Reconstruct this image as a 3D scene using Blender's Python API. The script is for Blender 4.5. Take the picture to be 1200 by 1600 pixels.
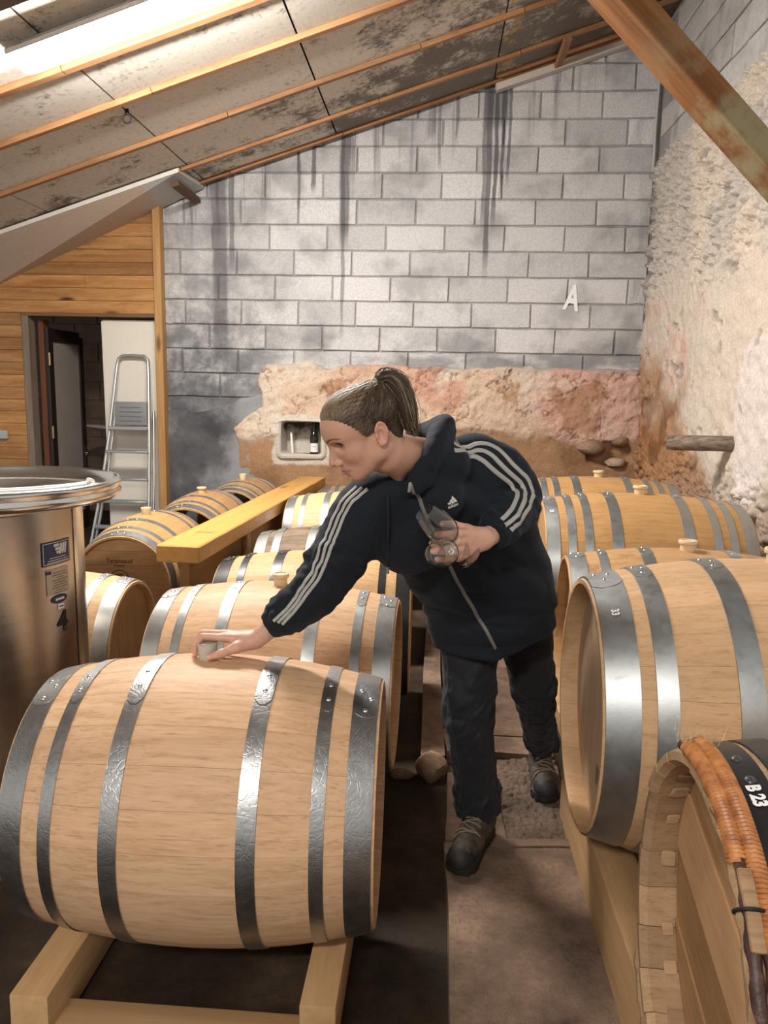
import bpy, bmesh, math, random
import numpy as np
from math import pi, sin, cos, radians, sqrt, atan2, degrees
from mathutils import Vector, Matrix, Euler

for _o in list(bpy.data.objects): bpy.data.objects.remove(_o)
scene = bpy.context.scene
COL = scene.collection
random.seed(7)

# ------------------------------------------------------------------ camera
cam_data = bpy.data.cameras.new('camera')
cam = bpy.data.objects.new('camera', cam_data); COL.objects.link(cam)
cam_data.sensor_fit = 'VERTICAL'; cam_data.sensor_height = 36.0
cam_data.lens = 36.0 * 1200.0 / 1600.0
cam_data.clip_start = 0.05; cam_data.clip_end = 100
_cr = Matrix.Rotation(radians(3.8), 4, 'Z') @ Matrix.Rotation(pi / 2 - radians(9.2), 4, 'X') @ Matrix.Rotation(radians(1.1), 4, 'Z')
cam.matrix_world = Matrix.Translation((0, 0, 1.5)) @ _cr
scene.camera = cam

# ------------------------------------------------------------------ world, exposure, light
world = bpy.data.worlds.new('world'); scene.world = world; world.use_nodes = True
world.node_tree.nodes['Background'].inputs[0].default_value = (1.0, 0.955, 0.90, 1)
world.node_tree.nodes['Background'].inputs[1].default_value = 0.66
scene.view_settings.view_transform = 'Standard'
scene.view_settings.look = 'None'
scene.view_settings.gamma = 1.0
scene.view_settings.use_curve_mapping = False
scene.view_settings.exposure = 0.0
LAMP_FRONT = 250.0      # emission of the tube fixture in view
LAMP_REAR = 195.0       # the same fixture further back along the shed roof, behind the viewer

def ceil_z(x): return 3.273 + 0.3193 * (x + 2.219)
ROOF = math.atan(0.3193)

# ------------------------------------------------------------------ object helpers
def link(o, parent=None):
    COL.objects.link(o)
    if parent is not None: o.parent = parent
    return o
def tag(o, label=None, cat=None, group=None, kind=None):
    if label: o['label'] = label
    if cat: o['category'] = cat
    if group: o['group'] = group
    if kind: o['kind'] = kind
    return o
def empty(name, loc=(0, 0, 0), rz=0.0, parent=None):
    o = bpy.data.objects.new(name, None); o.empty_display_size = 0.1
    link(o, parent); o.location = loc; o.rotation_euler = (0, 0, rz); return o
def obj(name, me, mat=None, parent=None, loc=None, rot=None):
    o = bpy.data.objects.new(name, me); link(o, parent)
    if mat is not None and len(me.materials) == 0:
        for m in (mat if isinstance(mat, (list, tuple)) else [mat]): me.materials.append(m)
    if loc is not None: o.location = loc
    if rot is not None: o.rotation_euler = rot
    return o
def pymesh(name, v, f, smooth=False):
    me = bpy.data.meshes.new(name)
    v = np.asarray(v, dtype=np.float32)
    me.from_pydata([tuple(p) for p in v.tolist()], [], f if isinstance(f, list) else f.tolist())
    if smooth:
        me.polygons.foreach_set('use_smooth', [True] * len(me.polygons))
    me.update(); return me
def bm_mesh(name, bm, smooth=False):
    me = bpy.data.meshes.new(name); bm.normal_update(); bm.to_mesh(me); bm.free()
    if smooth: me.polygons.foreach_set('use_smooth', [True] * len(me.polygons))
    return me
def sharp(me, ang=35):
    me.polygons.foreach_set('use_smooth', [True] * len(me.polygons))
    try: me.set_sharp_from_angle(angle=radians(ang))
    except Exception: pass
    return me
def add_box(bm, lo, hi, M=None):
    vs = [bm.verts.new((x, y, z)) for x in (lo[0], hi[0]) for y in (lo[1], hi[1]) for z in (lo[2], hi[2])]
    for q in ((0, 1, 3, 2), (4, 6, 7, 5), (0, 4, 5, 1), (2, 3, 7, 6), (0, 2, 6, 4), (1, 5, 7, 3)):
        bm.faces.new([vs[i] for i in q])
    if M is not None:
        for v in vs: v.co = M @ v.co
    return vs
def box_mesh(name, lo, hi, bev=0.0, seg=1, jit=0.0, M=None):
    bm = bmesh.new(); add_box(bm, lo, hi)
    if bev > 0: bmesh.ops.bevel(bm, geom=bm.edges[:], offset=bev, segments=seg, profile=0.5, affect='EDGES')
    if jit > 0:
        for v in bm.verts: v.co += Vector((random.uniform(-jit, jit), random.uniform(-jit, jit), random.uniform(-jit, jit)))
    if M is not None: bm.transform(M)
    return bm_mesh(name, bm)
def box(name, lo, hi, mat, parent=None, bev=0.0, seg=1, loc=None, rot=None, jit=0.0):
    return obj(name, box_mesh(name, lo, hi, bev, seg, jit), mat, parent, loc, rot)
def lathe_mesh(name, prof, n=48, axis='Z', closed=False, a0=0.0, a1=2 * pi, smooth=True, ang=35):
    """prof: list of (radius, height)."""
    full = abs(a1 - a0) > 2 * pi - 1e-6
    na = n if full else n + 1
    v = []; f = []
    for i in range(na):
        a = a0 + (a1 - a0) * i / n
        for r, h in prof:
            p = (r * cos(a), r * sin(a), h)
            if axis == 'X': p = (h, r * cos(a), r * sin(a))
            if axis == 'Y': p = (r * sin(a), h, r * cos(a))
            v.append(p)
    m = len(prof)
    for i in range(n):
        j = (i + 1) % na
        for k in range(m if closed else m - 1):
            l = (k + 1) % m
            f.append((i * m + k, j * m + k, j * m + l, i * m + l))
    me = pymesh(name, v, f, False)
    bm = bmesh.new(); bm.from_mesh(me); bmesh.ops.remove_doubles(bm, verts=bm.verts[:], dist=1e-6)
    bmesh.ops.recalc_face_normals(bm, faces=bm.faces[:]); bm.to_mesh(me); bm.free()
    return sharp(me, ang) if smooth else me
def tube_mesh(name, pts, rad, n=8, closed=False, cap=True, smooth=True):
    pts = [Vector(p) for p in pts]; m = len(pts)
    rads = rad if isinstance(rad, (list, tuple)) else [rad] * m
    v = []; f = []
    up = None
    for i, p in enumerate(pts):
        a = pts[(i - 1) % m] if (closed or i > 0) else p
        b = pts[(i + 1) % m] if (closed or i < m - 1) else p
        t = (b - a).normalized()
        if up is None:
            up = t.orthogonal().normalized()
        up = (up - t * up.dot(t)).normalized()
        s = t.cross(up)
        for k in range(n):
            c = 2 * pi * k / n
            v.append(p + (up * cos(c) + s * sin(c)) * rads[i])
    for i in range(m if closed else m - 1):
        j = (i + 1) % m
        for k in range(n):
            l = (k + 1) % n
            f.append((i * n + k, i * n + l, j * n + l, j * n + k))
    if cap and not closed:
        f.append(tuple(range(n - 1, -1, -1))); f.append(tuple((m - 1) * n + k for k in range(n)))
    me = pymesh(name, [tuple(p) for p in v], f)
    return sharp(me, 50) if smooth else me
def copy_tree(o, parent=None):
    c = o.copy(); COL.objects.link(c); c.parent = parent
    for ch in list(o.children): copy_tree(ch, c)
    return c
def text_mesh(name, body, size, mat_w=0.0, align='CENTER', extrude=0.0, bold=0.0):
    cu = bpy.data.curves.new(name, 'FONT'); cu.body = body; cu.size = size
    cu.align_x = align; cu.align_y = 'CENTER'; cu.extrude = extrude; cu.offset = bold; cu.resolution_u = 3
    o = bpy.data.objects.new(name, cu); COL.objects.link(o)
    dg = bpy.context.evaluated_depsgraph_get()
    me = bpy.data.meshes.new_from_object(o.evaluated_get(dg)); me.name = name
    bpy.data.objects.remove(o); bpy.data.curves.remove(cu)
    me.materials.clear()
    return me

# ------------------------------------------------------------------ numpy noise, signed-distance meshing
def _hash(ix, iy, iz, seed):
    h = (ix.astype(np.int64) * 374761393 + iy.astype(np.int64) * 668265263 + iz.astype(np.int64) * 2147483647 + seed * 974634777) & 0x7fffffff
    h = ((h ^ (h >> 13)) * 1274126177) & 0x7fffffff
    h = (h ^ (h >> 16)) & 0xffff
    return h.astype(np.float32) / 65535.0
def vnoise(p, seed=0):
    """value noise in -1..1, p is (N,3)"""
    p = np.asarray(p, np.float32); i = np.floor(p); f = p - i; f = f * f * (3 - 2 * f)
    ix, iy, iz = (i[:, k].astype(np.int64) for k in range(3)); r = 0
    for dx in (0, 1):
        wx = f[:, 0] if dx else 1 - f[:, 0]
        for dy in (0, 1):
            wy = f[:, 1] if dy else 1 - f[:, 1]
            for dz in (0, 1):
                wz = f[:, 2] if dz else 1 - f[:, 2]
                r = r + wx * wy * wz * _hash(ix + dx, iy + dy, iz + dz, seed)
    return r * 2 - 1
def fbm(p, oct=4, seed=0, gain=0.5):
    p = np.asarray(p, np.float32); a = 1.0; r = 0; s = 0
    for k in range(oct):
        r = r + a * vnoise(p * (2.03 ** k) + 17.3 * k, seed + k); s += a; a *= gain
    return r / s
def worley(p, seed=0):
    """p (N,2) -> distance to nearest, second nearest, id of nearest"""
    p = np.asarray(p, np.float32); i = np.floor(p).astype(np.int64)
    d1 = np.full(len(p), 9.0, np.float32); d2 = d1.copy(); idn = np.zeros(len(p), np.float32)
    z = np.zeros(len(p), np.int64)
    for dx in (-1, 0, 1):
        for dy in (-1, 0, 1):
            cx, cy = i[:, 0] + dx, i[:, 1] + dy
            hx = _hash(cx, cy, z, seed); hy = _hash(cx, cy, z + 1, seed + 5)
            d = np.hypot(cx + hx - p[:, 0], cy + hy - p[:, 1])
            n = d < d1
            d2 = np.where(n, d1, np.minimum(d2, d)); idn = np.where(n, _hash(cx, cy, z + 2, seed + 9), idn); d1 = np.where(n, d, d1)
    return d1, d2, idn
def surface_nets(fn, lo, hi, h):
    """mesh of fn < 0; fn takes (N,3) float32"""
    lo = np.asarray(lo, np.float32); hi = np.asarray(hi, np.float32)
    n = np.ceil((hi - lo) / h).astype(int) + 1
    xs = [lo[k] + h * np.arange(n[k], dtype=np.float32) for k in range(3)]
    K = 4; nc = (n + K - 1) // K + 1                       # coarse pass finds the cells near the surface
    cx = [lo[k] + h * K * np.arange(nc[k], dtype=np.float32) for k in range(3)]
    G = np.stack(np.meshgrid(*cx, indexing='ij'), -1).reshape(-1, 3)
    C = np.concatenate([fn(G[i:i + 400000]) for i in range(0, len(G), 400000)]).reshape(tuple(nc))
    near = None
    for dx in (0, 1):
        for dy in (0, 1):
            for dz in (0, 1):
                q = np.abs(C[dx:nc[0] - 1 + dx, dy:nc[1] - 1 + dy, dz:nc[2] - 1 + dz]); near = q if near is None else np.minimum(near, q)
    act = near < h * K * 1.9
    big = lambda A: A.repeat(K, 0).repeat(K, 1).repeat(K, 2)[:n[0], :n[1], :n[2]]
    D = big(C[:-1, :-1, :-1]).astype(np.float32); M = big(act); idx3 = np.argwhere(M)
    vals = np.empty(len(idx3), np.float32)
    for i in range(0, len(idx3), 400000):
        vals[i:i + 400000] = fn((lo + h * idx3[i:i + 400000]).astype(np.float32))
    D[M] = vals
    ins = D < 0
    c = np.zeros(tuple(n - 1), np.int8)
    for dx in (0, 1):
        for dy in (0, 1):
            for dz in (0, 1):
                c += ins[dx:n[0] - 1 + dx, dy:n[1] - 1 + dy, dz:n[2] - 1 + dz]
    act = (c > 0) & (c < 8)
    I = np.argwhere(act); idx = np.full(act.shape, -1, np.int64); idx[act] = np.arange(len(I))
    cs = [(dx, dy, dz) for dx in (0, 1) for dy in (0, 1) for dz in (0, 1)]
    acc = np.zeros((len(I), 3), np.float32); cnt = np.zeros(len(I), np.float32)
    val = {q: D[I[:, 0] + q[0], I[:, 1] + q[1], I[:, 2] + q[2]] for q in cs}
    for p in cs:
        for ax in range(3):
            if p[ax] == 0:
                q = list(p); q[ax] = 1; q = tuple(q)
                va, vb = val[p], val[q]; m = (va < 0) != (vb < 0)
                t = np.where(m, va / np.where(m, va - vb, 1), 0)
                pt = np.tile(np.array(p, np.float32), (len(I), 1)); pt[:, ax] = t
                acc[m] += pt[m]; cnt[m] += 1
    V = lo + h * (I + acc / cnt[:, None])
    F = []
    for ax in range(3):
        u, w = [(1, 2), (2, 0), (0, 1)][ax]
        sl0 = [slice(None)] * 3; sl1 = [slice(None)] * 3
        sl0[ax] = slice(0, n[ax] - 1); sl1[ax] = slice(1, n[ax])
        e = ins[tuple(sl0)] != ins[tuple(sl1)]
        E = np.argwhere(e); ok = (E[:, u] > 0) & (E[:, w] > 0) & (E[:, u] < n[u] - 1) & (E[:, w] < n[w] - 1); E = E[ok]
        flip = ins[tuple(E.T)]
        def cell(du, dw):
            q = E.copy(); q[:, u] += du; q[:, w] += dw; return idx[tuple(q.T)]
        a, b, c_, d = cell(-1, -1), cell(0, -1), cell(0, 0), cell(-1, 0)
        F.append(np.where(flip[:, None], np.stack([a, b, c_, d], 1), np.stack([d, c_, b, a], 1)))
    return V.astype(np.float32), np.concatenate(F)
def np_mesh(name, V, F, smooth=True):
    me = bpy.data.meshes.new(name); V = np.asarray(V, np.float32); F = np.asarray(F)
    k = F.shape[1]
    me.vertices.add(len(V)); me.vertices.foreach_set('co', V.ravel())
    me.loops.add(F.size); me.loops.foreach_set('vertex_index', F.ravel().astype(np.int32))
    me.polygons.add(len(F)); me.polygons.foreach_set('loop_start', (np.arange(len(F)) * k).astype(np.int32))
    try: me.polygons.foreach_set('loop_total', np.full(len(F), k, np.int32))
    except Exception: pass
    me.polygons.foreach_set('use_smooth', np.full(len(F), smooth))
    me.update(); me.validate(); return me
def vcol(me, name, rgb):
    a = me.color_attributes.new(name, 'FLOAT_COLOR', 'POINT')
    c = np.ones((len(rgb), 4), np.float32); c[:, :3] = rgb; a.data.foreach_set('color', c.ravel())
def grid_mesh(name, P, smooth=True):
    """P (nu,nv,3)"""
    nu, nv = P.shape[:2]; i = np.arange(nu * nv).reshape(nu, nv)
    F = np.stack([i[:-1, :-1], i[1:, :-1], i[1:, 1:], i[:-1, 1:]], -1).reshape(-1, 4)
    return np_mesh(name, P.reshape(-1, 3), F, smooth)

# ------------------------------------------------------------------ material helpers
class NT:
    def __init__(s, name):
        s.m = bpy.data.materials.new(name); s.m.use_nodes = True
        s.t = s.m.node_tree; s.b = s.t.nodes['Principled BSDF']
    def nd(s, typ, **kw):
        n = s.t.nodes.new(typ)
        for k, v in kw.items(): setattr(n, k, v)
        return n
    def put(s, sock, v):
        if hasattr(v, 'is_output') or isinstance(v, bpy.types.NodeSocket): s.t.links.new(v, sock)
        elif isinstance(v, (tuple, list)) and len(v) == 3 and sock.type == 'RGBA': sock.default_value = (*v, 1)
        else: sock.default_value = v
    def set(s, **kw):
        for k, v in kw.items(): s.put(s.b.inputs[k.replace('_', ' ')], v)
        return s
    def math(s, op, a, b=0.0, c=None, clamp=False):
        n = s.nd('ShaderNodeMath', operation=op); n.use_clamp = clamp
        s.put(n.inputs[0], a); s.put(n.inputs[1], b)
        if c is not None: s.put(n.inputs[2], c)
        return n.outputs[0]
    def pos(s): return s.nd('ShaderNodeNewGeometry').outputs['Position']
    def oco(s): return s.nd('ShaderNodeTexCoord').outputs['Object']
    def rnd(s): return s.nd('ShaderNodeObjectInfo').outputs['Random']
    def sep(s, v):
        n = s.nd('ShaderNodeSeparateXYZ'); s.put(n.inputs[0], v); return n.outputs
    def comb(s, x, y, z):
        n = s.nd('ShaderNodeCombineXYZ')
        for i, q in enumerate((x, y, z)): s.put(n.inputs[i], q)
        return n.outputs[0]
    def vmul(s, v, sc):
        n = s.nd('ShaderNodeVectorMath', operation='MULTIPLY'); s.put(n.inputs[0], v); s.put(n.inputs[1], sc); return n.outputs[0]
    def vadd(s, v, w):
        n = s.nd('ShaderNodeVectorMath', operation='ADD'); s.put(n.inputs[0], v); s.put(n.inputs[1], w); return n.outputs[0]
    def noise(s, v, scale, detail=4, rough=0.55, dist=0.0, color=False):
        n = s.nd('ShaderNodeTexNoise'); s.put(n.inputs['Vector'], v); s.put(n.inputs['Scale'], scale)
        s.put(n.inputs['Detail'], detail); s.put(n.inputs['Roughness'], rough); s.put(n.inputs['Distortion'], dist)
        return n.outputs['Color' if color else 'Fac']
    def voro(s, v, scale, feature='F1', out='Distance', rand=1.0):
        n = s.nd('ShaderNodeTexVoronoi', feature=feature); s.put(n.inputs['Vector'], v); s.put(n.inputs['Scale'], scale)
        s.put(n.inputs['Randomness'], rand); return n.outputs[out]
    def ramp(s, f, stops, interp='LINEAR'):
        n = s.nd('ShaderNodeValToRGB'); n.color_ramp.interpolation = interp; e = n.color_ramp.elements
        while len(e) < len(stops): e.new(0.5)
        for el, (p, c) in zip(e, stops):
            el.position = p; el.color = (*c, 1) if isinstance(c, (tuple, list)) else (c, c, c, 1)
        s.put(n.inputs[0], f); return n.outputs[0]
    def mix(s, f, a, b, mode='MIX'):
        n = s.nd('ShaderNodeMix', data_type='RGBA', blend_type=mode)
        s.put(n.inputs[0], f); s.put(n.inputs[6], a); s.put(n.inputs[7], b); return n.outputs[2]
    def smooth(s, x, lo, hi):
        n = s.nd('ShaderNodeMapRange', interpolation_type='SMOOTHSTEP'); s.put(n.inputs[0], x)
        s.put(n.inputs[1], lo); s.put(n.inputs[2], hi); s.put(n.inputs[3], 0.0); s.put(n.inputs[4], 1.0); return n.outputs[0]
    def bump(s, h, strength=0.3, dist=0.01):
        n = s.nd('ShaderNodeBump'); s.put(n.inputs['Strength'], strength); s.put(n.inputs['Distance'], dist)
        s.put(n.inputs['Height'], h); s.put(s.b.inputs['Normal'], n.outputs[0]); return s
    def attr(s, name): return s.nd('ShaderNodeAttribute', attribute_name=name).outputs['Color']

def plain(name, col, rough=0.6, metal=0.0, var=0.12, scale=30, bump=0.0, spec=0.5):
    n = NT(name); f = n.noise(n.oco(), scale, 4)
    n.set(Base_Color=n.mix(f, tuple(c * (1 - var) for c in col), tuple(min(1, c * (1 + var)) for c in col)),
          Roughness=rough, Metallic=metal, Specular_IOR_Level=spec)
    if bump: n.bump(f, bump, 0.003)
    return n.m
def wood(name, light, dark, axis='X', scale=1.0, rough=0.6, knots=0.0, contrast=1.0, rv=0.25, bump=0.12, fleck=0.0):
    """long-grained wood along a local axis, every piece a little different"""
    n = NT(name); r = n.rnd(); co = n.oco()
    off = n.comb(n.math('MULTIPLY', r, 37.0), n.math('MULTIPLY', r, 91.0), n.math('MULTIPLY', r, 53.0))
    st = {'X': (1.2, 18, 18), 'Y': (18, 1.2, 18), 'Z': (18, 18, 1.2)}[axis]
    v = n.vadd(n.vmul(co, tuple(q * scale for q in st)), off)
    warp = n.noise(n.vadd(n.vmul(co, (3, 3, 3)), off), 1.5, 2, color=True)
    v2 = n.vadd(v, n.vmul(warp, (0.8, 0.8, 0.8)))
    g = n.noise(v2, 1.0, 5, 0.6); fine = n.noise(n.vmul(v2, (2.2, 5, 5) if axis == 'X' else ((5, 2.2, 5) if axis == 'Y' else (5, 5, 2.2))), 1.0, 3, 0.7)
    f = n.math('ADD', n.math('MULTIPLY', g, 0.7), n.math('MULTIPLY', fine, 0.3))
    lo, hi = 0.5 - 0.18 / contrast, 0.5 + 0.18 / contrast
    c = n.ramp(f, [(lo, dark), (0.5, tuple((a + b) / 2 for a, b in zip(light, dark))), (hi, light)])
    if fleck > 0:
        fl = n.noise(n.vmul(v2, (2.0, 3.0, 3.0)), 2.2, 2, 0.5)
        c = n.mix(n.math('MULTIPLY', n.smooth(fl, 0.60, 0.72), fleck), c, tuple(q * 0.55 for q in dark))
    c = n.mix(1.0, c, n.ramp(r, [(0.0, 1 - rv), (1.0, 1.0 + rv * 0.2)]), 'MULTIPLY')
    if knots > 0:
        kv = n.vmul(co, {'X': (2.2, 8, 8), 'Y': (8, 2.2, 8), 'Z': (8, 8, 2.2)}[axis])
        k = n.voro(n.vadd(kv, off), 0.55, 'F1')
        c = n.mix(n.math('MULTIPLY', n.smooth(k, 0.15, 0.06), knots), c, (0.05, 0.018, 0.006))
    n.set(Base_Color=c, Roughness=rough, Specular_IOR_Level=0.35)
    n.bump(f, bump, 0.004)
    return n.m
# ================================================================== the room
YB = 7.2; XR = 1.83
# ---- materials of the shell
def mat_block(name, base, dirt, streaks, warm=(0.5, 0.5, 0.5)):
    n = NT(name); p = n.pos(); X, Y, Z = n.sep(p)[0:3]
    r = n.rnd()
    gr = n.noise(p, 55, 5, 0.7); blo = n.noise(p, 2.2, 5, 0.62); sp = n.noise(p, 160, 2, 0.8)
    c = n.mix(n.smooth(gr, 0.34, 0.66), tuple(q * 0.80 for q in base), base)
    c = n.mix(n.smooth(blo, 0.47, 0.68), c, tuple(q * 0.60 for q in base))
    c = n.mix(n.math('MULTIPLY', n.smooth(sp, 0.66, 0.74), 0.7), c, tuple(q * 0.45 for q in base))
    c = n.mix(1.0, c, n.ramp(r, [(0, 0.82), (1, 1.05)]), 'MULTIPLY')
    if dirt:
        # grime and damp with a shape of its own: a dark zone down the wall beside the boarding, drips from the roof edge
        wob = n.math('MULTIPLY', n.math('SUBTRACT', n.noise(p, 3.2, 4, 0.6), 0.5), 1.1)
        left = n.smooth(n.math('ADD', X, wob), -0.75, -2.35)
        low = n.smooth(n.math('ADD', Z, n.math('MULTIPLY', wob, 0.7)), 2.75, 1.25)
        damp = n.math('MULTIPLY', left, n.math('ADD', n.math('MULTIPLY', low, 0.65), 0.34))
        c = n.mix(n.math('MULTIPLY', damp, n.smooth(n.noise(p, 7, 5, 0.65), 0.25, 0.62)), c, (0.085, 0.088, 0.098))
        lowall = n.math('MULTIPLY', n.smooth(n.math('ADD', Z, n.math('MULTIPLY', wob, 0.5)), 2.15, 1.75), 0.6)
        c = n.mix(n.math('MULTIPLY', lowall, n.smooth(n.noise(n.vmul(p, (1, 1, 2.2)), 1.7, 4, 0.6), 0.42, 0.6)), c, (0.13, 0.135, 0.145))
        roofd = n.math('SUBTRACT', n.math('ADD', 3.981, n.math('MULTIPLY', X, 0.3193)), Z)
        st = n.noise(n.comb(n.math('MULTIPLY', X, 9.0), 0.0, n.math('MULTIPLY', Z, 0.35)), 1.0, 4, 0.7)
        c = n.mix(n.math('MULTIPLY', n.math('MULTIPLY', n.smooth(st, 0.52, 0.66), n.smooth(roofd, 0.75, 0.0)), 0.75), c, (0.11, 0.10, 0.105))
        rag = n.math('MULTIPLY', n.math('SUBTRACT', n.noise(n.vmul(p, (14, 1, 2.5)), 1.0, 3, 0.6), 0.5), 0.05)
        for (sx, sw, ln, s) in streaks:
            dx = n.math('ABSOLUTE', n.math('ADD', n.math('SUBTRACT', X, sx), rag))
            m = n.math('MULTIPLY', n.smooth(dx, sw, sw * 0.55), n.smooth(roofd, ln, ln * 0.72))
            c = n.mix(n.math('MULTIPLY', m, s), c, (0.085, 0.08, 0.085))
    n.set(Base_Color=c, Roughness=0.92, Specular_IOR_Level=0.2)
    n.bump(n.math('ADD', gr, n.math('MULTIPLY', sp, 0.5)), 0.45, 0.006)
    return n.m
STREAKS = [(-2.03, 0.085, 1.75, 0.62), (-1.92, 0.03, 0.9, 0.6), (-1.17, 0.025, 0.42, 0.75), (-1.30, 0.02, 0.55, 0.6), (-0.885, 0.055, 1.05, 0.72),
           (-0.90, 0.02, 1.9, 0.55), (0.385, 0.03, 1.75, 0.75), (0.345, 0.02, 1.3, 0.6), (0.445, 0.022, 1.3, 0.8), (0.50, 0.02, 1.05, 0.75),
           (0.555, 0.018, 0.95, 0.7), (-0.05, 0.02, 0.6, 0.5), (0.10, 0.015, 0.4, 0.6), (-0.12, 0.05, 0.3, 0.4), (0.44, 0.13, 0.42, 0.6)]
M_BLOCK = mat_block('painted_block', (0.67, 0.66, 0.665), True, STREAKS)
M_MORTAR = mat_block('mortar', (0.43, 0.415, 0.415), True, STREAKS)
M_BLOCK_WHITE = mat_block('whitewashed_block', (0.62, 0.60, 0.58), False, [])
M_MORTAR_WHITE = mat_block('whitewashed_mortar', (0.40, 0.38, 0.37), False, [])
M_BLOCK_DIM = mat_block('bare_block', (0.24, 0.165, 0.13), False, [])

def block_variants(w, h, d, k=4, jit=0.004):
    out = []
    for i in range(k):
        bm = bmesh.new(); add_box(bm, (-w / 2, 0, -h / 2), (w / 2, d, h / 2))
        bmesh.ops.subdivide_edges(bm, edges=[e for e in bm.edges if abs(e.verts[0].co.x - e.verts[1].co.x) > w * 0.5], cuts=3)
        for v in bm.verts:
            v.co.x += random.uniform(-jit, jit); v.co.z += random.uniform(-jit, jit); v.co.y += random.uniform(-jit, jit) * (v.co.y < 0.001)
        fe = [e for e in bm.edges if all(v.co.y < d * 0.5 for v in e.verts) and sum(abs(v.co.z) > h * 0.4 for v in e.verts) + sum(abs(v.co.x) > w * 0.46 for v in e.verts) >= 2 and len(e.link_faces) == 2 and e.calc_face_angle(0) > 0.8]
        bmesh.ops.bevel(bm, geom=fe, offset=0.006, segments=1, affect='EDGES')
        out.append(bm_mesh('block', bm))
    return out

# ---- floor
def mat_floor():
    n = NT('packed_earth_floor'); p = n.pos()
    a = n.noise(p, 3.0, 6, 0.65); b = n.noise(p, 45, 4, 0.7); s = n.noise(p, 120, 2, 0.8)
    c = n.ramp(a, [(0.3, (0.015, 0.010, 0.007)), (0.52, (0.040, 0.026, 0.017)), (0.72, (0.095, 0.063, 0.042))])
    c = n.mix(n.smooth(s, 0.68, 0.78), c, (0.10, 0.08, 0.065))
    n.set(Base_Color=c, Roughness=n.ramp(a, [(0.35, 0.62), (0.7, 0.9)]), Specular_IOR_Level=0.12)
    n.bump(n.math('ADD', a, n.math('MULTIPLY', b, 0.3)), 0.5, 0.02); return n.m
nu, nv = 120, 160
gx, gy = np.meshgrid(np.linspace(-6, 3.2, nu), np.linspace(-4, 9.4, nv), indexing='ij')
gp = np.stack([gx, gy, np.zeros_like(gx)], -1)
gp[..., 2] = -0.055 + 0.008 * fbm(np.stack([gx.ravel() * 2, gy.ravel() * 2, 0 * gx.ravel()], -1), 3, 3).reshape(gx.shape)
floor = obj('floor', grid_mesh('floor', gp), mat_floor()); tag(floor, kind='structure')

def mat_slab(name, light, dark, rubble=0.0):
    n = NT(name); p = n.pos()
    a = n.noise(p, 4.0, 6, 0.65); b = n.noise(p, 60, 5, 0.75); s = n.noise(p, 190, 2, 0.8)
    c = n.ramp(a, [(0.32, dark), (0.62, light)])
    c = n.mix(n.smooth(b, 0.45, 0.75), c, tuple(q * 0.5 for q in light))
    c = n.mix(n.smooth(s, 0.66, 0.76), c, tuple(min(1, q * 1.7) for q in light))
    n.set(Base_Color=c, Roughness=0.9, Specular_IOR_Level=0.25)
    n.bump(n.math('ADD', n.math('MULTIPLY', a, 0.6), b), 0.55, 0.012); return n.m
M_SLAB = mat_slab('worn_concrete', (0.25, 0.165, 0.115), (0.065, 0.042, 0.030))
M_RUBBLE = mat_slab('broken_concrete', (0.17, 0.115, 0.085), (0.045, 0.03, 0.022))
walk = empty('floor_walkway', (0.07, 2.4, 0)); tag(walk, kind='structure')
def slab(x0, x1, y0, y1, z=0.0, bev=0.008):
    n = 10
    bm = bmesh.new(); add_box(bm, (x0 - 0.07, y0 - 2.4, -0.10), (x1 - 0.07, y1 - 2.4, z))
    bmesh.ops.subdivide_edges(bm, edges=bm.edges[:], cuts=5, use_grid_fill=True)
    for v in bm.verts:
        q = np.array([[v.co.x * 5, v.co.y * 5, v.co.z * 5]])
        v.co += Vector((0.010 * vnoise(q, 1)[0], 0.010 * vnoise(q, 2)[0], 0.006 * vnoise(q, 3)[0] if v.co.z > -0.05 else 0))
    return obj('slab', sharp(bm_mesh('slab', bm), 40), M_SLAB, walk)
slab(0.07, 0.515, 0.35, 2.375); slab(0.075, 0.275, 2.39, 2.86); slab(0.075, 0.52, 3.03, 3.19, 0.004); slab(0.075, 0.53, 3.21, 4.4); slab(0.06, 0.54, 4.41, 6.95)
slab(-0.03, 0.065, 3.0, 5.0, -0.004); slab(0.27, 0.53, 2.385, 2.425, 0.002)
# the rough broken-out cell between the slabs
u, v = np.meshgrid(np.linspace(0.272, 0.53, 60), np.linspace(2.42, 3.03, 130), indexing='ij')
d1, d2, idn = worley(np.stack([u.ravel() * 38, v.ravel() * 38], -1), 4)
zz = -0.022 + 0.012 * idn + 0.010 * np.clip(d2 - d1, 0, 0.5) + 0.012 * fbm(np.stack([u.ravel() * 9, v.ravel() * 9, 0 * u.ravel()], -1), 3, 8)
cp = np.stack([u, v, zz.reshape(u.shape)], -1); cp[..., 0] -= 0.07; cp[..., 1] -= 2.4
cell = obj('rubble_bed', grid_mesh('rubble_bed', cp, True), M_RUBBLE, walk); tag(cell, kind='stuff')

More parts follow.
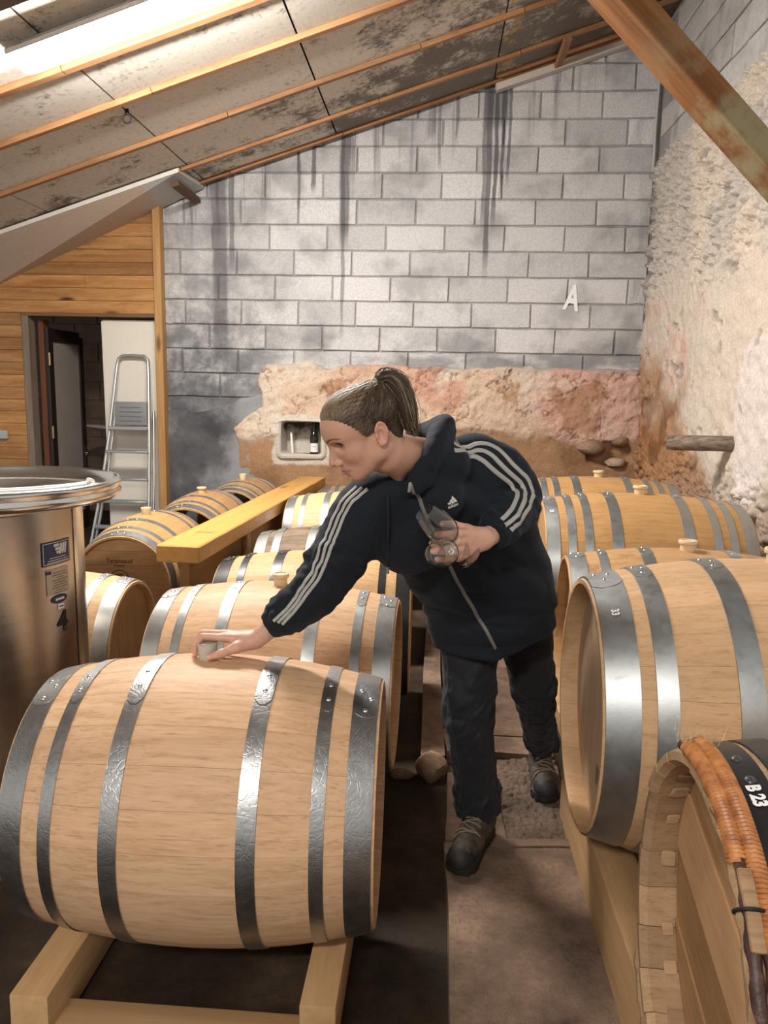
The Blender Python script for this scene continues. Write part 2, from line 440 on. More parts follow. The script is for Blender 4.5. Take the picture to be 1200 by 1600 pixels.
# ---- back wall: mortar bed, blocks
back = obj('wall_back', pymesh('wall_back', [(-2.62, YB + 0.012, 1.2), (1.95, YB + 0.012, 1.2), (1.95, YB + 0.012, 4.7), (-2.62, YB + 0.012, 4.7),
            (-2.62, YB + 0.012, -0.1), (-1.72, YB + 0.012, -0.1), (-1.72, YB + 0.012, 1.2)], [(0, 6, 1, 2, 3), (4, 5, 6, 0)]), M_MORTAR); tag(back, kind='structure')
BW, BH, MJ = 0.53, 0.2225, 0.015
bvar = block_variants(BW - MJ, BH - MJ, 0.05)
half = block_variants(BW / 2 - MJ, BH - MJ, 0.05, 2)
def put_block(x0, x1, zc, yf, parent, mats, rng=0.006):
    w = x1 - x0
    if w < 0.05: return
    if abs(w - (BW - MJ)) < 0.004: me = random.choice(bvar)
    elif abs(w - (BW / 2 - MJ)) < 0.004: me = random.choice(half)
    else:
        me = block_variants(w, BH - MJ, 0.05, 1)[0]
    o = obj('block', me, mats, parent, (( x0 + x1) / 2, yf + random.uniform(-rng, 0.002), zc))
    return o
for k in range(-9, 7):
    zb = 3.384 - BH * (k + 1) if False else 3.384 + BH * k
    zc = zb + BH / 2
    if zb < 1.25: continue
    off = (0.0 if k % 2 else 0.265) + random.choice((0, 0, 0.05, -0.04))
    x = -0.508 + off - 5 * BW
    while x < 1.83:
        a, b = max(x + MJ / 2, -2.56), min(x + BW - MJ / 2, 1.815)
        lowlim = 1.63 if (a + b) / 2 > -1.7 else 1.2
        if b - a > 0.06 and zb > lowlim - 0.06 and zb < ceil_z((a + b) / 2) + 0.12:
            put_block(a, b, zc, YB, back, M_BLOCK)
        x += BW

# ---- back wall: cement skim bottom left
u, v = np.meshgrid(np.linspace(-2.58, -1.6, 90), np.linspace(-0.08, 1.62, 150), indexing='ij')
q = np.stack([u.ravel(), v.ravel(), 0 * u.ravel()], -1)
edge = 1.34 + 0.16 * fbm(q * 2.2, 4, 12) - v.ravel() + 0.20 * np.clip((u.ravel() + 2.1) * 2, -0.4, 1)
m = np.clip(edge / 0.06, 0, 1)
yy = YB + 0.02 - m * (0.034 + 0.006 * fbm(q * 6, 4, 2))
def mat_skim():
    n = NT('dark_cement_skim'); p = n.pos(); a = n.noise(p, 2.6, 6, 0.65); b = n.noise(p, 70, 4, 0.7)
    c = n.ramp(a, [(0.34, (0.060, 0.061, 0.068)), (0.55, (0.115, 0.115, 0.122)), (0.72, (0.27, 0.275, 0.285))])
    X, Y, Z = n.sep(p)[0:3]
    w = n.math('MULTIPLY', n.math('SUBTRACT', n.noise(p, 4, 4, 0.6), 0.5), 0.9)
    c = n.mix(n.math('MULTIPLY', n.smooth(n.math('ADD', X, w), -2.15, -1.8), 0.75), c, (0.33, 0.335, 0.345))
    c = n.mix(n.smooth(b, 0.6, 0.8), c, (0.05, 0.05, 0.055))
    n.set(Base_Color=c, Roughness=0.9, Specular_IOR_Level=0.2); n.bump(n.math('ADD', a, n.math('MULTIPLY', b, 0.4)), 0.4, 0.01); return n.m
obj('cement_skim', grid_mesh('cement_skim', np.stack([u, yy.reshape(u.shape), v], -1)), mat_skim(), back)

# ---- back wall: old lime plaster with the niche
def lime(name, attr='plaster', rough=0.95):
    n = NT(name); p = n.pos(); b = n.noise(p, 60, 5, 0.75); s = n.noise(p, 170, 3, 0.8)
    c = n.attr(attr); c = n.mix(1.0, c, n.ramp(b, [(0.3, 0.72), (0.7, 1.14)]), 'MULTIPLY')
    c = n.mix(n.math('MULTIPLY', n.smooth(s, 0.66, 0.75), 0.55), c, (0.09, 0.05, 0.03))
    n.set(Base_Color=c, Roughness=rough, Specular_IOR_Level=0.15)
    n.bump(n.math('ADD', b, n.math('MULTIPLY', s, 0.5)), 0.6, 0.008); return n.m
M_LIME = lime('old_lime_plaster')
def mixc(a, b, t): return a + (np.asarray(b, np.float32) - a) * t[:, None]
def sstep(x, a, b):
    t = np.clip((x - a) / (b - a), 0, 1); return t * t * (3 - 2 * t)
nu, nv = 360, 170
u, v = np.meshgrid(np.linspace(-2.05, 1.86, nu), np.linspace(-0.08, 1.78, nv), indexing='ij')
U, V = u.ravel(), v.ravel(); q = np.stack([U, V, 0 * U], -1)
xl = np.interp(V, [0, 0.35, 0.6, 0.85, 1.087, 1.17, 1.3, 1.5, 1.75], [-1.82, -1.86, -1.885, -1.87, -1.94, -1.83, -1.68, -1.70, -1.60])
ed = np.minimum(U - xl, 1.715 - V) + 0.055 * fbm(q * 5, 4, 31)
m = sstep(ed, 0.0, 0.045)
coarse = fbm(q * 4.5, 5, 5, 0.6); lump = fbm(q * 13, 4, 9, 0.6)
upper = sstep(V - 1.12 + 0.22 * fbm(q * 2.3, 4, 41) + 0.18 * sstep(U, 1.2, 1.6) + 0.12 * sstep(-U, 1.0, 1.4), -0.06, 0.06)   # the flaking coat above, rough ochre render below
crack = np.abs(fbm(q * np.array([5, 6, 1]), 4, 77)); crack = 1 - sstep(crack, 0.0, 0.035)
hole = sstep(0.18 - np.hypot((U - 1.58) * 0.8, (V - 0.93) * 1.3) + 0.05 * fbm(q * 8, 3, 6), 0.0, 0.05)
dep = 0.032 + 0.024 * upper + 0.020 * coarse + (0.006 + 0.020 * upper) * lump - 0.014 * crack * upper - 0.10 * hole
yy = YB + 0.03 - m * dep - m * 0.02
col = np.tile(np.array([0.40, 0.235, 0.13], np.float32), (len(U), 1))
col = mixc(col, (0.30, 0.165, 0.085), sstep(fbm(q * 3.1, 4, 51), -0.1, 0.35))
up = np.tile(np.array([0.66, 0.49, 0.37], np.float32), (len(U), 1))
up = mixc(up, (0.60, 0.34, 0.25), sstep(fbm(q * 2.0, 4, 61), -0.02, 0.3))
up = mixc(up, (0.70, 0.58, 0.47), sstep(fbm(q * 2.6, 4, 71), 0.05, 0.35))
up = mixc(up, (0.62, 0.36, 0.31), 0.6 * sstep(U, 0.6, 1.3))
up = mixc(up, (0.42, 0.23, 0.13), 0.8 * sstep(fbm(q * 4.1, 4, 81), 0.18, 0.34))
col = mixc(col, up, upper[:, None] * np.ones(3)[None, :] if False else upper) if False else col * (1 - upper[:, None]) + up * upper[:, None]
col = mixc(col, (0.33, 0.31, 0.30), 0.75 * sstep(0.10 - ed, 0.0, 0.10) * sstep(fbm(q * 5, 3, 91), -0.35, 0.1))
col = mixc(col, (0.24, 0.13, 0.07), 0.75 * crack * upper)
rim = np.maximum(np.abs(U + 1.265) - 0.255, np.abs(V - 1.0) - 0.215) + 0.03 * fbm(q * 7, 3, 15)
col = mixc(col, (0.66, 0.60, 0.52), 0.9 * sstep(0.035 - rim, 0.0, 0.03))
P3 = np.stack([u, yy.reshape(u.shape), v], -1)
idx = np.arange(nu * nv).reshape(nu, nv)
F = np.stack([idx[:-1, :-1], idx[1:, :-1], idx[1:, 1:], idx[:-1, 1:]], -1).reshape(-1, 4)
cx = P3.reshape(-1, 3)[F].mean(1)
keep = ~((np.abs(cx[:, 0] + 1.265) < 0.205) & (np.abs(cx[:, 2] - 1.02) < 0.158))
used = np.zeros(len(U), bool); used[F[keep].ravel()] = True
remap = np.cumsum(used) - 1
me = np_mesh('lime_plaster', P3.reshape(-1, 3)[used], remap[F[keep]]); vcol(me, 'plaster', np.clip(col[used], 0, 1))
obj('lime_plaster', me, M_LIME, back)
# niche: rounded recess with a raised lime rim
def rrect(w, h, r, n=6):
    out = []
    for cx_, cy_, a0 in ((w - r, h - r, 0), (-w + r, h - r, pi / 2), (-w + r, -h + r, pi), (w - r, -h + r, 1.5 * pi)):
        for i in range(n + 1):
            a = a0 + pi / 2 * i / n; out.append((cx_ + r * cos(a), cy_ + r * sin(a)))
    return out
rings = [(0.235, 0.190, 0.05, -0.040), (0.228, 0.184, 0.05, -0.052), (0.205, 0.166, 0.045, -0.056), (0.192, 0.158, 0.04, -0.045), (0.185, 0.152, 0.04, 0.02), (0.178, 0.148, 0.035, 0.20)]
vv = []; ff = []
for k, (w, h, r, y) in enumerate(rings):
    for (a, b) in rrect(w, h, r): 
        jj = 0.006 * vnoise(np.array([[a * 20, b * 20, k * 1.0]]), 3)[0]
        vv.append((-1.27 + a + jj, YB + y, 1.012 + b + jj))
nr = len(vv) // len(rings)
for k in range(len(rings) - 1):
    for i in range(nr): ff.append((k * nr + i, k * nr + (i + 1) % nr, (k + 1) * nr + (i + 1) % nr, (k + 1) * nr + i))
ff.append(tuple((len(rings) - 1) * nr + i for i in range(nr)))
def mat_niche():
    n = NT('niche_limewash'); p = n.pos(); a = n.noise(p, 7, 5, 0.65); b = n.noise(p, 60, 4, 0.7); X, Y, Z = n.sep(p)[0:3]
    c = n.mix(n.smooth(b, 0.3, 0.7), (0.46, 0.42, 0.36), (0.62, 0.57, 0.50))
    top_dark = n.math('MULTIPLY', n.smooth(n.math('ADD', Z, n.math('MULTIPLY', n.math('SUBTRACT', a, 0.5), 0.5)), 1.0, 1.12), n.smooth(Y, YB - 0.01, YB + 0.08))
    c = n.mix(n.math('MULTIPLY', top_dark, 0.95), c, (0.025, 0.02, 0.018))  # recess colour goes darker towards its top and back
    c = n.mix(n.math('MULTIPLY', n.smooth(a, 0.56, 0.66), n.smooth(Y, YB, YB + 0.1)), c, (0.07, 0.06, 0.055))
    n.set(Base_Color=c, Roughness=0.95); n.bump(b, 0.5, 0.008); return n.m
me = pymesh('niche_recess', vv, ff); obj('niche_recess', sharp(me, 50), mat_niche(), back)

# ---- right wall: rubble and lime below, whitewashed blocks above
nu, nv = 420, 340
u, v = np.meshgrid(np.linspace(3.4, 7.25, nu), np.linspace(-0.08, 3.55, nv), indexing='ij')
U, V = u.ravel(), v.ravel(); q = np.stack([U, V, 0 * U], -1)
warp = 0.35 * np.stack([fbm(q * 5, 3, 3), fbm(q * 5 + 9, 3, 4)], -1)
d1, d2, idn = worley(np.stack([U * 8.5, V * 11.5], -1) + warp * 1.2, 21)
e1, e2, ide = worley(np.stack([U * 19, V * 24], -1) + warp * 2, 22)
stone = sstep(d2 - d1, 0.02, 0.35); small = sstep(e2 - e1, 0.02, 0.4)
bare = np.clip(sstep(V + 0.35 * fbm(q * 1.6, 4, 33), 2.15, 2.7) + 0.8 * sstep(1.05 - V + 0.35 * fbm(q * 1.7, 4, 35), -0.1, 0.3), 0, 1)
top = 3.44 + 0.05 * fbm(q * 3, 3, 71)
dep = 0.02 + bare * (0.042 * stone * (0.3 + idn) + 0.040 * small * ide + 0.022 * fbm(q * 18, 3, 52)) + (1 - bare) * (0.026 + 0.020 * fbm(q * 4, 4, 55) + 0.016 * fbm(q * 15, 4, 56)) + 0.03 * fbm(q * 1.3, 3, 57)
pit = sstep(fbm(q * 6.5, 3, 58), 0.40, 0.52); dep -= 0.03 * pit
patch = sstep(0.34 - np.hypot((U - 4.55) * 1.1, (V - 1.35) * 0.75) + 0.10 * fbm(q * 4, 4, 59), 0, 0.03)
dep += 0.012 * patch
xx = XR + 0.05 - dep - 0.02
xx = np.where(V > top, XR + 0.06, xx)
c1 = np.tile(np.array([0.66, 0.575, 0.49], np.float32), (len(U), 1))
c1 = mixc(c1, (0.56, 0.51, 0.46), bare * sstep(V, 1.9, 2.6) * 0.9)
cav = (1 - stone) * 0.5 + (1 - small) * 0.5; c1 = mixc(c1, (0.33, 0.29, 0.25), bare * sstep(cav, 0.55, 1.0) * 0.55)
c1 = mixc(c1, (0.62, 0.33, 0.27), 0.75 * sstep(fbm(q * 2.8, 5, 63, 0.62), -0.08, 0.28) * sstep(2.5 - V, 0.0, 0.6) * sstep(U, 5.2, 6.4))
c1 = mixc(c1, (0.70, 0.60, 0.50), 0.8 * sstep(fbm(q * 2.4, 4, 64), 0.08, 0.3))
och = sstep(1.85 - V + 0.5 * fbm(q * 2.4, 4, 65) - 0.75 * sstep(6.6 - U, 0.3, 1.6), 0.0, 0.5)
c1 = mixc(c1, (0.40, 0.19, 0.075), och * 0.9)
c1 = mixc(c1, (0.22, 0.10, 0.045), och * sstep(fbm(q * 5, 4, 66), 0.05, 0.3) * 0.8)
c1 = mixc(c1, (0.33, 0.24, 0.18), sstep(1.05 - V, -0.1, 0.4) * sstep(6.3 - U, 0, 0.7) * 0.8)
c1 = mixc(c1, (0.72, 0.64, 0.60), patch * 0.95)
c1 = mixc(c1, (0.20, 0.16, 0.14), pit * 0.45)
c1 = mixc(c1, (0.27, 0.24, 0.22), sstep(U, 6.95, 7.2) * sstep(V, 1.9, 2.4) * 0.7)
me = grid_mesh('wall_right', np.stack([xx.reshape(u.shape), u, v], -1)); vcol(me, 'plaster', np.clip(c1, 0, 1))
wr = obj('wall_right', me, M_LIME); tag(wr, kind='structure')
# upper blockwork
wru = obj('wall_right_upper', pymesh('wall_right_upper', [(XR + 0.012, 2.4, 3.3), (XR + 0.012, 7.3, 3.3), (XR + 0.012, 7.3, 4.9), (XR + 0.012, 2.4, 4.9)], [(0, 1, 2, 3)]), M_MORTAR_WHITE); tag(wru, kind='structure')
wvar = block_variants(0.53 - MJ, 0.2225 - MJ, 0.05, 4)
for k in range(6):
    zc = 3.53 + k * 0.2225
    y = 2.6 + (0.265 if k % 2 else 0.0)
    while y + 0.53 < 7.25:
        obj('block', random.choice(wvar), M_BLOCK_WHITE, wru, (XR + random.uniform(-0.005, 0.002), y + 0.265, zc), (0, 0, -pi / 2))
        y += 0.53
# a pale pipe run down the corner
obj('trim_1', tube_mesh('trim_1', [(1.80, 7.17, 3.38), (1.795, 7.17, 3.75), (1.80, 7.17, 4.12)], 0.012, 8), plain('pale_conduit', (0.5, 0.48, 0.46), 0.6)); tag(bpy.data.objects['trim_1'], kind='structure')

# ---- ceiling sheets, battens
def mat_sheet():
    n = NT('mouldy_ceiling_sheet'); p = n.pos(); X, Y, Z = n.sep(p)[0:3]; r = n.rnd()
    lin = n.noise(n.vmul(p, (70, 3, 70)), 1.0, 2, 0.5); a = n.noise(p, 2.6, 6, 0.68); b = n.noise(p, 26, 5, 0.75); blot = n.noise(p, 1.3, 3, 0.55); s = n.noise(p, 90, 2, 0.7)
    c = n.mix(lin, (0.64, 0.60, 0.54), (0.73, 0.69, 0.62))
    c = n.mix(n.smooth(b, 0.5, 0.8), c, (0.36, 0.33, 0.29))
    # mould: grows thicker towards the gable and the high side
    far = n.math('ADD', n.math('MULTIPLY', n.smooth(X, -1.6, 0.3), 0.13), n.math('MULTIPLY', n.smooth(Y, 5.6, 7.1), 0.10))
    th = n.math('ADD', n.math('ADD', n.math('MULTIPLY', a, 0.7), n.math('MULTIPLY', b, 0.3)), far)
    c = n.mix(n.math('MULTIPLY', n.smooth(th, 0.555, 0.68), 0.82), c, (0.105, 0.09, 0.082))
    c = n.mix(n.math('MULTIPLY', n.smooth(s, 0.68, 0.76), n.smooth(th, 0.5, 0.6)), c, (0.55, 0.50, 0.44))
    oc = n.math('MULTIPLY', n.smooth(n.noise(p, 9, 3, 0.6), 0.52, 0.60), n.math('MULTIPLY', n.smooth(X, 0.40, 0.43), n.smooth(X, 0.56, 0.50)))
    c = n.mix(oc, c, (0.50, 0.31, 0.13))
    c = n.mix(n.math('MULTIPLY', n.smooth(X, 0.5, 1.3), 0.7), c, (0.11, 0.075, 0.055))
    n.set(Base_Color=c, Roughness=0.9, Specular_IOR_Level=0.2); n.bump(b, 0.25, 0.006); return n.m
M_SHEET = mat_sheet()
ceil = empty('ceiling', (0, 4.5, 0)); tag(ceil, kind='structure')
def roof_pt(x, y, dz=0.0): return Vector((x, y, ceil_z(x) + dz))
def roof_box(name, x0, x1, y0, y1, d0, d1, mat, parent, bev=0.0, jit=0.0):
    """box laid along the roof slope; d0..d1 heights measured square to the slope"""
    L = (x1 - x0) / cos(ROOF); bm = bmesh.new(); add_box(bm, (0, y0, d0), (L, y1, d1))
    if bev: bmesh.ops.bevel(bm, geom=bm.edges[:], offset=bev, segments=1, affect='EDGES')
    me = bm_mesh(name, bm); o = obj(name, me, mat, parent)
    base = parent.location if parent is not None else Vector((0, 0, 0))
    o.location = Vector((x0, 0, ceil_z(x0))) - base; o.rotation_euler = (0, -ROOF, 0); return o
seams = [-4.55, -3.34, -2.14, -0.95, 0.40, 1.62, 1.95]
for i in range(len(seams) - 1):
    for (y0, y1) in ((-2.0, 1.9), (1.905, 4.45), (4.455, 7.26)):
        roof_box('ceiling_panel', seams[i] + 0.006, seams[i + 1] - 0.006, y0, y1, 0.0, 0.012, M_SHEET, ceil)
roof_box('roof_deck', -4.6, 2.0, -2.0, 7.3, 0.05, 0.06, plain('dark_void', (0.02, 0.017, 0.015), 0.9), ceil)
M_BATTEN = wood('batten_wood', (0.50, 0.26, 0.12), (0.26, 0.12, 0.05), 'X', 1.0, 0.6, 0, 1.2, 0.3)
bat = [(4.60, 0.060, 0.040), (5.20, 0.045, 0.038), (5.93, 0.042, 0.036), (6.66, 0.045, 0.030), (7.10, 0.040, 0.030), (3.1, 0.05, 0.04), (2.3, 0.05, 0.04)]
for k, (y, w, h) in enumerate(bat):
    cuts = [-4.5, -2.2 + 0.3 * (k % 3), -0.9 + 0.35 * ((k * 7) % 4), 0.42 + 0.05 * k, 1.80]
    for a, b in zip(cuts[:-1], cuts[1:]):
        roof_box('batten', a + 0.002, b - 0.002, y - w / 2 + random.uniform(-.004, .004), y + w / 2, -h, -0.001, M_BATTEN, ceil, 0.003)
roof_box('batten', 0.42, 1.7, 6.98, 7.02, -0.03, -0.001, M_BATTEN, ceil, 0.003)
# short straps across the battens, white edging at the gable
M_STRAP = wood('strap_wood', (0.42, 0.22, 0.10), (0.22, 0.10, 0.045), 'Y', 1.0, 0.6)
roof_box('strap', -2.30, -2.235, 6.58, 7.17, -0.150, -0.105, wood('dark_strap_wood', (0.16, 0.075, 0.04), (0.09, 0.04, 0.02), 'Y'), ceil, 0.003)
roof_box('strap', 0.885, 0.945, 6.60, 7.18, -0.075, -0.04, M_STRAP, ceil, 0.003)
roof_box('edge_strip', 0.405, 1.55, 7.10, 7.19, -0.085, -0.03, plain('white_edging', (0.60, 0.55, 0.49), 0.7), ceil, 0.003)
# plasterboard skirt over the boarded corner
bd = [(-2.20, 6.60, 3.235), (-4.30, 6.60, 2.56), (-4.30, 7.16, 2.30), (-2.16, 7.16, 3.24)]
th = Vector((0, 0, 0.03))
vs = [Vector(p) for p in bd] + [Vector(p) + th for p in bd]
def mat_pb():
    n = NT('bare_plasterboard'); p = n.pos(); a = n.noise(p, 30, 3); X = n.sep(p)[0]
    c = n.mix(n.smooth(n.math('ADD', X, n.math('MULTIPLY', n.noise(p, 3, 3), 0.2)), -2.46, -2.38), (0.52, 0.42, 0.34), (0.47, 0.47, 0.46))
    n.set(Base_Color=n.mix(1.0, c, n.ramp(a, [(0.3, 0.94), (0.7, 1.04)]), 'MULTIPLY'), Roughness=0.8); return n.m
pb = obj('plasterboard', pymesh('plasterboard', [tuple(v - ceil.location) for v in vs], [(0, 1, 2, 3), (7, 6, 5, 4), (0, 4, 5, 1), (1, 5, 6, 2), (2, 6, 7, 3), (3, 7, 4, 0)]), mat_pb(), ceil)
M_TORN = plain('torn_board_edge', (0.75, 0.72, 0.66), 0.8)
ee = []
for i in range(60):
    t = i / 59; a = Vector(bd[0]).lerp(Vector(bd[1]), t); w = 0.018 + 0.010 * vnoise(np.array([[t * 40, 0.3, 0.7]]), 3)[0]
    ee += [a + Vector((0, -0.004, -0.004)) - ceil.location, a + Vector((0, -0.004, 0.030)) - ceil.location, a + Vector((0, w, -0.004)) - ceil.location]
obj('torn_edge', pymesh('torn_edge', [tuple(p) for p in ee], [(3 * i, 3 * i + 3, 3 * i + 4, 3 * i + 1) for i in range(59)] + [(3 * i, 3 * i + 2, 3 * i + 5, 3 * i + 3) for i in range(59)]), M_TORN, ceil)
# dark stains on the ceiling as burnt patches, iron ring in a seam
ring = empty('iron_ring', (-2.13, 5.36, ceil_z(-2.13) - 0.02)); tag(ring, 'small dark iron ring hanging from the ceiling seam near the lamp', 'ring')
M_IRON = plain('dark_iron', (0.03, 0.028, 0.027), 0.6, 0.7)
obj('hoop', tube_mesh('hoop', [(0.028 * sin(a), 0.0, -0.038 + 0.028 * cos(a)) for a in np.linspace(0, 2 * pi, 20, endpoint=False)], 0.006, 8, True), M_IRON, ring)
obj('eye', tube_mesh('eye', [(0, 0, 0.03), (0, 0, -0.012)], 0.014, 8), M_IRON, ring)
# purlin over the lamp and the raking timber on the right
M_PURLIN = wood('grey_purlin', (0.20, 0.15, 0.12), (0.10, 0.075, 0.06), 'X', 0.7)
pu = roof_box('purlin', -4.4, 1.7, 3.42, 3.68, -0.17, -0.04, M_PURLIN, None, 0.006); tag(pu, 'dark grey roof purlin above the tube light', 'beam')
def mat_brace():
    n = NT('stained_brace'); co = n.oco(); p = n.vmul(co, (1.0, 16, 16)); g = n.noise(p, 1.2, 5, 0.65); a = n.noise(co, 3.5, 5, 0.65); X = n.sep(co)[0]
    c = n.ramp(g, [(0.35, (0.16, 0.062, 0.018)), (0.65, (0.30, 0.13, 0.045))])
    lich = n.math('MULTIPLY', n.smooth(a, 0.44, 0.62), n.smooth(X, 0.25, 0.85))
    c = n.mix(lich, c, (0.30, 0.25, 0.14)); c = n.mix(n.math('MULTIPLY', n.smooth(a, 0.52, 0.40), n.smooth(X, 0.7, 1.5)), c, (0.13, 0.095, 0.05))
    n.set(Base_Color=c, Roughness=0.75, Specular_IOR_Level=0.3); n.bump(g, 0.3, 0.006); return n.m
a0, a1 = Vector((0.47, 3.4, 3.16)), Vector((1.86, 3.4, 1.78))
d = (a1 - a0); Lb = d.length
br = box('raking_timber', (-0.6, -0.075, -0.055), (Lb - 0.20, 0.075, 0.055), mat_brace(), None, 0.010, 2)
br.matrix_world = Matrix.Translation(a0 + Vector((0.085, 0.04, 0.03))) @ Matrix.Rotation(math.atan2(-d.z, d.x), 4, 'Y') @ Matrix.Rotation(radians(-14), 4, 'X')
tag(br, 'thick brown raking timber brace crossing the upper corner above stone wall', 'timber')

# ---- tube light
def lamp(name, cx, cy, strength, label):
    t = empty(name, (cx, cy, ceil_z(cx) - 0.062)); t.rotation_euler = (0, -ROOF, 0)
    tag(t, label, 'lamp')
    n = NT(name + '_diffuser'); n.set(Base_Color=(0.9, 0.9, 0.9), Emission_Color=(1.0, 0.955, 0.89), Emission_Strength=strength, Roughness=0.4)
    hs = plain('lamp_housing', (0.55, 0.55, 0.55), 0.5)
    pr = []
    for a in np.linspace(pi, 2 * pi, 15): pr.append((0.095 * cos(a), 0.056 * sin(a) - 0.03))
    L = 0.76; v = []; f = []
    secs = [(-L, 0.80), (-L + 0.012, 0.94), (-L + 0.03, 1.0), (L - 0.03, 1.0), (L - 0.012, 0.94), (L, 0.80)]
    for (x, s) in secs:
        for (y, z) in pr: v.append((x, y * s, (z + 0.03) * s - 0.03))
    k = len(pr)
    for i in range(len(secs) - 1):
        for j in range(k - 1): f.append((i * k + j, i * k + j + 1, (i + 1) * k + j + 1, (i + 1) * k + j))
    f.append(tuple(range(k))); f.append(tuple((len(secs) - 1) * k + j for j in range(k - 1, -1, -1)))
    obj('diffuser', sharp(pymesh('diffuser', v, f), 50), n.m, t)
    box('spine', (-L + 0.05, -0.03, -0.006), (L - 0.05, 0.03, 0.058), hs, t, 0.004)
    box('housing', (-L - 0.015, -0.120, -0.030), (L + 0.015, 0.120, -0.005), hs, t, 0.004)
    return t
lamp('tube_light', -1.55, 4.26, LAMP_FRONT, 'long white tube light glowing under the sloping ceiling')
lamp('tube_light', -1.0, -2.2, LAMP_REAR, 'second long tube light further along the sloping ceiling')

# ---- boarded partition with doorway
part = empty('wall_left', (-3.4, 7.15, 0)); tag(part, kind='structure')
M_PLANK = wood('pine_boarding', (0.58, 0.31, 0.115), (0.33, 0.135, 0.04), 'X', 0.8, 0.5, 1.0, 1.3, 0.38)
M_POST = wood('pine_post', (0.55, 0.32, 0.13), (0.36, 0.18, 0.06), 'Z', 1.0, 0.55, 0.7)
def plank(x0, x1, z0, z1):
    w, h = x1 - x0, z1 - z0; bm = bmesh.new(); add_box(bm, (-w / 2, 0, -h / 2), (w / 2, 0.02, h / 2))
    fe = [e for e in bm.edges if all(v.co.y < 0.01 for v in e.verts)]
    bmesh.ops.bevel(bm, geom=fe, offset=0.004, segments=1, affect='EDGES')
    o = obj('plank', bm_mesh('plank', bm), M_PLANK, part, ((x0 + x1) / 2 + 3.4, random.uniform(-0.003, 0.002), (z0 + z1) / 2))
ph = 0.115; z = 2.13
k = 0
while z < 3.1:
    if random.random() < 0.5:
        xm = random.uniform(-3.6, -3.0); plank(-4.5, xm - 0.001, z + 0.001, z + ph - 0.001); plank(xm, -2.602, z + 0.001, z + ph - 0.001)
    else: plank(-4.5, -2.602, z + 0.001, z + ph - 0.001)
    z += ph
z = 2.13 - ph
while z > -0.06:
    plank(-4.6, -3.925, z + 0.001, z + ph - 0.001); z -= ph
obj('post', box_mesh('post', (-0.035, -0.06, -0.06), (0.035, 0.05, 3.16), 0.004), M_POST, part, (-2.585 + 3.4, 0, 0))
obj('door_head', box_mesh('door_head', (-0.66, -0.012, -0.02), (0.64, 0.10, 0.012), 0.003), wood('dark_pine', (0.30, 0.16, 0.07), (0.18, 0.09, 0.04), 'X'), part, (-3.26 + 3.4, 0, 2.12))  # door head in a darker tone of pine
obj('jamb', box_mesh('jamb', (-0.03, -0.01, -0.06), (0.035, 0.12, 2.12), 0.004), wood('grey_weathered_jamb', (0.30, 0.24, 0.18), (0.16, 0.12, 0.09), 'Z'), part, (-3.89 + 3.4, 0, 0))
obj('jamb', box_mesh('jamb', (-0.02, 0.0, -0.06), (0.03, 0.12, 2.08), 0.004), wood('red_jamb', (0.24, 0.085, 0.04), (0.13, 0.045, 0.02), 'Z'), part, (-3.80 + 3.4, 0.10, 0))
obj('jamb', box_mesh('jamb', (-0.012, 0.0, -0.06), (0.012, 0.10, 2.11), 0.003), M_POST, part, (-2.63 + 3.4, -0.005, 0))
# the passage behind the doorway
rear = obj('wall_passage', pymesh('wall_passage', [(-6, 9.012, -0.1), (-2.4, 9.012, -0.1), (-2.4, 9.012, 2.7), (-6, 9.012, 2.7), (-2.4, 7.26, -0.1), (-2.4, 7.26, 2.7), (-6, 7.26, 2.7), (-6, 7.26, -0.1)],
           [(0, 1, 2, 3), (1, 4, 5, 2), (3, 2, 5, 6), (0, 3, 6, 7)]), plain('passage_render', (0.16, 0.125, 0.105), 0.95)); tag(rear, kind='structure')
dvar = [m.copy() for m in wvar]
for m in dvar: m.materials.clear()
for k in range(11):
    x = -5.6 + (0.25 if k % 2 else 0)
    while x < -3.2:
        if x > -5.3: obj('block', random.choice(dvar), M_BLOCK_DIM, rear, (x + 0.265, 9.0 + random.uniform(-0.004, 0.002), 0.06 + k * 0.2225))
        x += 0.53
# glazed door standing open
dr = empty('door_1', (-3.755, 7.27, -0.05)); tag(dr, kind='structure'); dr.rotation_euler = (0, 0, radians(0.6))
M_DDOOR = plain('dark_stained_door', (0.022, 0.013, 0.011), 0.45)
bm = bmesh.new()
add_box(bm, (-0.025, 0.0, 0.02), (0.025, 0.09, 2.06)); add_box(bm, (-0.025, 0.66, 0.02), (0.025, 0.74, 2.0)); add_box(bm, (-0.025, 0.09, 1.93), (0.025, 0.66, 2.05)); add_box(bm, (-0.025, 0.09, 0.02), (0.025, 0.66, 0.2))
obj('leaf_frame', bm_mesh('leaf_frame', bm), M_DDOOR, dr)
n = NT('frosted_pane'); n.set(Base_Color=n.mix(n.noise(n.pos(), 5, 4), (0.30, 0.26, 0.23), (0.40, 0.35, 0.31)), Roughness=0.35)
obj('pane', box_mesh('pane', (-0.008, 0.09, 0.2), (0.008, 0.66, 1.93)), n.m, dr)
M_BRASS = plain('dull_brass', (0.42, 0.33, 0.2), 0.35, 0.9)
for hz in (0.35, 1.05, 1.75): obj('hinge', tube_mesh('hinge', [(0.03, -0.005, hz - 0.05), (0.03, -0.005, hz + 0.07)], 0.014, 8), M_BRASS, dr)
M_CHROME = plain('chrome', (0.7, 0.7, 0.7), 0.2, 1.0)
h_ = obj('lock_plate', box_mesh('lock_plate', (0.025, 0.685, 0.62), (0.030, 0.725, 0.88), 0.001), M_CHROME, dr)
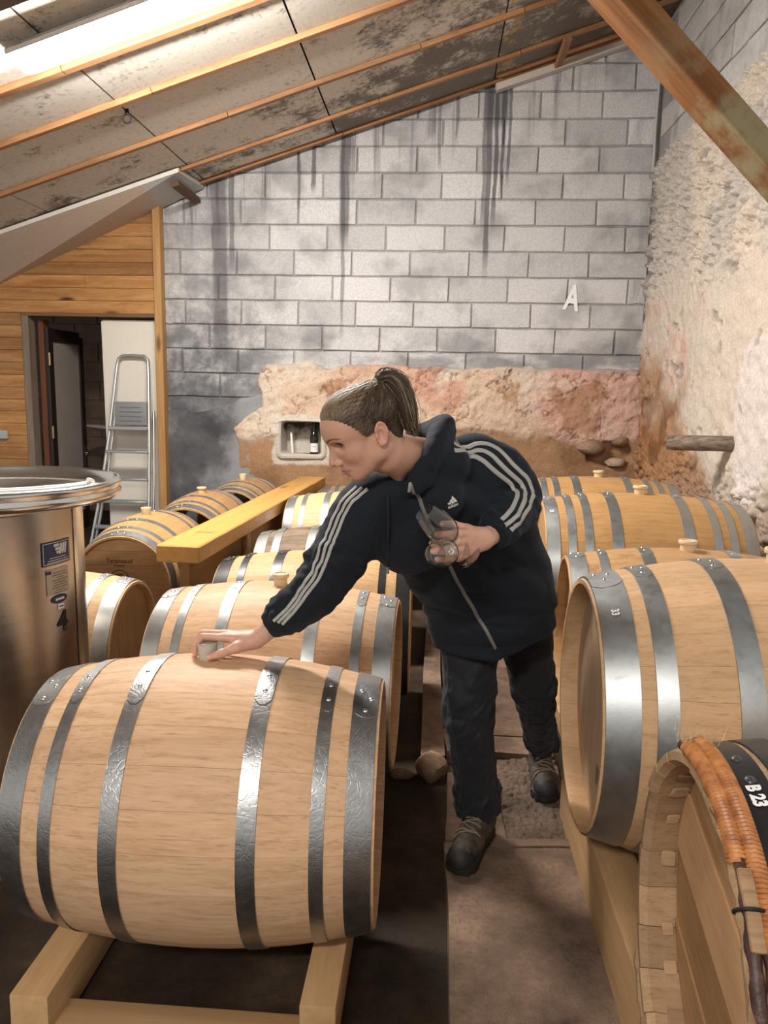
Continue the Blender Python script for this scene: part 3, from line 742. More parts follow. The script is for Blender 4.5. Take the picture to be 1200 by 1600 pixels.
obj('handle', tube_mesh('handle', [(0.03, 0.705, 0.80), (0.07, 0.705, 0.80), (0.075, 0.64, 0.80), (0.075, 0.60, 0.795)], 0.009, 8), M_CHROME, dr)
obj('handle', tube_mesh('handle', [(-0.03, 0.705, 0.80), (-0.07, 0.705, 0.80), (-0.075, 0.62, 0.80)], 0.009, 8), M_CHROME, dr)
M_SHELF = plain('pale_shelf', (0.45, 0.36, 0.32), 0.6)
sh = obj('corner_shelf', pymesh('corner_shelf', [(-3.9, 8.35, 1.03), (-3.55, 8.2, 1.03), (-3.45, 8.75, 1.03), (-3.55, 8.2, 0.99), (-3.9, 8.35, 1.01), (-3.45, 8.75, 0.99), (-3.5, 8.5, 0.80)], [(0, 1, 2), (0, 4, 3, 1), (3, 4, 6), (1, 3, 5, 2), (0, 2, 5, 4), (3, 6, 5), (4, 5, 6)]), M_SHELF)
tag(sh, 'pale pointed corner shelf in the dark passage behind the doorway', 'shelf')
# white sheet panel standing in the doorway
bm = bmesh.new(); add_box(bm, (-0.285, -0.02, 0), (0.275, 0.02, 2.13)); bmesh.ops.bevel(bm, geom=bm.edges[:], offset=0.012, segments=2, affect='EDGES')
wp = obj('leaning_sheet', bm_mesh('leaning_sheet', bm), plain('white_painted_sheet', (0.70, 0.65, 0.57), 0.6, 0, 0.05, 9), None, (-2.90, 7.27, -0.05), (radians(1.0), 0, 0))
tag(wp, 'tall off-white painted sheet leaning in the doorway behind the ladder', 'panel')
sb = box('switch_box', (-0.05, -0.03, -0.04), (0.05, 0, 0.04), plain('grey_switch', (0.4, 0.42, 0.42), 0.5), None, 0.006, 2, (-4.16, 7.148, 0.985)); tag(sb, 'small grey switch box on the pine boarding', 'switch')

me = text_mesh('painted_letter', 'A', 0.30, bold=0.010)
o = obj('painted_letter', me, plain('white_paint_smear', (0.86, 0.86, 0.85), 0.7, 0, 0.1, 60), back); o.matrix_local = Matrix.Translation((1.175, YB - 0.008, 2.315)) @ Matrix.Rotation(pi / 2, 4, 'X') @ Matrix.Rotation(radians(-8), 4, 'Z') @ Matrix.Diagonal((0.62, 1.0, 1.0, 1.0))
# ================================================================== barrels
def mat_hoop(name, col, rough, metal=1.0, emboss=0.0, spangle=0.14):
    n = NT(name); co = n.oco(); r = n.rnd()
    sp = n.voro(co, 60, 'F1', 'Color'); a = n.noise(co, 14, 5, 0.65); b = n.noise(co, 120, 3, 0.7)
    g = n.sep(sp)[0]
    f = n.math('ADD', n.math('MULTIPLY', g, spangle), n.math('MULTIPLY', a, 1 - spangle))
    c = n.mix(f, tuple(q * 0.66 for q in col), tuple(min(1, q * 1.12) for q in col))
    c = n.mix(n.math('MULTIPLY', n.smooth(a, 0.60, 0.74), 0.35), c, tuple(q * 0.45 for q in col))
    n.set(Base_Color=c, Metallic=metal, Roughness=n.math('ADD', rough, n.math('MULTIPLY', n.math('SUBTRACT', f, 0.5), 0.22)))
    if emboss > 0:
        w = n.voro(n.vadd(n.vmul(co, (1, 1, 1)), n.vmul(n.noise(co, 22, 2, 0.5, 0, True), (0.05, 0.05, 0.05))), 26, 'DISTANCE_TO_EDGE')
        vine = n.smooth(w, 0.0, 0.07)
        w2 = n.math('ABSOLUTE', n.math('SUBTRACT', n.noise(co, 48, 1, 0.4), 0.5))
        vine = n.math('MULTIPLY', vine, n.smooth(w2, 0.0, 0.05))
        n.bump(vine, emboss, 0.0012)
    else: n.bump(b, 0.08, 0.002)
    return n.m
def mat_oak(name, light, dark, stain=0.0, rough=0.55, rv=0.10, contrast=1.0):
    n = NT(name); r = n.rnd(); co = n.oco()
    off = n.comb(n.math('MULTIPLY', r, 31.0), n.math('MULTIPLY', r, 77.0), n.math('MULTIPLY', r, 13.0))
    warp = n.noise(n.vadd(n.vmul(co, (4, 9, 9)), off), 1.0, 2, 0.5, 0, True)
    v = n.vadd(n.vadd(n.vmul(co, (3.0, 55, 55)), off), n.vmul(warp, (1.5, 3.0, 3.0)))
    g = n.noise(v, 1.0, 4, 0.6); fine = n.noise(n.vmul(v, (5, 3.2, 3.2)), 1.0, 3, 0.75)
    fl = n.noise(n.vadd(n.vmul(co, (9, 190, 190)), off), 1.0, 2, 0.6)
    f = n.math('ADD', n.math('MULTIPLY', g, 0.6), n.math('MULTIPLY', fine, 0.4))
    k = 0.17 / contrast
    c = n.ramp(f, [(0.5 - k, dark), (0.5, tuple(a * 0.6 + b * 0.4 for a, b in zip(light, dark))), (0.5 + k, light)])
    c = n.mix(n.math('MULTIPLY', n.smooth(fl, 0.58, 0.70), 0.45), c, tuple(q * 0.6 for q in dark))
    big = n.noise(n.vadd(n.vmul(co, (2, 5, 5)), off), 1.0, 3, 0.6)
    c = n.mix(n.math('MULTIPLY', n.smooth(big, 0.5, 0.72), 0.35), c, dark)
    c = n.mix(1.0, c, n.ramp(r, [(0, 1 - rv), (1, 1 + rv * 0.3)]), 'MULTIPLY')
    if stain > 0:
        s = n.noise(n.vmul(n.pos(), (9, 9, 3)), 1.0, 4, 0.65)
        c = n.mix(n.math('MULTIPLY', n.smooth(s, 0.50, 0.72), stain), c, tuple(q * 0.25 for q in dark))
    n.set(Base_Color=c, Roughness=rough, Specular_IOR_Level=0.3)
    n.bump(f, 0.10, 0.002); return n.m
OAK_NEW = mat_oak('new_oak', (0.73, 0.475, 0.29), (0.51, 0.295, 0.155))
OAK_NEWR = mat_oak('new_oak_pale', (0.69, 0.445, 0.25), (0.53, 0.315, 0.16))
OAK_GOLD = mat_oak('golden_oak', (0.52, 0.30, 0.125), (0.38, 0.20, 0.075), 0.15)
OAK_USED = mat_oak('used_oak', (0.55, 0.33, 0.16), (0.40, 0.22, 0.095), 0.45)
OAK_OLD = mat_oak('weathered_oak', (0.30, 0.215, 0.15), (0.14, 0.092, 0.06), 0.75, 0.75, 0.4)
OAK_BLOND = mat_oak('blond_oak', (0.60, 0.38, 0.19), (0.44, 0.26, 0.115), 0.25)
OAK_HEAD = mat_oak('oak_head', (0.50, 0.30, 0.14), (0.36, 0.20, 0.085), 0.1)
OAK_HEAD_PALE = mat_oak('oak_head_pale', (0.66, 0.47, 0.31), (0.49, 0.33, 0.20), 0.05, 0.6, 0.12, 0.8)
OAK_HEAD_WARM = mat_oak('oak_head_warm', (0.56, 0.335, 0.165), (0.40, 0.22, 0.10), 0.1, 0.6, 0.25)
ZINC = mat_hoop('zinc_hoop', (0.55, 0.56, 0.555), 0.40)
ZINC_EMB = mat_hoop('embossed_zinc_hoop', (0.50, 0.50, 0.50), 0.36, 1.0, 0.17)
ZINC_DULL = mat_hoop('dull_zinc_hoop', (0.44, 0.455, 0.455), 0.44)
ZINC_OLD = mat_hoop('old_zinc_hoop', (0.30, 0.30, 0.28), 0.6)
BLACK_HOOP = mat_hoop('black_painted_hoop', (0.022, 0.022, 0.024), 0.35, 0.0)
M_RIVET = plain('zinc_rivet', (0.62, 0.63, 0.64), 0.3, 1.0)
M_RIVET_BLACK = plain('black_rivet', (0.05, 0.05, 0.055), 0.35)
M_BUNG = plain('cream_silicone', (0.66, 0.50, 0.31), 0.45, 0, 0.04)
M_BUNG_W = plain('wax_silicone', (0.70, 0.57, 0.36), 0.4, 0, 0.04)
M_BRAND = plain('burnt_brand', (0.10, 0.055, 0.028), 0.8)
M_CHALK = plain('white_paint_mark', (0.80, 0.80, 0.78), 0.7)

_riv = {}
def rivet_mesh(mat, r=0.007):
    k = (mat.name, r)
    if k not in _riv:
        me = lathe_mesh('rivet', [(0.0001, 0.55 * r), (0.5 * r, 0.48 * r), (0.85 * r, 0.25 * r), (r, 0.0)], 10, 'Z'); me.materials.append(mat); _riv[k] = me
    return _riv[k]
def bprof(s, L, rb, re):
    u = 2 * s / L; return re + (rb - re) * (1 - u * u)
H3 = [(0.006, 0.068), (0.112, 0.145), (0.262, 0.306)]
H4 = [(0.006, 0.060), (0.092, 0.126), (0.160, 0.195), (0.270, 0.315)]
def barrel(name, c, yaw, L, rb, re, oak, hoopm, label, group, hoops=H3, nst=26, staves=True, ends='', headm=None, lap=0.12, rivm=None, head_turn=0.0, rivn=2, hmats=None, headboards=6, nrv=True, end_inset=0.045):
    rivm = rivm or M_RIVET
    root = empty(name, (c[0], c[1], c[2] - rb), radians(yaw)); tag(root, label, 'barrel', group)
    C = Vector((0, 0, rb))
    # staves
    th = 0.026; ns = 14; segs = 3
    ss = [-L / 2] + [-L / 2 + 0.012] + list(np.linspace(-L / 2 + 0.05, L / 2 - 0.05, ns - 3)) + [L / 2 - 0.012, L / 2]
    def sect(s, a):
        r = bprof(s, L, rb, re)
        e = L / 2 - abs(s)
        ro = r - (0.004 if e < 0.001 else 0.0)
        ri = r - th + (0.010 if e < 0.001 else (0.004 if e < 0.02 else 0))
        return (s, ro * sin(a), ro * cos(a)), (s, ri * sin(a), ri * cos(a))
    def stave_mesh(da, n=segs):
        v = []; f = []
        g = 0.0003 / rb
        m = 2 * (n + 1)
        for s in ss:
            o_, i_ = [], []
            for k in range(n + 1):
                a = -da / 2 + g + (da - 2 * g) * k / n
                p, q = sect(s, a)
                if k in (0, n): p = tuple(Vector(p) * 1.0 - Vector((0, sin(a), cos(a))) * 0.0005)
                o_.append(p); i_.append(q)
            v += o_ + i_[::-1]
        for i in range(len(ss) - 1):
            for k in range(m):
                l = (k + 1) % m; f.append((i * m + k, i * m + l, (i + 1) * m + l, (i + 1) * m + k))
        f.append(tuple(range(m - 1, -1, -1))); f.append(tuple((len(ss) - 1) * m + k for k in range(m)))
        return sharp(pymesh('stave', v, f), 30)
    if staves:
        me = stave_mesh(2 * pi / nst); me.materials.append(oak)
        for i in range(nst):
            o = obj('stave', me, None, root, C); o.rotation_euler = (-2 * pi * i / nst, 0, 0)
    else:
        v = []; f = []; tot = 0
        for i in range(nst):
            w = stave_mesh(2 * pi / nst, 2); q = np.empty(len(w.vertices) * 3, np.float32); w.vertices.foreach_get('co', q); q = q.reshape(-1, 3)
            R_ = np.array(Matrix.Rotation(-2 * pi * i / nst, 3, 'X')); v.append(q @ R_.T)
            f += [tuple(x + tot for x in p.vertices) for p in w.polygons]; tot += len(q); bpy.data.meshes.remove(w)
        obj('staves', sharp(pymesh('staves', np.concatenate(v), f), 30), oak, root, C)
    # hoops
    hs = []
    for side in (-1, 1):
        for k, (e0, e1) in enumerate(hoops):
            a, b = side * (L / 2 - e0 * L / 0.88), side * (L / 2 - e1 * L / 0.88)
            if a > b: a, b = b, a
            hs.append((a, b, side, k))
    for (a, b, side, k) in hs:
        hm = hoopm
        off = 0.0028
        ra, rm, rz = (bprof(s, L, rb, re) + off for s in (a, (a + b) / 2, b))
        me = lathe_mesh('hoop', [(ra - 0.004, a), (ra, a + 0.0006), (rm, (a + b) / 2), (rz, b - 0.0006), (rz - 0.004, b)], 72, 'X', ang=40)
        # lapped end, a plate one thickness higher with a rounded tip
        bm = bmesh.new(); bm.from_mesh(me)
        t0, t1 = lap - 0.33, lap + 0.10 * random.random()
        rows = []
        na = 14
        for i in range(na + 1):
            t = t0 + (t1 - t0) * i / na
            e = min(1.0, (na - i) / 2.2); wd = sqrt(max(0.0, 1 - (1 - e) ** 2)) if e < 1 else 1.0
            row = []
            for j in range(3):
                s = (a + b) / 2 + (j - 1) * (b - a) / 2 * max(wd, 0.35) * 0.99
                r = bprof(s, L, rb, re) + off + 0.0016
                row.append(bm.verts.new((s, r * sin(t) * (-1), r * cos(t))))
            rows.append(row)
        edge = [r_[0] for r_ in rows] + [rows[-1][1]] + [r_[2] for r_ in rows[::-1]] + [rows[0][1]]
        for i in range(na):
            for j in range(2): bm.faces.new((rows[i][j], rows[i][j + 1], rows[i + 1][j + 1], rows[i + 1][j]))
        low = [bm.verts.new(Vector((v_.co.x, v_.co.y * (1 - 0.0022 / rb), v_.co.z * (1 - 0.0022 / rb)))) for v_ in edge]
        for i in range(len(edge)):
            j = (i + 1) % len(edge)
            try: bm.faces.new((edge[i], low[i], low[j], edge[j]))
            except ValueError: pass
        bmesh.ops.recalc_face_normals(bm, faces=bm.faces[:])
        me = bm_mesh('hoop', bm); sharp(me, 40)
        ho = obj('hoop', me, hm, root, C)
        if nrv:
            w = b - a
            pts = [(0.5, -0.045 / rb), (0.5, 0.015 / rb)] if w < 0.05 else [(0.3, -0.05 / rb), (0.7, -0.02 / rb), (0.5, 0.03 / rb)]
            for (fs, dt) in pts[:3]:
                s = a + w * fs; t = lap - 0.1 + dt; r = bprof(s, L, rb, re) + off + 0.001
                o = obj('rivet', rivet_mesh(rivm), None, ho, (s, -r * sin(t), r * cos(t))); o.rotation_euler = (t, 0, 0)
    # heads
    for e in ends:
        side = -1 if e == 'L' else 1
        s0 = side * (L / 2 - end_inset); R = bprof(s0, L, rb, re) - th + 0.003
        hd = empty('head', C, 0, root)
        wids = [random.uniform(0.8, 1.25) for _ in range(headboards)]; tot = sum(wids); y = -R
        for i, w in enumerate(wids):
            y0, y1 = y, y + 2 * R * w / tot; y = y1
            y0b, y1b = y0 + 0.0008, y1 - 0.0008
            pts = []
            for t in np.linspace(y0b, y1b, 7): pts.append((t, sqrt(max(1e-6, R * R - t * t))))
            poly = pts + [(p[0], -p[1]) for p in pts[::-1]]
            v = [(0.0, p[0], p[1]) for p in poly] + [(0.018, p[0], p[1]) for p in poly]; n_ = len(poly)
            f = [tuple(range(n_)), tuple(range(2 * n_ - 1, n_ - 1, -1))] + [(q, q + n_, (q + 1) % n_ + n_, (q + 1) % n_) for q in range(n_)]
            # board runs along local z of the piece: swap so the grain follows it
            mm = headm[i % len(headm)] if isinstance(headm, list) else (headm or OAK_HEAD)
            v = [(p[2], p[1], p[0] - (0.018 if side < 0 else 0)) for p in v]           # lie flat, grain along x
            me_h = pymesh('head_board', v, f)
            bm_ = bmesh.new(); bm_.from_mesh(me_h); bmesh.ops.recalc_face_normals(bm_, faces=bm_.faces[:]); bm_.to_mesh(me_h); bm_.free()
            o = obj('head_board', me_h, mm, hd)
            # local x -> up, y -> across, z -> barrel axis
            B = Matrix(((0, 0, 1, 0), (0, 1, 0, 0), (-1, 0, 0, 0), (0, 0, 0, 1))).inverted()
            B = Matrix(((0, 0, 1, s0 if side > 0 else s0 + 0.0), (0, 1, 0, 0), (1, 0, 0, 0), (0, 0, 0, 1)))
            o.matrix_local = Matrix.Rotation(radians(head_turn), 4, 'X') @ B
    return root
def bung(c, rb, label, mat=None, tilt=0.0, r=0.030, h=0.045, cup=False):
    """lipped stopper standing in the bung hole"""
    t = empty('bung', (c[0], c[1], c[2] + rb - 0.004)); tag(t, label, 'bung', 'bungs in the barrels')
    if cup: pr = [(r * 0.74, -0.012), (r * 0.78, 0.002), (r, h), (r * 0.98, h + 0.003), (r * 0.86, h + 0.003), (r * 0.80, h - 0.006), (0.0002, h - 0.006)]
    else: pr = [(r * 0.78, -0.012), (r * 0.80, 0.004), (r * 0.82, h * 0.62), (r * 0.98, h * 0.66), (r * 1.04, h * 0.74), (r * 1.04, h * 0.92), (r * 0.98, h), (r * 0.72, h + 0.001), (r * 0.68, h - 0.003), (0.0002, h - 0.002)]
    obj('stopper', lathe_mesh('stopper', pr, 28, 'Z', ang=45), mat or M_BUNG, t)
    t.rotation_euler = (tilt, 0, 0); return t

GL = 'barrels laid in the row on the left'; GR = 'large barrels laid in the row on the right'; GA = 'barrels end to end in the far left corner'
random.seed(11)
L1 = barrel('barrel', (-0.557, 1.877, 0.423), 1.24, 0.874, 0.365, 0.309, OAK_NEW, ZINC_EMB, 'new pale oak barrel with embossed zinc hoops under the outstretched hand', GL, ends='R', headm=OAK_HEAD, lap=0.40, nst=24)
L2 = barrel('barrel', (-0.564, 2.754, 0.408), -0.98, 0.885, 0.361, 0.310, OAK_NEW, ZINC, 'pale oak barrel with plain zinc hoops directly behind the hand-touched front barrel', GL, ends='R', headm=OAK_HEAD, lap=0.22)
L3 = barrel('barrel', (-0.547, 3.511, 0.372), 0.79, 0.904, 0.358, 0.302, OAK_BLOND, BLACK_HOOP, 'blond oak barrel with black painted hoops behind the reaching sleeve', GL, ends='R', headm=OAK_HEAD, lap=0.1, rivm=M_RIVET_BLACK)
L4 = barrel('barrel', (-0.583, 4.493, 0.326), -0.31, 0.921, 0.345, 0.290, OAK_OLD, ZINC_OLD, 'old dark weathered barrel with stained staves and dull hoops', GL, hoops=[(0.006, 0.07), (0.105, 0.15), (0.30, 0.345)], lap=0.1, nrv=False)
L5 = barrel('barrel', (-0.592, 5.474, 0.406), -1.48, 0.926, 0.345, 0.290, OAK_NEWR, ZINC, 'pale oak barrel with zinc hoops beyond the old weathered barrel', GL, lap=0.1, staves=False)
L6 = barrel('barrel', (-0.50, 6.40, 0.365), 0.0, 0.90, 0.335, 0.285, OAK_OLD, ZINC_OLD, 'dark grey-hooped barrel at the back wall, farthest in its row', GL, lap=0.1, staves=False, nrv=False)
R1 = barrel('barrel', (0.949, 2.154, 0.607), -0.96, 1.028, 0.434, 0.359, OAK_NEWR, ZINC_DULL, 'large new oak barrel with wide zinc hoops beside the farther boot', GR, ends='L', headm=OAK_HEAD_PALE, lap=0.12, nst=30, head_turn=6, end_inset=0.075, hoops=[(0.005, 0.075), (0.105, 0.148), (0.262, 0.312)])
R2 = barrel('barrel', (1.028, 3.128, 0.486), -3.65, 0.961, 0.387, 0.336, OAK_USED, ZINC_DULL, 'stained oak barrel half hidden behind the large new barrel', GR, ends='L', headm=OAK_HEAD_PALE, lap=0.12, nst=28, end_inset=0.07)
R3 = barrel('barrel', (1.053, 4.001, 0.580), -0.78, 1.009, 0.407, 0.360, OAK_GOLD, ZINC_DULL, 'golden oak barrel with eight zinc hoops behind the bent elbow', GR, hoops=H4, ends='L', headm=OAK_HEAD, lap=0.12, nst=28)
R4 = barrel('barrel', (1.090, 5.214, 0.538), -0.67, 0.994, 0.399, 0.359, OAK_GOLD, ZINC_DULL, 'golden oak barrel farthest in the row below the stone wall', GR, hoops=H4, lap=0.12, staves=False)
LA1 = barrel('barrel', (-1.841, 4.739, 0.326), 92.1, 0.918, 0.344, 0.291, OAK_GOLD, ZINC_DULL, 'golden barrel showing its branded round head beside the heavy timber', GA, ends='L', headm=OAK_HEAD, lap=0.05, head_turn=90, hoops=H3)
LA2 = barrel('barrel', (-1.775, 5.70, 0.345), 91.5, 0.90, 0.340, 0.290, OAK_GOLD, ZINC_DULL, 'golden barrel behind the branded one, middle of three end to end', GA, lap=0.05, staves=False)
LA3 = barrel('barrel', (-1.70, 6.66, 0.345), 91.0, 0.90, 0.330, 0.290, OAK_USED, ZINC_DULL, 'brownish barrel against the grey cement wall, last of three end to end', GA, lap=0.05, staves=False)
LB = barrel('barrel', (-1.80, 3.262, 0.316), 0.77, 0.919, 0.340, 0.300, OAK_NEWR, ZINC, 'pale oak barrel between the steel tank and the branded barrel', GL, ends='R', headm=OAK_HEAD, lap=0.10)
random.seed(5)
bung((-0.564, 2.754, 0.408), 0.361, 'cream lipped bung in the plain-hooped barrel behind the front one')
bung((-0.547, 3.511, 0.372), 0.358, 'pale waxy bung in the black-hooped barrel', M_BUNG_W, cup=True, h=0.04)
bung((0.949, 2.154, 0.607), 0.434, 'cream bung of the large new barrel at the picture edge', M_BUNG)
bung((1.028, 3.128, 0.486), 0.387, 'cream lipped bung in the stained oak barrel', M_BUNG, r=0.036)
bung((1.053, 4.001, 0.580), 0.407, 'cream lipped bung in the eight-hooped golden barrel', M_BUNG, r=0.036)
bung((1.090, 5.214, 0.538), 0.399, 'cream bung in the barrel below the stone wall hole', M_BUNG, r=0.035)
bung((-1.841, 4.739, 0.326), 0.344, 'pale waxy bung in the branded barrel', M_BUNG_W, cup=True, r=0.033)
bung((-1.775, 5.70, 0.345), 0.340, 'cream bung on the middle barrel of the end-to-end row', M_BUNG, r=0.036)
bung((-1.70, 6.66, 0.345), 0.330, 'pale bung on the barrel against the cement wall', M_BUNG_W, cup=True, r=0.033, h=0.05)

# brands, painted marks
def flat_mark(body, size, root, M, mat, bold=0.0, name='lettering'):
    me = text_mesh(name, body, size, bold=bold); o = obj(name, me, mat, root); o.matrix_local = M; return o
def head_frame(L, rb, inset, side, y, z):
    # writing plane on a head: text x -> across, text y -> up, facing outwards
    s = side * (L / 2 - inset)
    if side < 0: return Matrix(((0, 0, -1, s - 0.0195), (-1, 0, 0, y), (0, 1, 0, rb + z), (0, 0, 0, 1)))
    return Matrix(((0, 0, 1, s + 0.0195), (1, 0, 0, y), (0, 1, 0, rb + z), (0, 0, 0, 1)))
LH = 0.918
for body, sz, z in (('Taransaud', 0.038, 0.135), ('France', 0.022, 0.108), ('T', 0.085, 0.025), ('o o', 0.05, -0.055)):
    flat_mark(body, sz, LA1, head_frame(LH, 0.344, 0.045, -1, 0.02, z), M_BRAND, 0.0004)
rg = obj('brand_ring', lathe_mesh('brand_ring', [(0.052, 0), (0.058, 0), (0.058, 0.0008), (0.052, 0.0008)], 40, 'Z', True), M_BRAND, LA1); rg.matrix_local = head_frame(LH, 0.344, 0.045, -1, 0.02, 0.025)
for i in range(4):
    o = obj('tally_mark', box_mesh('tally_mark', (-0.0012, 0, -0.03 + 0.006 * (i % 2)), (0.0012, 0.0006, 0.03)), M_BRAND, R1)
    o.matrix_local = Matrix.Translation((-1.028 / 2 + 0.075 - 0.0188, -0.045 - 0.011 * i, 0.434 - 0.20)) @ Matrix.Rotation(radians(90), 4, 'Z')
def hoop_text(root, L, rb, re, s, ang, body, size, mat, turn=pi / 2, bold=0.001):
    me = text_mesh('painted_mark', body, size, bold=bold)
    q = np.empty(len(me.vertices) * 3, np.float32); me.vertices.foreach_get('co', q); q = q.reshape(-1, 3)
    ct, st = cos(turn), sin(turn); x = q[:, 0] * ct - q[:, 1] * st; y = q[:, 0] * st + q[:, 1] * ct
    r = bprof(s + x, L, rb, re) + 0.0052; a = ang + y / rb
    out = np.stack([s + x, -r * np.cos(a), rb + r * np.sin(a)], -1); me.vertices.foreach_set('co', out.astype(np.float32).ravel()); me.update()
    return obj('painted_mark', me, mat, root)
hoop_text(R1, 1.028, 0.434, 0.359, -1.028 / 2 + 0.046, radians(60), '33', 0.026, M_CHALK, -pi / 2)
hoop_text(R2, 0.961, 0.387, 0.336, -0.961 / 2 + 0.04, radians(57), '18', 0.026, M_CHALK, -pi / 2)
hoop_text(R3, 1.009, 0.407, 0.360, -1.009 / 2 + 0.038, radians(62), '21', 0.026, M_CHALK, -pi / 2)

# ---- foreground barrel with bound chestnut hoops
R0 = empty('barrel', (0.935, 1.160, 0.563 - 0.39), radians(-2.66)); tag(R0, 'foreground barrel with wicker-bound wooden hoops and black bands marked in white', 'barrel', GR)
def wicker_barrel(root):
    L, rb, re = 1.0, 0.39, 0.340; C = Vector((0, 0, rb)); nst = 26; th = 0.032
    oak = mat_oak('aged_pale_oak', (0.52, 0.345, 0.20), (0.36, 0.215, 0.11), 0.35, 0.65, 0.3)
    v = []
    ss = [-L / 2, -L / 2 + 0.015] + list(np.linspace(-L / 2 + 0.05, L / 2, 10)); da = 2 * pi / nst; n = 3; f = []; m = 2 * (n + 1)
    for s in ss:
        r = bprof(s, L, rb, re); o_, i_ = [], []
        for k in range(n + 1):
            a = -da / 2 + 0.002 + (da - 0.004) * k / n; e = s + L / 2
            ro = r - (0.005 if e < 0.001 else 0); ri = r - th + (0.012 if e < 0.001 else 0)
            o_.append((s, ro * sin(a), ro * cos(a))); i_.append((s, ri * sin(a), ri * cos(a)))
        v += o_ + i_[::-1]
    for i in range(len(ss) - 1):
        for k in range(m): f.append((i * m + k, i * m + (k + 1) % m, (i + 1) * m + (k + 1) % m, (i + 1) * m + k))
    f.append(tuple(range(m - 1, -1, -1))); f.append(tuple((len(ss) - 1) * m + k for k in range(m)))
    me = sharp(pymesh('stave', v, f), 30); me.materials.append(oak)
    for i in range(nst):
        o = obj('stave', me, None, root, C + Vector((random.uniform(-0.004, 0.004), 0, 0))); o.rotation_euler = (-2 * pi * i / nst, 0, 0)
    # croze blocks: short stepped blocks seen inside the chime
    hb = sharp(box_mesh('croze_block', (-0.014, -0.018, -0.008), (0.014, 0.018, 0.006), 0.003), 40); hb.materials.append(oak)
    for i in range(26):
        if random.random() < 0.35: continue
        a = 2 * pi * (i + 0.5 + random.uniform(-0.2, 0.2)) / 26; r = bprof(-L / 2 + 0.045, L, rb, re) - th - 0.001
        o = obj('croze_block', hb, None, root, C + Vector((-L / 2 + 0.055, r * sin(a), r * cos(a)))); o.rotation_euler = (-a, 0, random.uniform(-0.25, 0.25)); o.scale = (random.uniform(0.7, 1.4), random.uniform(0.6, 1.15), random.uniform(0.25, 0.6))
    # head of wide boards set on the slant
    s0 = -L / 2 + 0.075; R = bprof(s0, L, rb, re) - th - 0.004
    hd = empty('head', C, 0, root); bounds = [-R, -0.085, 0.055, 0.19, R]
    mats = [OAK_HEAD_WARM, mat_oak('oak_head_light', (0.74, 0.46, 0.25), (0.60, 0.34, 0.165), 0.0), mat_oak('oak_head_mid', (0.46, 0.27, 0.125), (0.33, 0.18, 0.075), 0.05), OAK_HEAD_WARM]
    B = Matrix(((0, 0, 1, s0), (0, 1, 0, 0), (1, 0, 0, 0), (0, 0, 0, 1)))
    for i in range(4):
        y0, y1 = bounds[i] + 0.001, bounds[i + 1] - 0.001; pts = [(t, sqrt(max(1e-6, R * R - t * t))) for t in np.linspace(y0, y1, 9)]
        poly = pts + [(p[0], -p[1]) for p in pts[::-1]]; n_ = len(poly); z = -0.004 * (i % 2)
        vv_ = [(p[1], p[0], z) for p in poly] + [(p[1], p[0], 0.022) for p in poly]
        f = [tuple(range(n_)), tuple(range(2 * n_ - 1, n_ - 1, -1))] + [(q, q + n_, (q + 1) % n_ + n_, (q + 1) % n_) for q in range(n_)]
        me_h = pymesh('head_board', vv_, f); bm_ = bmesh.new(); bm_.from_mesh(me_h); bmesh.ops.recalc_face_normals(bm_, faces=bm_.faces[:]); bm_.to_mesh(me_h); bm_.free()
        o = obj('head_board', me_h, mats[i], hd); o.matrix_local = Matrix.Rotation(radians(-77), 4, 'X') @ B
    # chestnut hoops: dark round rods with split pale backs, tied with osier
    bark = NT('chestnut_bark'); co = bark.oco(); a_ = bark.noise(co, 22, 5, 0.65)
    bark.set(Base_Color=bark.ramp(a_, [(0.36, (0.030, 0.014, 0.012)), (0.6, (0.070, 0.033, 0.025)), (0.74, (0.20, 0.10, 0.05))]), Roughness=0.5); bark.bump(a_, 0.6, 0.01)
    pale = wood('split_chestnut', (0.50, 0.33, 0.18), (0.22, 0.11, 0.05), 'X', 2.0)
    osier = NT('osier_binding'); co = osier.oco(); a_ = osier.noise(co, 40, 4, 0.6)
    osier.set(Base_Color=osier.ramp(a_, [(0.3, (0.26, 0.085, 0.022)), (0.6, (0.52, 0.21, 0.065)), (0.8, (0.62, 0.32, 0.13))]), Roughness=0.42)
    rods = [(-L / 2 + 0.006, 0.0100), (-L / 2 + 0.026, 0.0105)]
    for k, (s, rr) in enumerate(rods):
        pts = []
        for t in np.linspace(-0.30, 4.0, 72):
            r = bprof(s, L, rb, re) + rr * 0.85; pts.append((s + 0.003 * sin(5 * t + k), -r * sin(t), r * cos(t)))
        ho = obj('wooden_hoop', tube_mesh('wooden_hoop', pts, [rr * (1 + 0.10 * sin(9 * i + k)) for i in range(72)], 9), bark.m, root, C)
        if k == 0:
            pts2 = [(s - rr * 0.75, (bprof(s, L, rb, re) + rr * 0.4) * sin(t), (bprof(s, L, rb, re) + rr * 0.4) * cos(t)) for t in np.linspace(0.15, pi * 1.3, 60)]
            pts2 = [(p[0], -p[1], p[2]) for p in pts2]
            obj('split_back', tube_mesh('split_back', pts2, [0.008 + 0.003 * sin(3.7 * i) for i in range(60)], 6), pale, ho)
        a0_, a1_ = ((-0.24, 0.55), (-0.26, 0.86))[k]
        # osier turns, one coil per rod
        turns = 62 if k else 44; hp = []
        N_ = turns * 8
        for i in range(N_ + 1):
            t = a0_ + (a1_ - a0_) * i / N_; r = bprof(s, L, rb, re) + rr * 0.85; ph_ = 2 * pi * i / 8
            w = rr + 0.0022
            rc = r + w * cos(ph_); hp.append((s + w * sin(ph_), -rc * sin(t), rc * cos(t)))
        obj('osier_binding', tube_mesh('osier_binding', hp, 0.0036, 5), osier.m, ho)
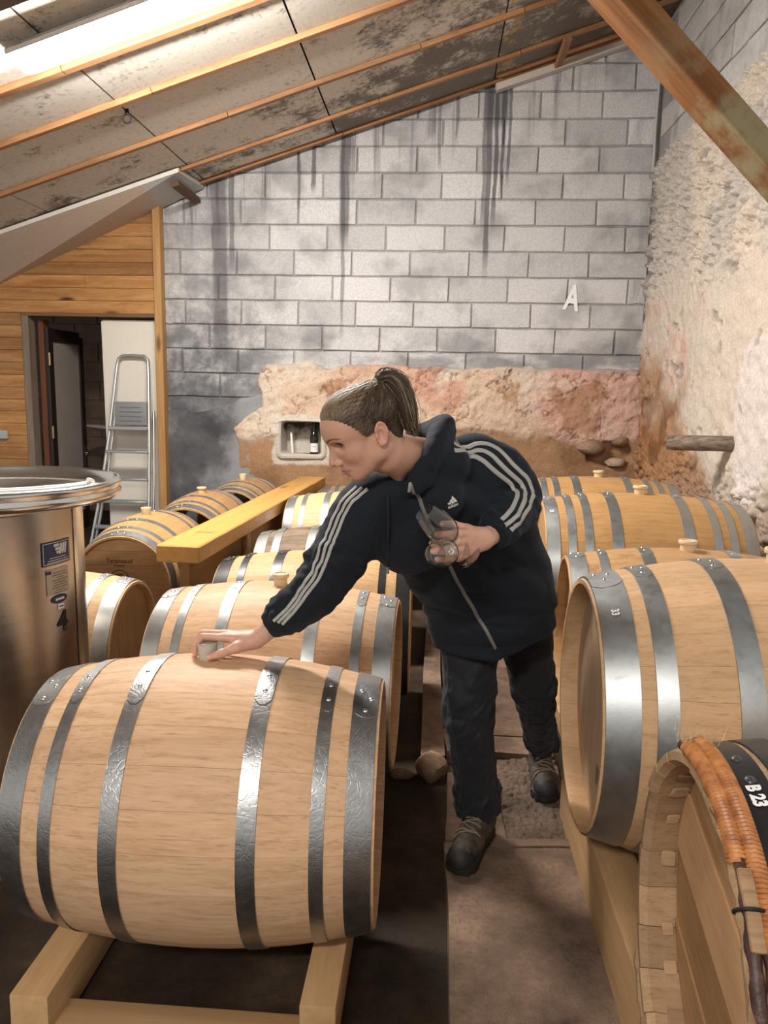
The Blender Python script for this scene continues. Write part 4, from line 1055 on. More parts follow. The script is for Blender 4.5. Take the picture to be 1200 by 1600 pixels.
    # two dry split pieces at the end of the binding, loose fibres at the tip
    for t, ln in ((0.66, 0.055), (0.80, 0.05)):
        r = bprof(rods[0][0], L, rb, re) + 0.022
        o = obj('splint', sharp(box_mesh('splint', (-0.010, -ln / 2, -0.005), (0.010, ln / 2, 0.005), 0.004, 2), 40), pale, root, C + Vector((rods[0][0], -r * sin(t), r * cos(t)))); o.rotation_euler = (t, 0, 0)
    tie = [(rods[0][0] + 0.020 * sin(a), -(bprof(rods[0][0], L, rb, re) + 0.012 + 0.018 * cos(a)) * sin(0.73), (bprof(rods[0][0], L, rb, re) + 0.012 + 0.018 * cos(a)) * cos(0.73)) for a in np.linspace(0, 2 * pi, 16, endpoint=False)]
    obj('tie_wire', tube_mesh('tie_wire', tie, 0.0028, 6, True), M_IRON, root, C)
    fib = []; ff_ = []
    for i in range(26):
        t = random.uniform(-0.34, -0.14); r = bprof(rods[0][0], L, rb, re) + random.uniform(0.01, 0.035); s = rods[0][0] + random.uniform(-0.02, 0.06)
        p = Vector((s, -r * sin(t), r * cos(t))); d = Vector((random.uniform(-0.4, 0.5), random.uniform(-0.1, 0.6), random.uniform(0.0, 1.0))).normalized() * random.uniform(0.012, 0.04)
        b = len(fib); sd = Vector((0.0012, 0.0008, 0)); fib += [p - sd, p + sd, p + d + sd * 0.3, p + sd.cross(d).normalized() * 0.0015]; ff_ += [(b, b + 1, b + 2), (b + 1, b + 3, b + 2), (b + 3, b, b + 2)]
    fo = obj('loose_fibres', pymesh('loose_fibres', [tuple(p) for p in fib], ff_), plain('dry_fibre', (0.5, 0.34, 0.2), 0.8), root, C); tag(fo, kind='stuff')
    # black iron bands
    for (a, b) in ((-L / 2 + 0.040, -L / 2 + 0.088), (-L / 2 + 0.097, -L / 2 + 0.146), (0.20, 0.26), (L / 2 - 0.2, L / 2 - 0.14), (L / 2 - 0.07, L / 2 - 0.005)):
        ra, rz = bprof(a, L, rb, re) + 0.003, bprof(b, L, rb, re) + 0.003
        ho = obj('iron_band', lathe_mesh('iron_band', [(ra - 0.004, a), (ra, a + 0.001), (rz, b - 0.001), (rz - 0.004, b)], 80, 'X', ang=40), BLACK_HOOP, root, C)
        for t in (-0.06, 0.12, 0.62):
            s = (a + b) / 2; r = bprof(s, L, rb, re) + 0.002; o = obj('rivet', rivet_mesh(M_RIVET_BLACK, 0.010), None, ho, (s, -r * sin(t), r * cos(t))); o.rotation_euler = (t, 0, 0)
    hoop_text(root, L, rb, re, -L / 2 + 0.060, radians(90 - 13), 'B 23', 0.027, M_CHALK, -pi / 2, 0.0014)
random.seed(21)
wicker_barrel(R0)

# ---- timber rails under the barrels
M_RAIL = wood('raw_pine_rail', (0.60, 0.385, 0.195), (0.44, 0.25, 0.11), 'Y', 1.0, 0.65, 0.6, 1.0, 0.15)
def rail(x0, x1, y0, y1, z0, z1, label, group, rz=0.0, name='timber_rail'):
    w, l = x1 - x0, y1 - y0
    o = obj(name, sharp(box_mesh(name, (-w / 2, -l / 2, 0), (w / 2, l / 2, z1 - z0), 0.005, 2), 40), M_RAIL, None, ((x0 + x1) / 2, (y0 + y1) / 2, z0), (0, 0, rz))
    return tag(o, label, 'timber', group)
GT = 'timber rails the barrels rest on'
rl = rail(-0.955, -0.862, 1.52, 3.12, -0.05, 0.084, 'pine rail with a sawn end under the outer half of the front barrel', GT)
rr_ = rail(-0.278, -0.192, 1.55, 3.12, -0.05, 0.084, 'pine rail under the inner half of the front barrel, nearest the walkway', GT)
for o in (rl, rr_): o.rotation_euler.x = -0.0125; o.location.z -= 0.005
def support(spec, x0, x1, y0, y1, label, group, name='timber_rail'):
    (cx, cy, cz), yaw, L, rb, re = spec
    z = min(cz - bprof((x - cx), L, rb, re) for x in (x0, (x0 + x1) / 2, x1)) - 0.009
    return rail(x0, x1, y0, y1, -0.05, max(z, -0.03), label, group, 0.0, name)
SPEC = dict(L3=((-0.547, 3.511, 0.372), 0, 0.904, 0.358, 0.302), L4=((-0.583, 4.493, 0.326), 0, 0.921, 0.345, 0.290), L5=((-0.592, 5.474, 0.406), 0, 0.926, 0.345, 0.290), L6=((-0.50, 6.40, 0.365), 0, 0.90, 0.335, 0.285),
            R0=((0.935, 1.160, 0.563), 0, 1.0, 0.39, 0.340), R1=((0.949, 2.154, 0.607), 0, 1.028, 0.434, 0.359), R2=((1.028, 3.128, 0.486), 0, 0.961, 0.387, 0.336), R3=((1.053, 4.001, 0.580), 0, 1.009, 0.407, 0.360), R4=((1.090, 5.214, 0.538), 0, 0.994, 0.399, 0.359), LB=((-1.80, 3.262, 0.316), 0, 0.919, 0.340, 0.300))
def pair(k, xs, y0, y1, what):
    for (x0, x1), side in zip(xs, ('walkway side', 'outer side')): support(SPEC[k], x0, x1, y0, y1, 'pine rail under the ' + what + ', ' + side, GT)
pair('L3', ((-0.278, -0.192), (-0.955, -0.862)), 3.14, 3.95, 'black-hooped barrel')
pair('L4', ((-0.278, -0.192), (-0.955, -0.862)), 4.0, 4.95, 'weathered barrel')
pair('L5', ((-0.278, -0.192), (-0.955, -0.862)), 5.0, 5.95, 'pale barrel beyond the weathered one')
pair('L6', ((-0.278, -0.192), (-0.83, -0.75)), 6.0, 6.75, 'barrel at the back wall')
support(SPEC['R1'], 0.485, 0.60, 0.62, 2.62, 'thick pine rail along the walkway under the large new barrel', GT)
support(SPEC['R0'], 1.30, 1.41, 0.62, 1.62, 'thick pine rail far under the wicker-bound barrel', GT)
support(SPEC['R1'], 1.30, 1.41, 1.64, 2.62, 'thick pine rail under the far end of the large new barrel', GT)
pair('R2', ((0.60, 0.70), (1.33, 1.42)), 2.66, 3.55, 'stained barrel')
pair('R3', ((0.585, 0.68), (1.40, 1.50)), 3.60, 4.50, 'eight-hooped barrel')
pair('R4', ((0.64, 0.74), (1.42, 1.52)), 4.70, 5.70, 'barrel below the stone wall hole')
support(SPEC['LB'], -1.56, -1.46, 3.0, 3.5, 'low block under the barrel beside the tank, walkway side', GT, 'support_block')
support(SPEC['LB'], -2.14, -2.04, 3.0, 3.5, 'low block under the barrel beside the tank, outer side', GT, 'support_block')
for nm_, (cx, cy, cz, L_, rb_, re_) in dict(branded=(-1.841, 4.739, 0.326, 0.918, 0.344, 0.291), middle=(-1.775, 5.70, 0.345, 0.90, 0.34, 0.29), last=(-1.70, 6.66, 0.345, 0.90, 0.33, 0.29)).items():
    for dy, wh in ((-0.33, 'near end'), (0.33, 'far end')):
        z = cz - bprof(abs(dy) - 0.04, L_, rb_, re_) - 0.004
        o = obj('support_block', sharp(box_mesh('support_block', (-0.2, -0.04, 0), (0.2, 0.04, z + 0.05), 0.003), 40), M_RAIL, None, (cx, cy + dy, -0.05)); tag(o, 'low block under the ' + wh + ' of the ' + nm_ + ' end-to-end barrel', 'timber', GT)
o = obj('cross_timber', sharp(box_mesh('cross_timber', (-0.30, -0.04, 0), (0.29, 0.04, 0.05), 0.005, 2), 40), wood('pine_cross', (0.60, 0.385, 0.195), (0.44, 0.25, 0.11), 'X'), None, (-0.57, 1.585, -0.05)); tag(o, 'low pine cross timber between the two front rail ends', 'timber', GT)
# heavy timber between the rows, on a board and posts
M_BEAM = wood('varnished_beam', (0.62, 0.35, 0.10), (0.46, 0.23, 0.055), 'Y', 0.8, 0.5, 0.5, 0.9, 0.1)
p0, p1 = Vector((-1.30, 3.75, 0)), Vector((-1.115, 6.92, 0)); az = math.atan2(-(p1 - p0).x, (p1 - p0).y); Ln = (p1 - p0).length
bt = empty('heavy_beam', (p0.x, p0.y, -0.05), az); tag(bt, 'long heavy golden timber beam lying between two rows of barrels', 'beam')
bm = bmesh.new(); add_box(bm, (-0.115, 0, 0.645), (0.115, Ln, 0.735)); bmesh.ops.subdivide_edges(bm, edges=[e for e in bm.edges if abs(e.verts[0].co.y - e.verts[1].co.y) > 1], cuts=40)
bmesh.ops.bevel(bm, geom=[e for e in bm.edges if e.calc_face_angle(0) > 1], offset=0.006, segments=1, affect='EDGES')
for v in bm.verts:
    if v.co.x > 0.10 and v.co.z > 0.70: v.co.x -= 0.008 * abs(vnoise(np.array([[v.co.y * 7, 0.2, 0.4]]), 6)[0])
obj('timber', bm_mesh('timber', bm), M_BEAM, bt)
obj('facing_board', box_mesh('facing_board', (0.0, 0.02, 0.08), (0.055, Ln - 0.05, 0.646), 0.003), wood('beam_board', (0.42, 0.22, 0.075), (0.30, 0.145, 0.045), 'Y'), bt)
for yy_ in (0.9, 2.0): obj('post', box_mesh('post', (0.055, yy_, 0.0), (0.085, yy_ + 0.08, 0.645), 0.004), M_RAIL, bt)
obj('foot', box_mesh('foot', (-0.08, 0.3, 0), (0.08, 0.5, 0.08), 0.004), M_RAIL, bt); obj('foot', box_mesh('foot', (-0.08, 2.6, 0), (0.08, 2.8, 0.08), 0.004), M_RAIL, bt)
# carpenter's cross scratched on the beam
M_PENCIL = plain('pencil_mark', (0.30, 0.14, 0.04), 0.8)
for rz_ in (0.5, -0.35):
    o = obj('scribe_mark', box_mesh('scribe_mark', (-0.06, -0.002, 0), (0.06, 0.002, 0.0012)), M_PENCIL, bt, (0.01, 0.38, 0.735), (0, 0, rz_))
# ================================================================== tank, lid, ladder, niche, log, stones
def mat_steel():
    n = NT('brushed_stainless'); co = n.oco(); a = n.noise(n.vmul(co, (2, 2, 60)), 1.0, 3, 0.6); b = n.noise(co, 6, 4, 0.6)
    n.set(Base_Color=n.mix(b, (0.52, 0.47, 0.41), (0.63, 0.59, 0.53)), Metallic=1.0, Roughness=n.math('ADD', 0.24, n.math('MULTIPLY', a, 0.14)))
    n.bump(n.math('ADD', a, n.math('MULTIPLY', b, 2.0)), 0.05, 0.01); return n.m
M_STEEL = mat_steel()
M_STEEL_LID = plain('polished_stainless', (0.66, 0.65, 0.62), 0.22, 1.0, 0.05)
TC = (-1.59, 2.5); TR = 0.36; ZF = -0.05
tank = empty('steel_tank', (TC[0], TC[1], ZF)); tag(tank, 'tall stainless steel wine tank numbered 4 beside the front barrel', 'tank')
obj('body', lathe_mesh('body', [(0.001, 0.004), (TR - 0.01, 0.004), (TR, 0.012), (TR, 1.13), (TR + 0.006, 1.135), (TR + 0.008, 1.145), (TR + 0.002, 1.152), (TR - 0.008, 1.145)], 96, 'Z'), M_STEEL, tank)
sa = radians(3.0)
obj('seam_strip', lathe_mesh('seam_strip', [(TR + 0.0025, 0.14), (TR + 0.0025, 1.125)], 4, 'Z', False, sa - 0.05, sa + 0.02), M_STEEL_LID, tank)
def cyl_map(me, th0, z0, off=0.0022):
    q = np.empty(len(me.vertices) * 3, np.float32); me.vertices.foreach_get('co', q); q = q.reshape(-1, 3)
    a = th0 + q[:, 0] / TR; r = TR + off + q[:, 2]
    me.vertices.foreach_set('co', np.stack([r * np.cos(a), r * np.sin(a), z0 + q[:, 1] - ZF], -1).astype(np.float32).ravel()); me.update(); return me
def patch_mesh(name, w, h, n=10, oval=False):
    if oval:
        v = [(0, 0, 0)] + [(w / 2 * cos(t), h / 2 * sin(t), 0) for t in np.linspace(0, 2 * pi, 32, endpoint=False)]
        return pymesh(name, v, [(0, i + 1, (i + 1) % 32 + 1) for i in range(32)])
    v = []; f = []
    for i in range(n + 1): v += [(-w / 2 + w * i / n, -h / 2, 0), (-w / 2 + w * i / n, h / 2, 0)]
    for i in range(n): f.append((2 * i, 2 * i + 2, 2 * i + 3, 2 * i + 1))
    return pymesh(name, v, f)
M_NAVY = plain('navy_label', (0.012, 0.022, 0.075), 0.4); M_PALE = plain('pale_print', (0.55, 0.55, 0.52), 0.5); M_FOIL = plain('foil_label', (0.40, 0.34, 0.26), 0.4, 0.3); M_INK = plain('black_ink', (0.01, 0.01, 0.012), 0.4); M_WLAB = plain('white_label', (0.75, 0.74, 0.72), 0.5)
def on_tank(name, me, th, z, mat, off): cyl_map(me, radians(th), z, off); return obj(name, me, mat, tank)
on_tank('label_plate', patch_mesh('label_plate', 0.128, 0.080), -15.0, 0.942, M_NAVY, 0.002)
bm = bmesh.new()
for (x0, x1, y0, y1) in ((-0.059, 0.059, 0.0335, 0.0355), (-0.059, 0.059, -0.0355, -0.0335), (-0.059, -0.057, -0.0355, 0.0355), (0.057, 0.059, -0.0355, 0.0355)):
    for k in range(6):
        a, b = x0 + (x1 - x0) * k / 6, x0 + (x1 - x0) * (k + 1) / 6
        bm.faces.new([bm.verts.new(p) for p in ((a, y0, 0), (b, y0, 0), (b, y1, 0), (a, y1, 0))])
on_tank('label_border', bm_mesh('label_border', bm), -15.0, 0.942, M_PALE, 0.0032)
bm = bmesh.new()   # emblem: stepped bars running into a slanted M
for (x0, x1, y) in ((-0.028, -0.004, 0.022), (-0.022, -0.002, 0.010), (-0.017, 0.0, -0.002)):
    bm.faces.new([bm.verts.new(p) for p in ((x0, y - 0.005, 0), (x1, y - 0.005, 0), (x1 + 0.002, y + 0.004, 0), (x0, y + 0.004, 0))])
for k in range(3):
    x = -0.001 + 0.012 * k; bm.faces.new([bm.verts.new(p) for p in ((x - 0.004, -0.010, 0), (x + 0.004, -0.010, 0), (x + 0.011, 0.026, 0), (x + 0.003, 0.026, 0))])
for k in range(2):
    x = 0.004 + 0.012 * k; bm.faces.new([bm.verts.new(p) for p in ((x, -0.004, 0), (x + 0.003, -0.004, 0), (x + 0.008, 0.026, 0), (x + 0.001, 0.026, 0))])
on_tank('label_emblem', bm_mesh('label_emblem', bm), -13.0, 0.945, M_PALE, 0.0032)
for k, (w, z) in enumerate(((0.075, 0.926), (0.092, 0.918), (0.098, 0.911))): on_tank('label_line', patch_mesh('label_line', w, 0.0022), -14.5, z, M_PALE, 0.0032)
on_tank('data_plate', patch_mesh('data_plate', 0.10, 0.086), -15.0, 0.846, M_FOIL, 0.002)
on_tank('data_emblem', patch_mesh('data_emblem', 0.020, 0.010), -21.5, 0.879, M_NAVY, 0.003)
for k in range(9): on_tank('data_line', patch_mesh('data_line', (0.06, 0.07, 0.03, 0.072, 0.05, 0.066, 0.072, 0.04, 0.06)[k], 0.0018), -14.0, 0.875 - 0.0085 * k, M_INK, 0.003)
on_tank('oval_label', patch_mesh('oval_label', 0.072, 0.030, 10, True), -14.8, 0.784, M_NAVY, 0.0025)
on_tank('oval_print', patch_mesh('oval_print', 0.040, 0.008), -14.8, 0.784, M_PALE, 0.0036)
on_tank('white_tag', patch_mesh('white_tag', 0.028, 0.017), -14.0, 0.757, M_WLAB, 0.002); on_tank('tag_print', patch_mesh('tag_print', 0.018, 0.004), -14.0, 0.757, M_INK, 0.003)
on_tank('tank_number', text_mesh('tank_number', '4', 0.095, bold=0.003), -13.2, 0.700, M_INK, 0.0025)
# floating lid left lying on top
LC = (-1.514, 2.5); LR = 0.42
lid = empty('floating_lid', (LC[0], LC[1], ZF + 1.152)); tag(lid, 'dished steel tank lid with rounded rim lying on top of the tank', 'lid')
pr = [(0.001, 0.0), (0.34, 0.0), (LR - 0.035, 0.0), (LR - 0.010, 0.004), (LR + 0.002, 0.016), (LR + 0.004, 0.028), (LR - 0.002, 0.036), (LR - 0.002, 0.042), (LR + 0.004, 0.050), (LR + 0.005, 0.060), (LR, 0.067), (LR - 0.008, 0.069), (LR - 0.014, 0.062), (LR - 0.016, 0.046), (LR - 0.024, 0.040), (LR - 0.030, 0.028), (LR - 0.042, 0.024)]
r_ = LR - 0.042
while r_ > 0.06:
    pr += [(r_ - 0.012, 0.028), (r_ - 0.020, 0.021), (r_ - 0.034, 0.019)]; r_ -= 0.034
pr += [(0.001, 0.017)]
obj('dish', lathe_mesh('dish', pr, 96, 'Z', ang=60), M_STEEL_LID, lid)
M_HOSE = plain('clear_white_hose', (0.72, 0.72, 0.70), 0.35)
def spline(P, n=12):
    P = [Vector(p) for p in P]; out = []
    for i in range(len(P) - 1):
        a, b, c, d = P[max(i - 1, 0)], P[i], P[i + 1], P[min(i + 2, len(P) - 1)]
        for k in range(n):
            t = k / n; out.append(0.5 * ((2 * b) + (c - a) * t + (2 * a - 5 * b + 4 * c - d) * t * t + (3 * b - a - 3 * c + d) * t ** 3))
    out.append(P[-1]); return out
hz = ZF + 1.152
h1 = empty('air_hose', (LC[0], LC[1], hz + 0.03)); tag(h1, 'thin white air hose curled up inside the tank lid', 'hose')
obj('tubing', tube_mesh('tubing', spline([(0.30, 0.10, 0.012), (0.20, -0.02, 0.006), (0.05, -0.12, 0.006), (0.06, -0.20, 0.03), (0.08, -0.16, 0.05), (0.07, -0.08, 0.01), (0.2, 0.06, 0.006), (0.28, 0.16, 0.012), (0.30, 0.10, 0.03)]), 0.008, 8), M_HOSE, h1)
obj('clip', sharp(box_mesh('clip', (0.27, 0.09, 0.0), (0.33, 0.12, 0.016), 0.004, 2), 40), M_HOSE, h1)
obj('coil', tube_mesh('coil', spline([(-0.10, -0.30, 0.01), (-0.02, -0.26, 0.02), (0.0, -0.18, 0.02), (-0.06, -0.10, 0.012), (-0.14, -0.06, 0.012)]), 0.013, 8), M_HOSE, h1)
# ---- stepladder
M_ALU = plain('aluminium', (0.55, 0.56, 0.56), 0.35, 0.9, 0.06); M_GREYP = plain('grey_plastic', (0.20, 0.205, 0.21), 0.55, 0, 0.05)
lad = empty('stepladder', (-2.9, 7.0, ZF)); tag(lad, 'folded aluminium stepladder with grey platform leaning by the white panel', 'ladder')
LO = Vector((-2.9, 7.0, ZF))
def ly(z): return 7.17 - 0.36 * (1.74 - z) / 1.74
def lx(z, s):
    return float(np.interp(z, [-0.05, 0.16, 0.87, 1.60], [-3.19, -3.145, -3.07, -3.015])) if s < 0 else float(np.interp(z, [-0.05, 0.32, 0.87, 1.60], [-2.64, -2.645, -2.665, -2.715]))
path = [Vector((lx(z, -1), ly(z), z)) for z in (-0.05, 0.5, 1.0, 1.66)] + [Vector((lx(1.70, -1) + 0.012, ly(1.72), 1.72)), Vector((lx(1.70, -1) + 0.05, ly(1.745), 1.748)), Vector((-2.865, ly(1.75), 1.752)), Vector((lx(1.7, 1) - 0.045, ly(1.745), 1.748)), Vector((lx(1.7, 1) - 0.008, ly(1.72), 1.715))] + [Vector((lx(z, 1), ly(z), z)) for z in (1.64, 1.0, 0.5, -0.05)]
obj('front_frame', tube_mesh('front_frame', [p - LO for p in path], 0.016, 10), M_ALU, lad)
rp = [Vector((lx(z, s) + 0.012, ly(z) + 0.065, z)) for s in (-1,) for z in (-0.03, 0.6, 1.24)]
obj('rear_leg', tube_mesh('rear_leg', [p - LO for p in rp], 0.013, 8), M_ALU, lad)
rp = [Vector((lx(z, 1) + 0.022, ly(z) + 0.065, z)) for z in (-0.03, 0.6, 1.24)]
obj('rear_leg', tube_mesh('rear_leg', [p - LO for p in rp], 0.013, 8), M_ALU, lad)
for z in (0.864, 0.611, 0.406, 0.169):
    a, b = lx(z, -1), lx(z, 1)
    t = obj('tread', sharp(box_mesh('tread', (a - LO.x, ly(z) - 0.045 - LO.y, z - LO.z - 0.012), (b - LO.x, ly(z) + 0.035 - LO.y, z - LO.z + 0.012), 0.004), 40), M_ALU, lad)
    obj('tread_grip', box_mesh('tread_grip', (a + 0.01 - LO.x, ly(z) - 0.04 - LO.y, z - LO.z + 0.011), (b - 0.01 - LO.x, ly(z) + 0.03 - LO.y, z - LO.z + 0.016), 0.001), M_GREYP, t)
zp = 1.08
pf = obj('platform', sharp(box_mesh('platform', (lx(1.2, -1) + 0.045 - LO.x, ly(1.2) - 0.03 - LO.y, zp - LO.z + 0.03), (lx(1.2, 1) - 0.01 - LO.x, ly(1.2) + 0.0 - LO.y, zp - LO.z + 0.245), 0.006, 2), 40), M_GREYP, lad)
for k in range(4): obj('groove_rib', box_mesh('groove_rib', (lx(1.2, -1) + 0.09 - LO.x, ly(1.2) - 0.033 - LO.y, zp - LO.z + 0.065 + 0.042 * k), (lx(1.2, 1) - 0.06 - LO.x, ly(1.2) - 0.029 - LO.y, zp - LO.z + 0.072 + 0.042 * k)), plain('grey_rib', (0.12, 0.125, 0.13), 0.6), pf)
obj('tread', sharp(box_mesh('tread', (lx(zp, -1) - LO.x, ly(zp) - 0.05 - LO.y, zp - LO.z - 0.016), (lx(zp, 1) - LO.x, ly(zp) + 0.03 - LO.y, zp - LO.z + 0.018), 0.004), 40), M_ALU, lad)
# ---- niche: bottle and a white candle stub
def bottle(loc):
    t = empty('wine_bottle', loc); tag(t, 'dark wine bottle with white label standing in the wall niche', 'bottle')
    n = NT('green_black_glass'); n.set(Base_Color=(0.012, 0.014, 0.008), Roughness=0.08, Specular_IOR_Level=0.6)
    obj('glass', lathe_mesh('glass', [(0.001, 0.0), (0.037, 0.0), (0.040, 0.004), (0.040, 0.15), (0.036, 0.175), (0.022, 0.205), (0.0155, 0.23), (0.0145, 0.285), (0.016, 0.288), (0.016, 0.298), (0.012, 0.30), (0.001, 0.30)], 32, 'Z', ang=50), n.m, t)
    obj('label', lathe_mesh('label', [(0.0405, 0.022), (0.0405, 0.105)], 20, 'Z', False, -2.6, 0.2), M_WLAB, t)
    obj('print', lathe_mesh('print', [(0.0410, 0.070), (0.0410, 0.076)], 8, 'Z', False, -1.9, -1.1), plain('grey_print', (0.3, 0.3, 0.3), 0.6), t)
bottle((-1.163, 7.27, 0.861))
cd = empty('white_candle', (-1.375, 7.30, 0.861)); tag(cd, 'thin white candle leaning at the left inside the wall niche', 'candle')
obj('wax', lathe_mesh('wax', [(0.001, 0), (0.012, 0), (0.0115, 0.20), (0.008, 0.205), (0.001, 0.206)], 16, 'Z'), plain('white_wax', (0.75, 0.73, 0.68), 0.5), cd); obj('wick', tube_mesh('wick', [(0, 0, 0.2), (0.002, 0, 0.218)], 0.0015, 5), M_INK, cd); cd.rotation_euler = (radians(-4), radians(-5), 0)
# ---- log peg in the right wall, stones in the corner hole
def mat_log():
    n = NT('weathered_log'); co = n.oco(); a = n.noise(n.vmul(co, (3, 40, 40)), 1.0, 4, 0.65)
    n.set(Base_Color=n.ramp(a, [(0.35, (0.10, 0.07, 0.05)), (0.6, (0.26, 0.20, 0.15)), (0.75, (0.36, 0.30, 0.24))]), Roughness=0.85); n.bump(a, 0.6, 0.01); return n.m
lp0, lp1 = Vector((1.55, 4.98, 1.155)), Vector((1.86, 4.62, 1.22))
lp0, lp1 = Vector((1.46, 5.0, 1.19)), Vector((1.84, 4.86, 1.20))
pts = [lp0.lerp(lp1, t) for t in np.linspace(0, 1, 9)]
lg = obj('log_peg', tube_mesh('log_peg', [tuple(p) for p in pts], [0.044, 0.050, 0.050, 0.049, 0.051, 0.049, 0.050, 0.049, 0.05], 12), mat_log()); tag(lg, 'short weathered grey log jutting out of the stone wall', 'log')
def stone(name, loc, sz, seed, mat, label, grp=None):
    bm = bmesh.new(); bmesh.ops.create_icosphere(bm, subdivisions=3, radius=1.0)
    co = np.array([v.co[:] for v in bm.verts]); d = 1 + 0.22 * fbm(co * 1.6, 3, seed) + 0.06 * fbm(co * 5, 2, seed + 3)
    for v, k in zip(bm.verts, d): v.co = Vector((v.co.x * sz[0], v.co.y * sz[1], v.co.z * sz[2])) * float(k)
    o = obj(name, sharp(bm_mesh(name, bm), 30), mat, None, loc); return tag(o, label, 'stone', grp)
M_STONE = mat_slab('brown_stone', (0.36, 0.24, 0.16), (0.17, 0.10, 0.06)); M_STONE_P = mat_slab('pale_stone', (0.52, 0.38, 0.27), (0.28, 0.18, 0.11))
stone('wall_stone', (1.42, 7.17, 1.0), (0.13, 0.09, 0.075), 3, M_STONE, 'squarish brown stone bedded at the left of the wall hole')
stone('wall_stone', (1.65, 7.19, 0.86), (0.10, 0.08, 0.045), 8, M_STONE_P, 'flat pale stone lying at the bottom of the wall hole')
stone('wall_stone', (1.68, 7.20, 1.06), (0.09, 0.07, 0.05), 12, M_STONE, 'dark stone at the top of the wall hole')
stone('loose_stone', (0.02, 2.93, -0.02), (0.065, 0.08, 0.055), 15, M_STONE, 'reddish loose stone beside the broken slab')
stone('loose_stone', (-0.10, 2.9, -0.045), (0.05, 0.035, 0.022), 19, M_STONE, 'small dark stone on the floor beside the reddish one')
# ================================================================== the person
F32 = np.float32
def A3(*p): return np.array(p, F32)
def smin(a, b, k):
    h = np.clip(0.5 + 0.5 * (b - a) / k, 0, 1); return b + (a - b) * h - k * h * (1 - h)
def smax(a, b, k): return -smin(-a, -b, k)
def ell(p, c, r):
    q = (p - A3(*c)) / A3(*r); k = np.sqrt((q * q).sum(1)); return (k - 1) * min(r)
def ell2(p, c, r):
    """better-scaled ellipsoid bound"""
    d = p - A3(*c); q = d / A3(*r); k0 = np.sqrt((q * q).sum(1)); k1 = np.sqrt(((q / A3(*r)) ** 2).sum(1)); return np.where(k0 < 0.5, (k0 - 1) * min(r), k0 * (k0 - 1) / np.maximum(k1, 1e-6))
def cap(p, a, b, ra, rb_=None):
    a, b = A3(*a), A3(*b); rb_ = ra if rb_ is None else rb_
    ab = b - a; t = np.clip(((p - a) @ ab) / (ab @ ab), 0, 1); return np.sqrt(((p - a - t[:, None] * ab) ** 2).sum(1)) - (ra + (rb_ - ra) * t)
def chain(p, pts, rs, k=0.0):
    d = None
    for i in range(len(pts) - 1):
        e = cap(p, pts[i], pts[i + 1], rs[i], rs[i + 1]); d = e if d is None else (smin(d, e, k) if k else np.minimum(d, e))
    return d
def cr_path(P, n=6):
    return np.array([tuple(v) for v in spline([tuple(q) for q in P], n)], F32)
def swept(p, pts, lat, w, d, endk=1.0, want=False):
    """elliptical tube along a polyline; returns distance (and arc length, angle)"""
    n = len(pts); best = np.full(len(p), 1e9, F32); ax = np.zeros_like(p); la = np.zeros_like(p); tg = np.zeros_like(p); ww = np.zeros(len(p), F32); dd = ww.copy(); cc = ww.copy(); s0 = 0.0
    for i in range(n - 1):
        a, b = pts[i], pts[i + 1]; ab = b - a; L2 = float(ab @ ab); t = np.clip(((p - a) @ ab) / L2, 0, 1).astype(F32)
        q = a + t[:, None] * ab; ds = ((p - q) ** 2).sum(1); m = ds < best
        best[m] = ds[m]; tm = t[m][:, None]; ax[m] = q[m]; la[m] = lat[i] * (1 - tm) + lat[i + 1] * tm
        t0 = (pts[i] - pts[i - 1]) if i else ab; t0 = t0 / np.linalg.norm(t0) + ab / np.linalg.norm(ab); t1 = (pts[i + 2] - b) if i < n - 2 else ab; t1 = t1 / np.linalg.norm(t1) + ab / np.linalg.norm(ab)
        tg[m] = t0 / np.linalg.norm(t0) * (1 - tm) + t1 / np.linalg.norm(t1) * tm
        ww[m] = w[i] * (1 - t[m]) + w[i + 1] * t[m]; dd[m] = d[i] * (1 - t[m]) + d[i + 1] * t[m]; cc[m] = s0 + t[m] * sqrt(L2); s0 += sqrt(L2)
    tg /= np.linalg.norm(tg, axis=1, keepdims=True) + 1e-9
    la -= tg * (la * tg).sum(1, keepdims=True); la /= np.linalg.norm(la, axis=1, keepdims=True) + 1e-9
    fr = np.cross(tg, la); v = p - ax; a_, b_, c_ = (v * la).sum(1), (v * fr).sum(1), (v * tg).sum(1)
    mn = np.minimum(ww, dd)
    e = np.sqrt((a_ / ww) ** 2 + (b_ / dd) ** 2 + (c_ / (mn * endk)) ** 2)
    # scale by local slope for a fair distance
    g = np.sqrt((a_ / ww ** 2) ** 2 + (b_ / dd ** 2) ** 2 + (c_ / (mn * endk) ** 2) ** 2) / np.maximum(e, 1e-5)
    sd = (e - 1) / np.maximum(g, 1e-3)
    return (sd, cc, np.arctan2(b_, a_)) if want else sd

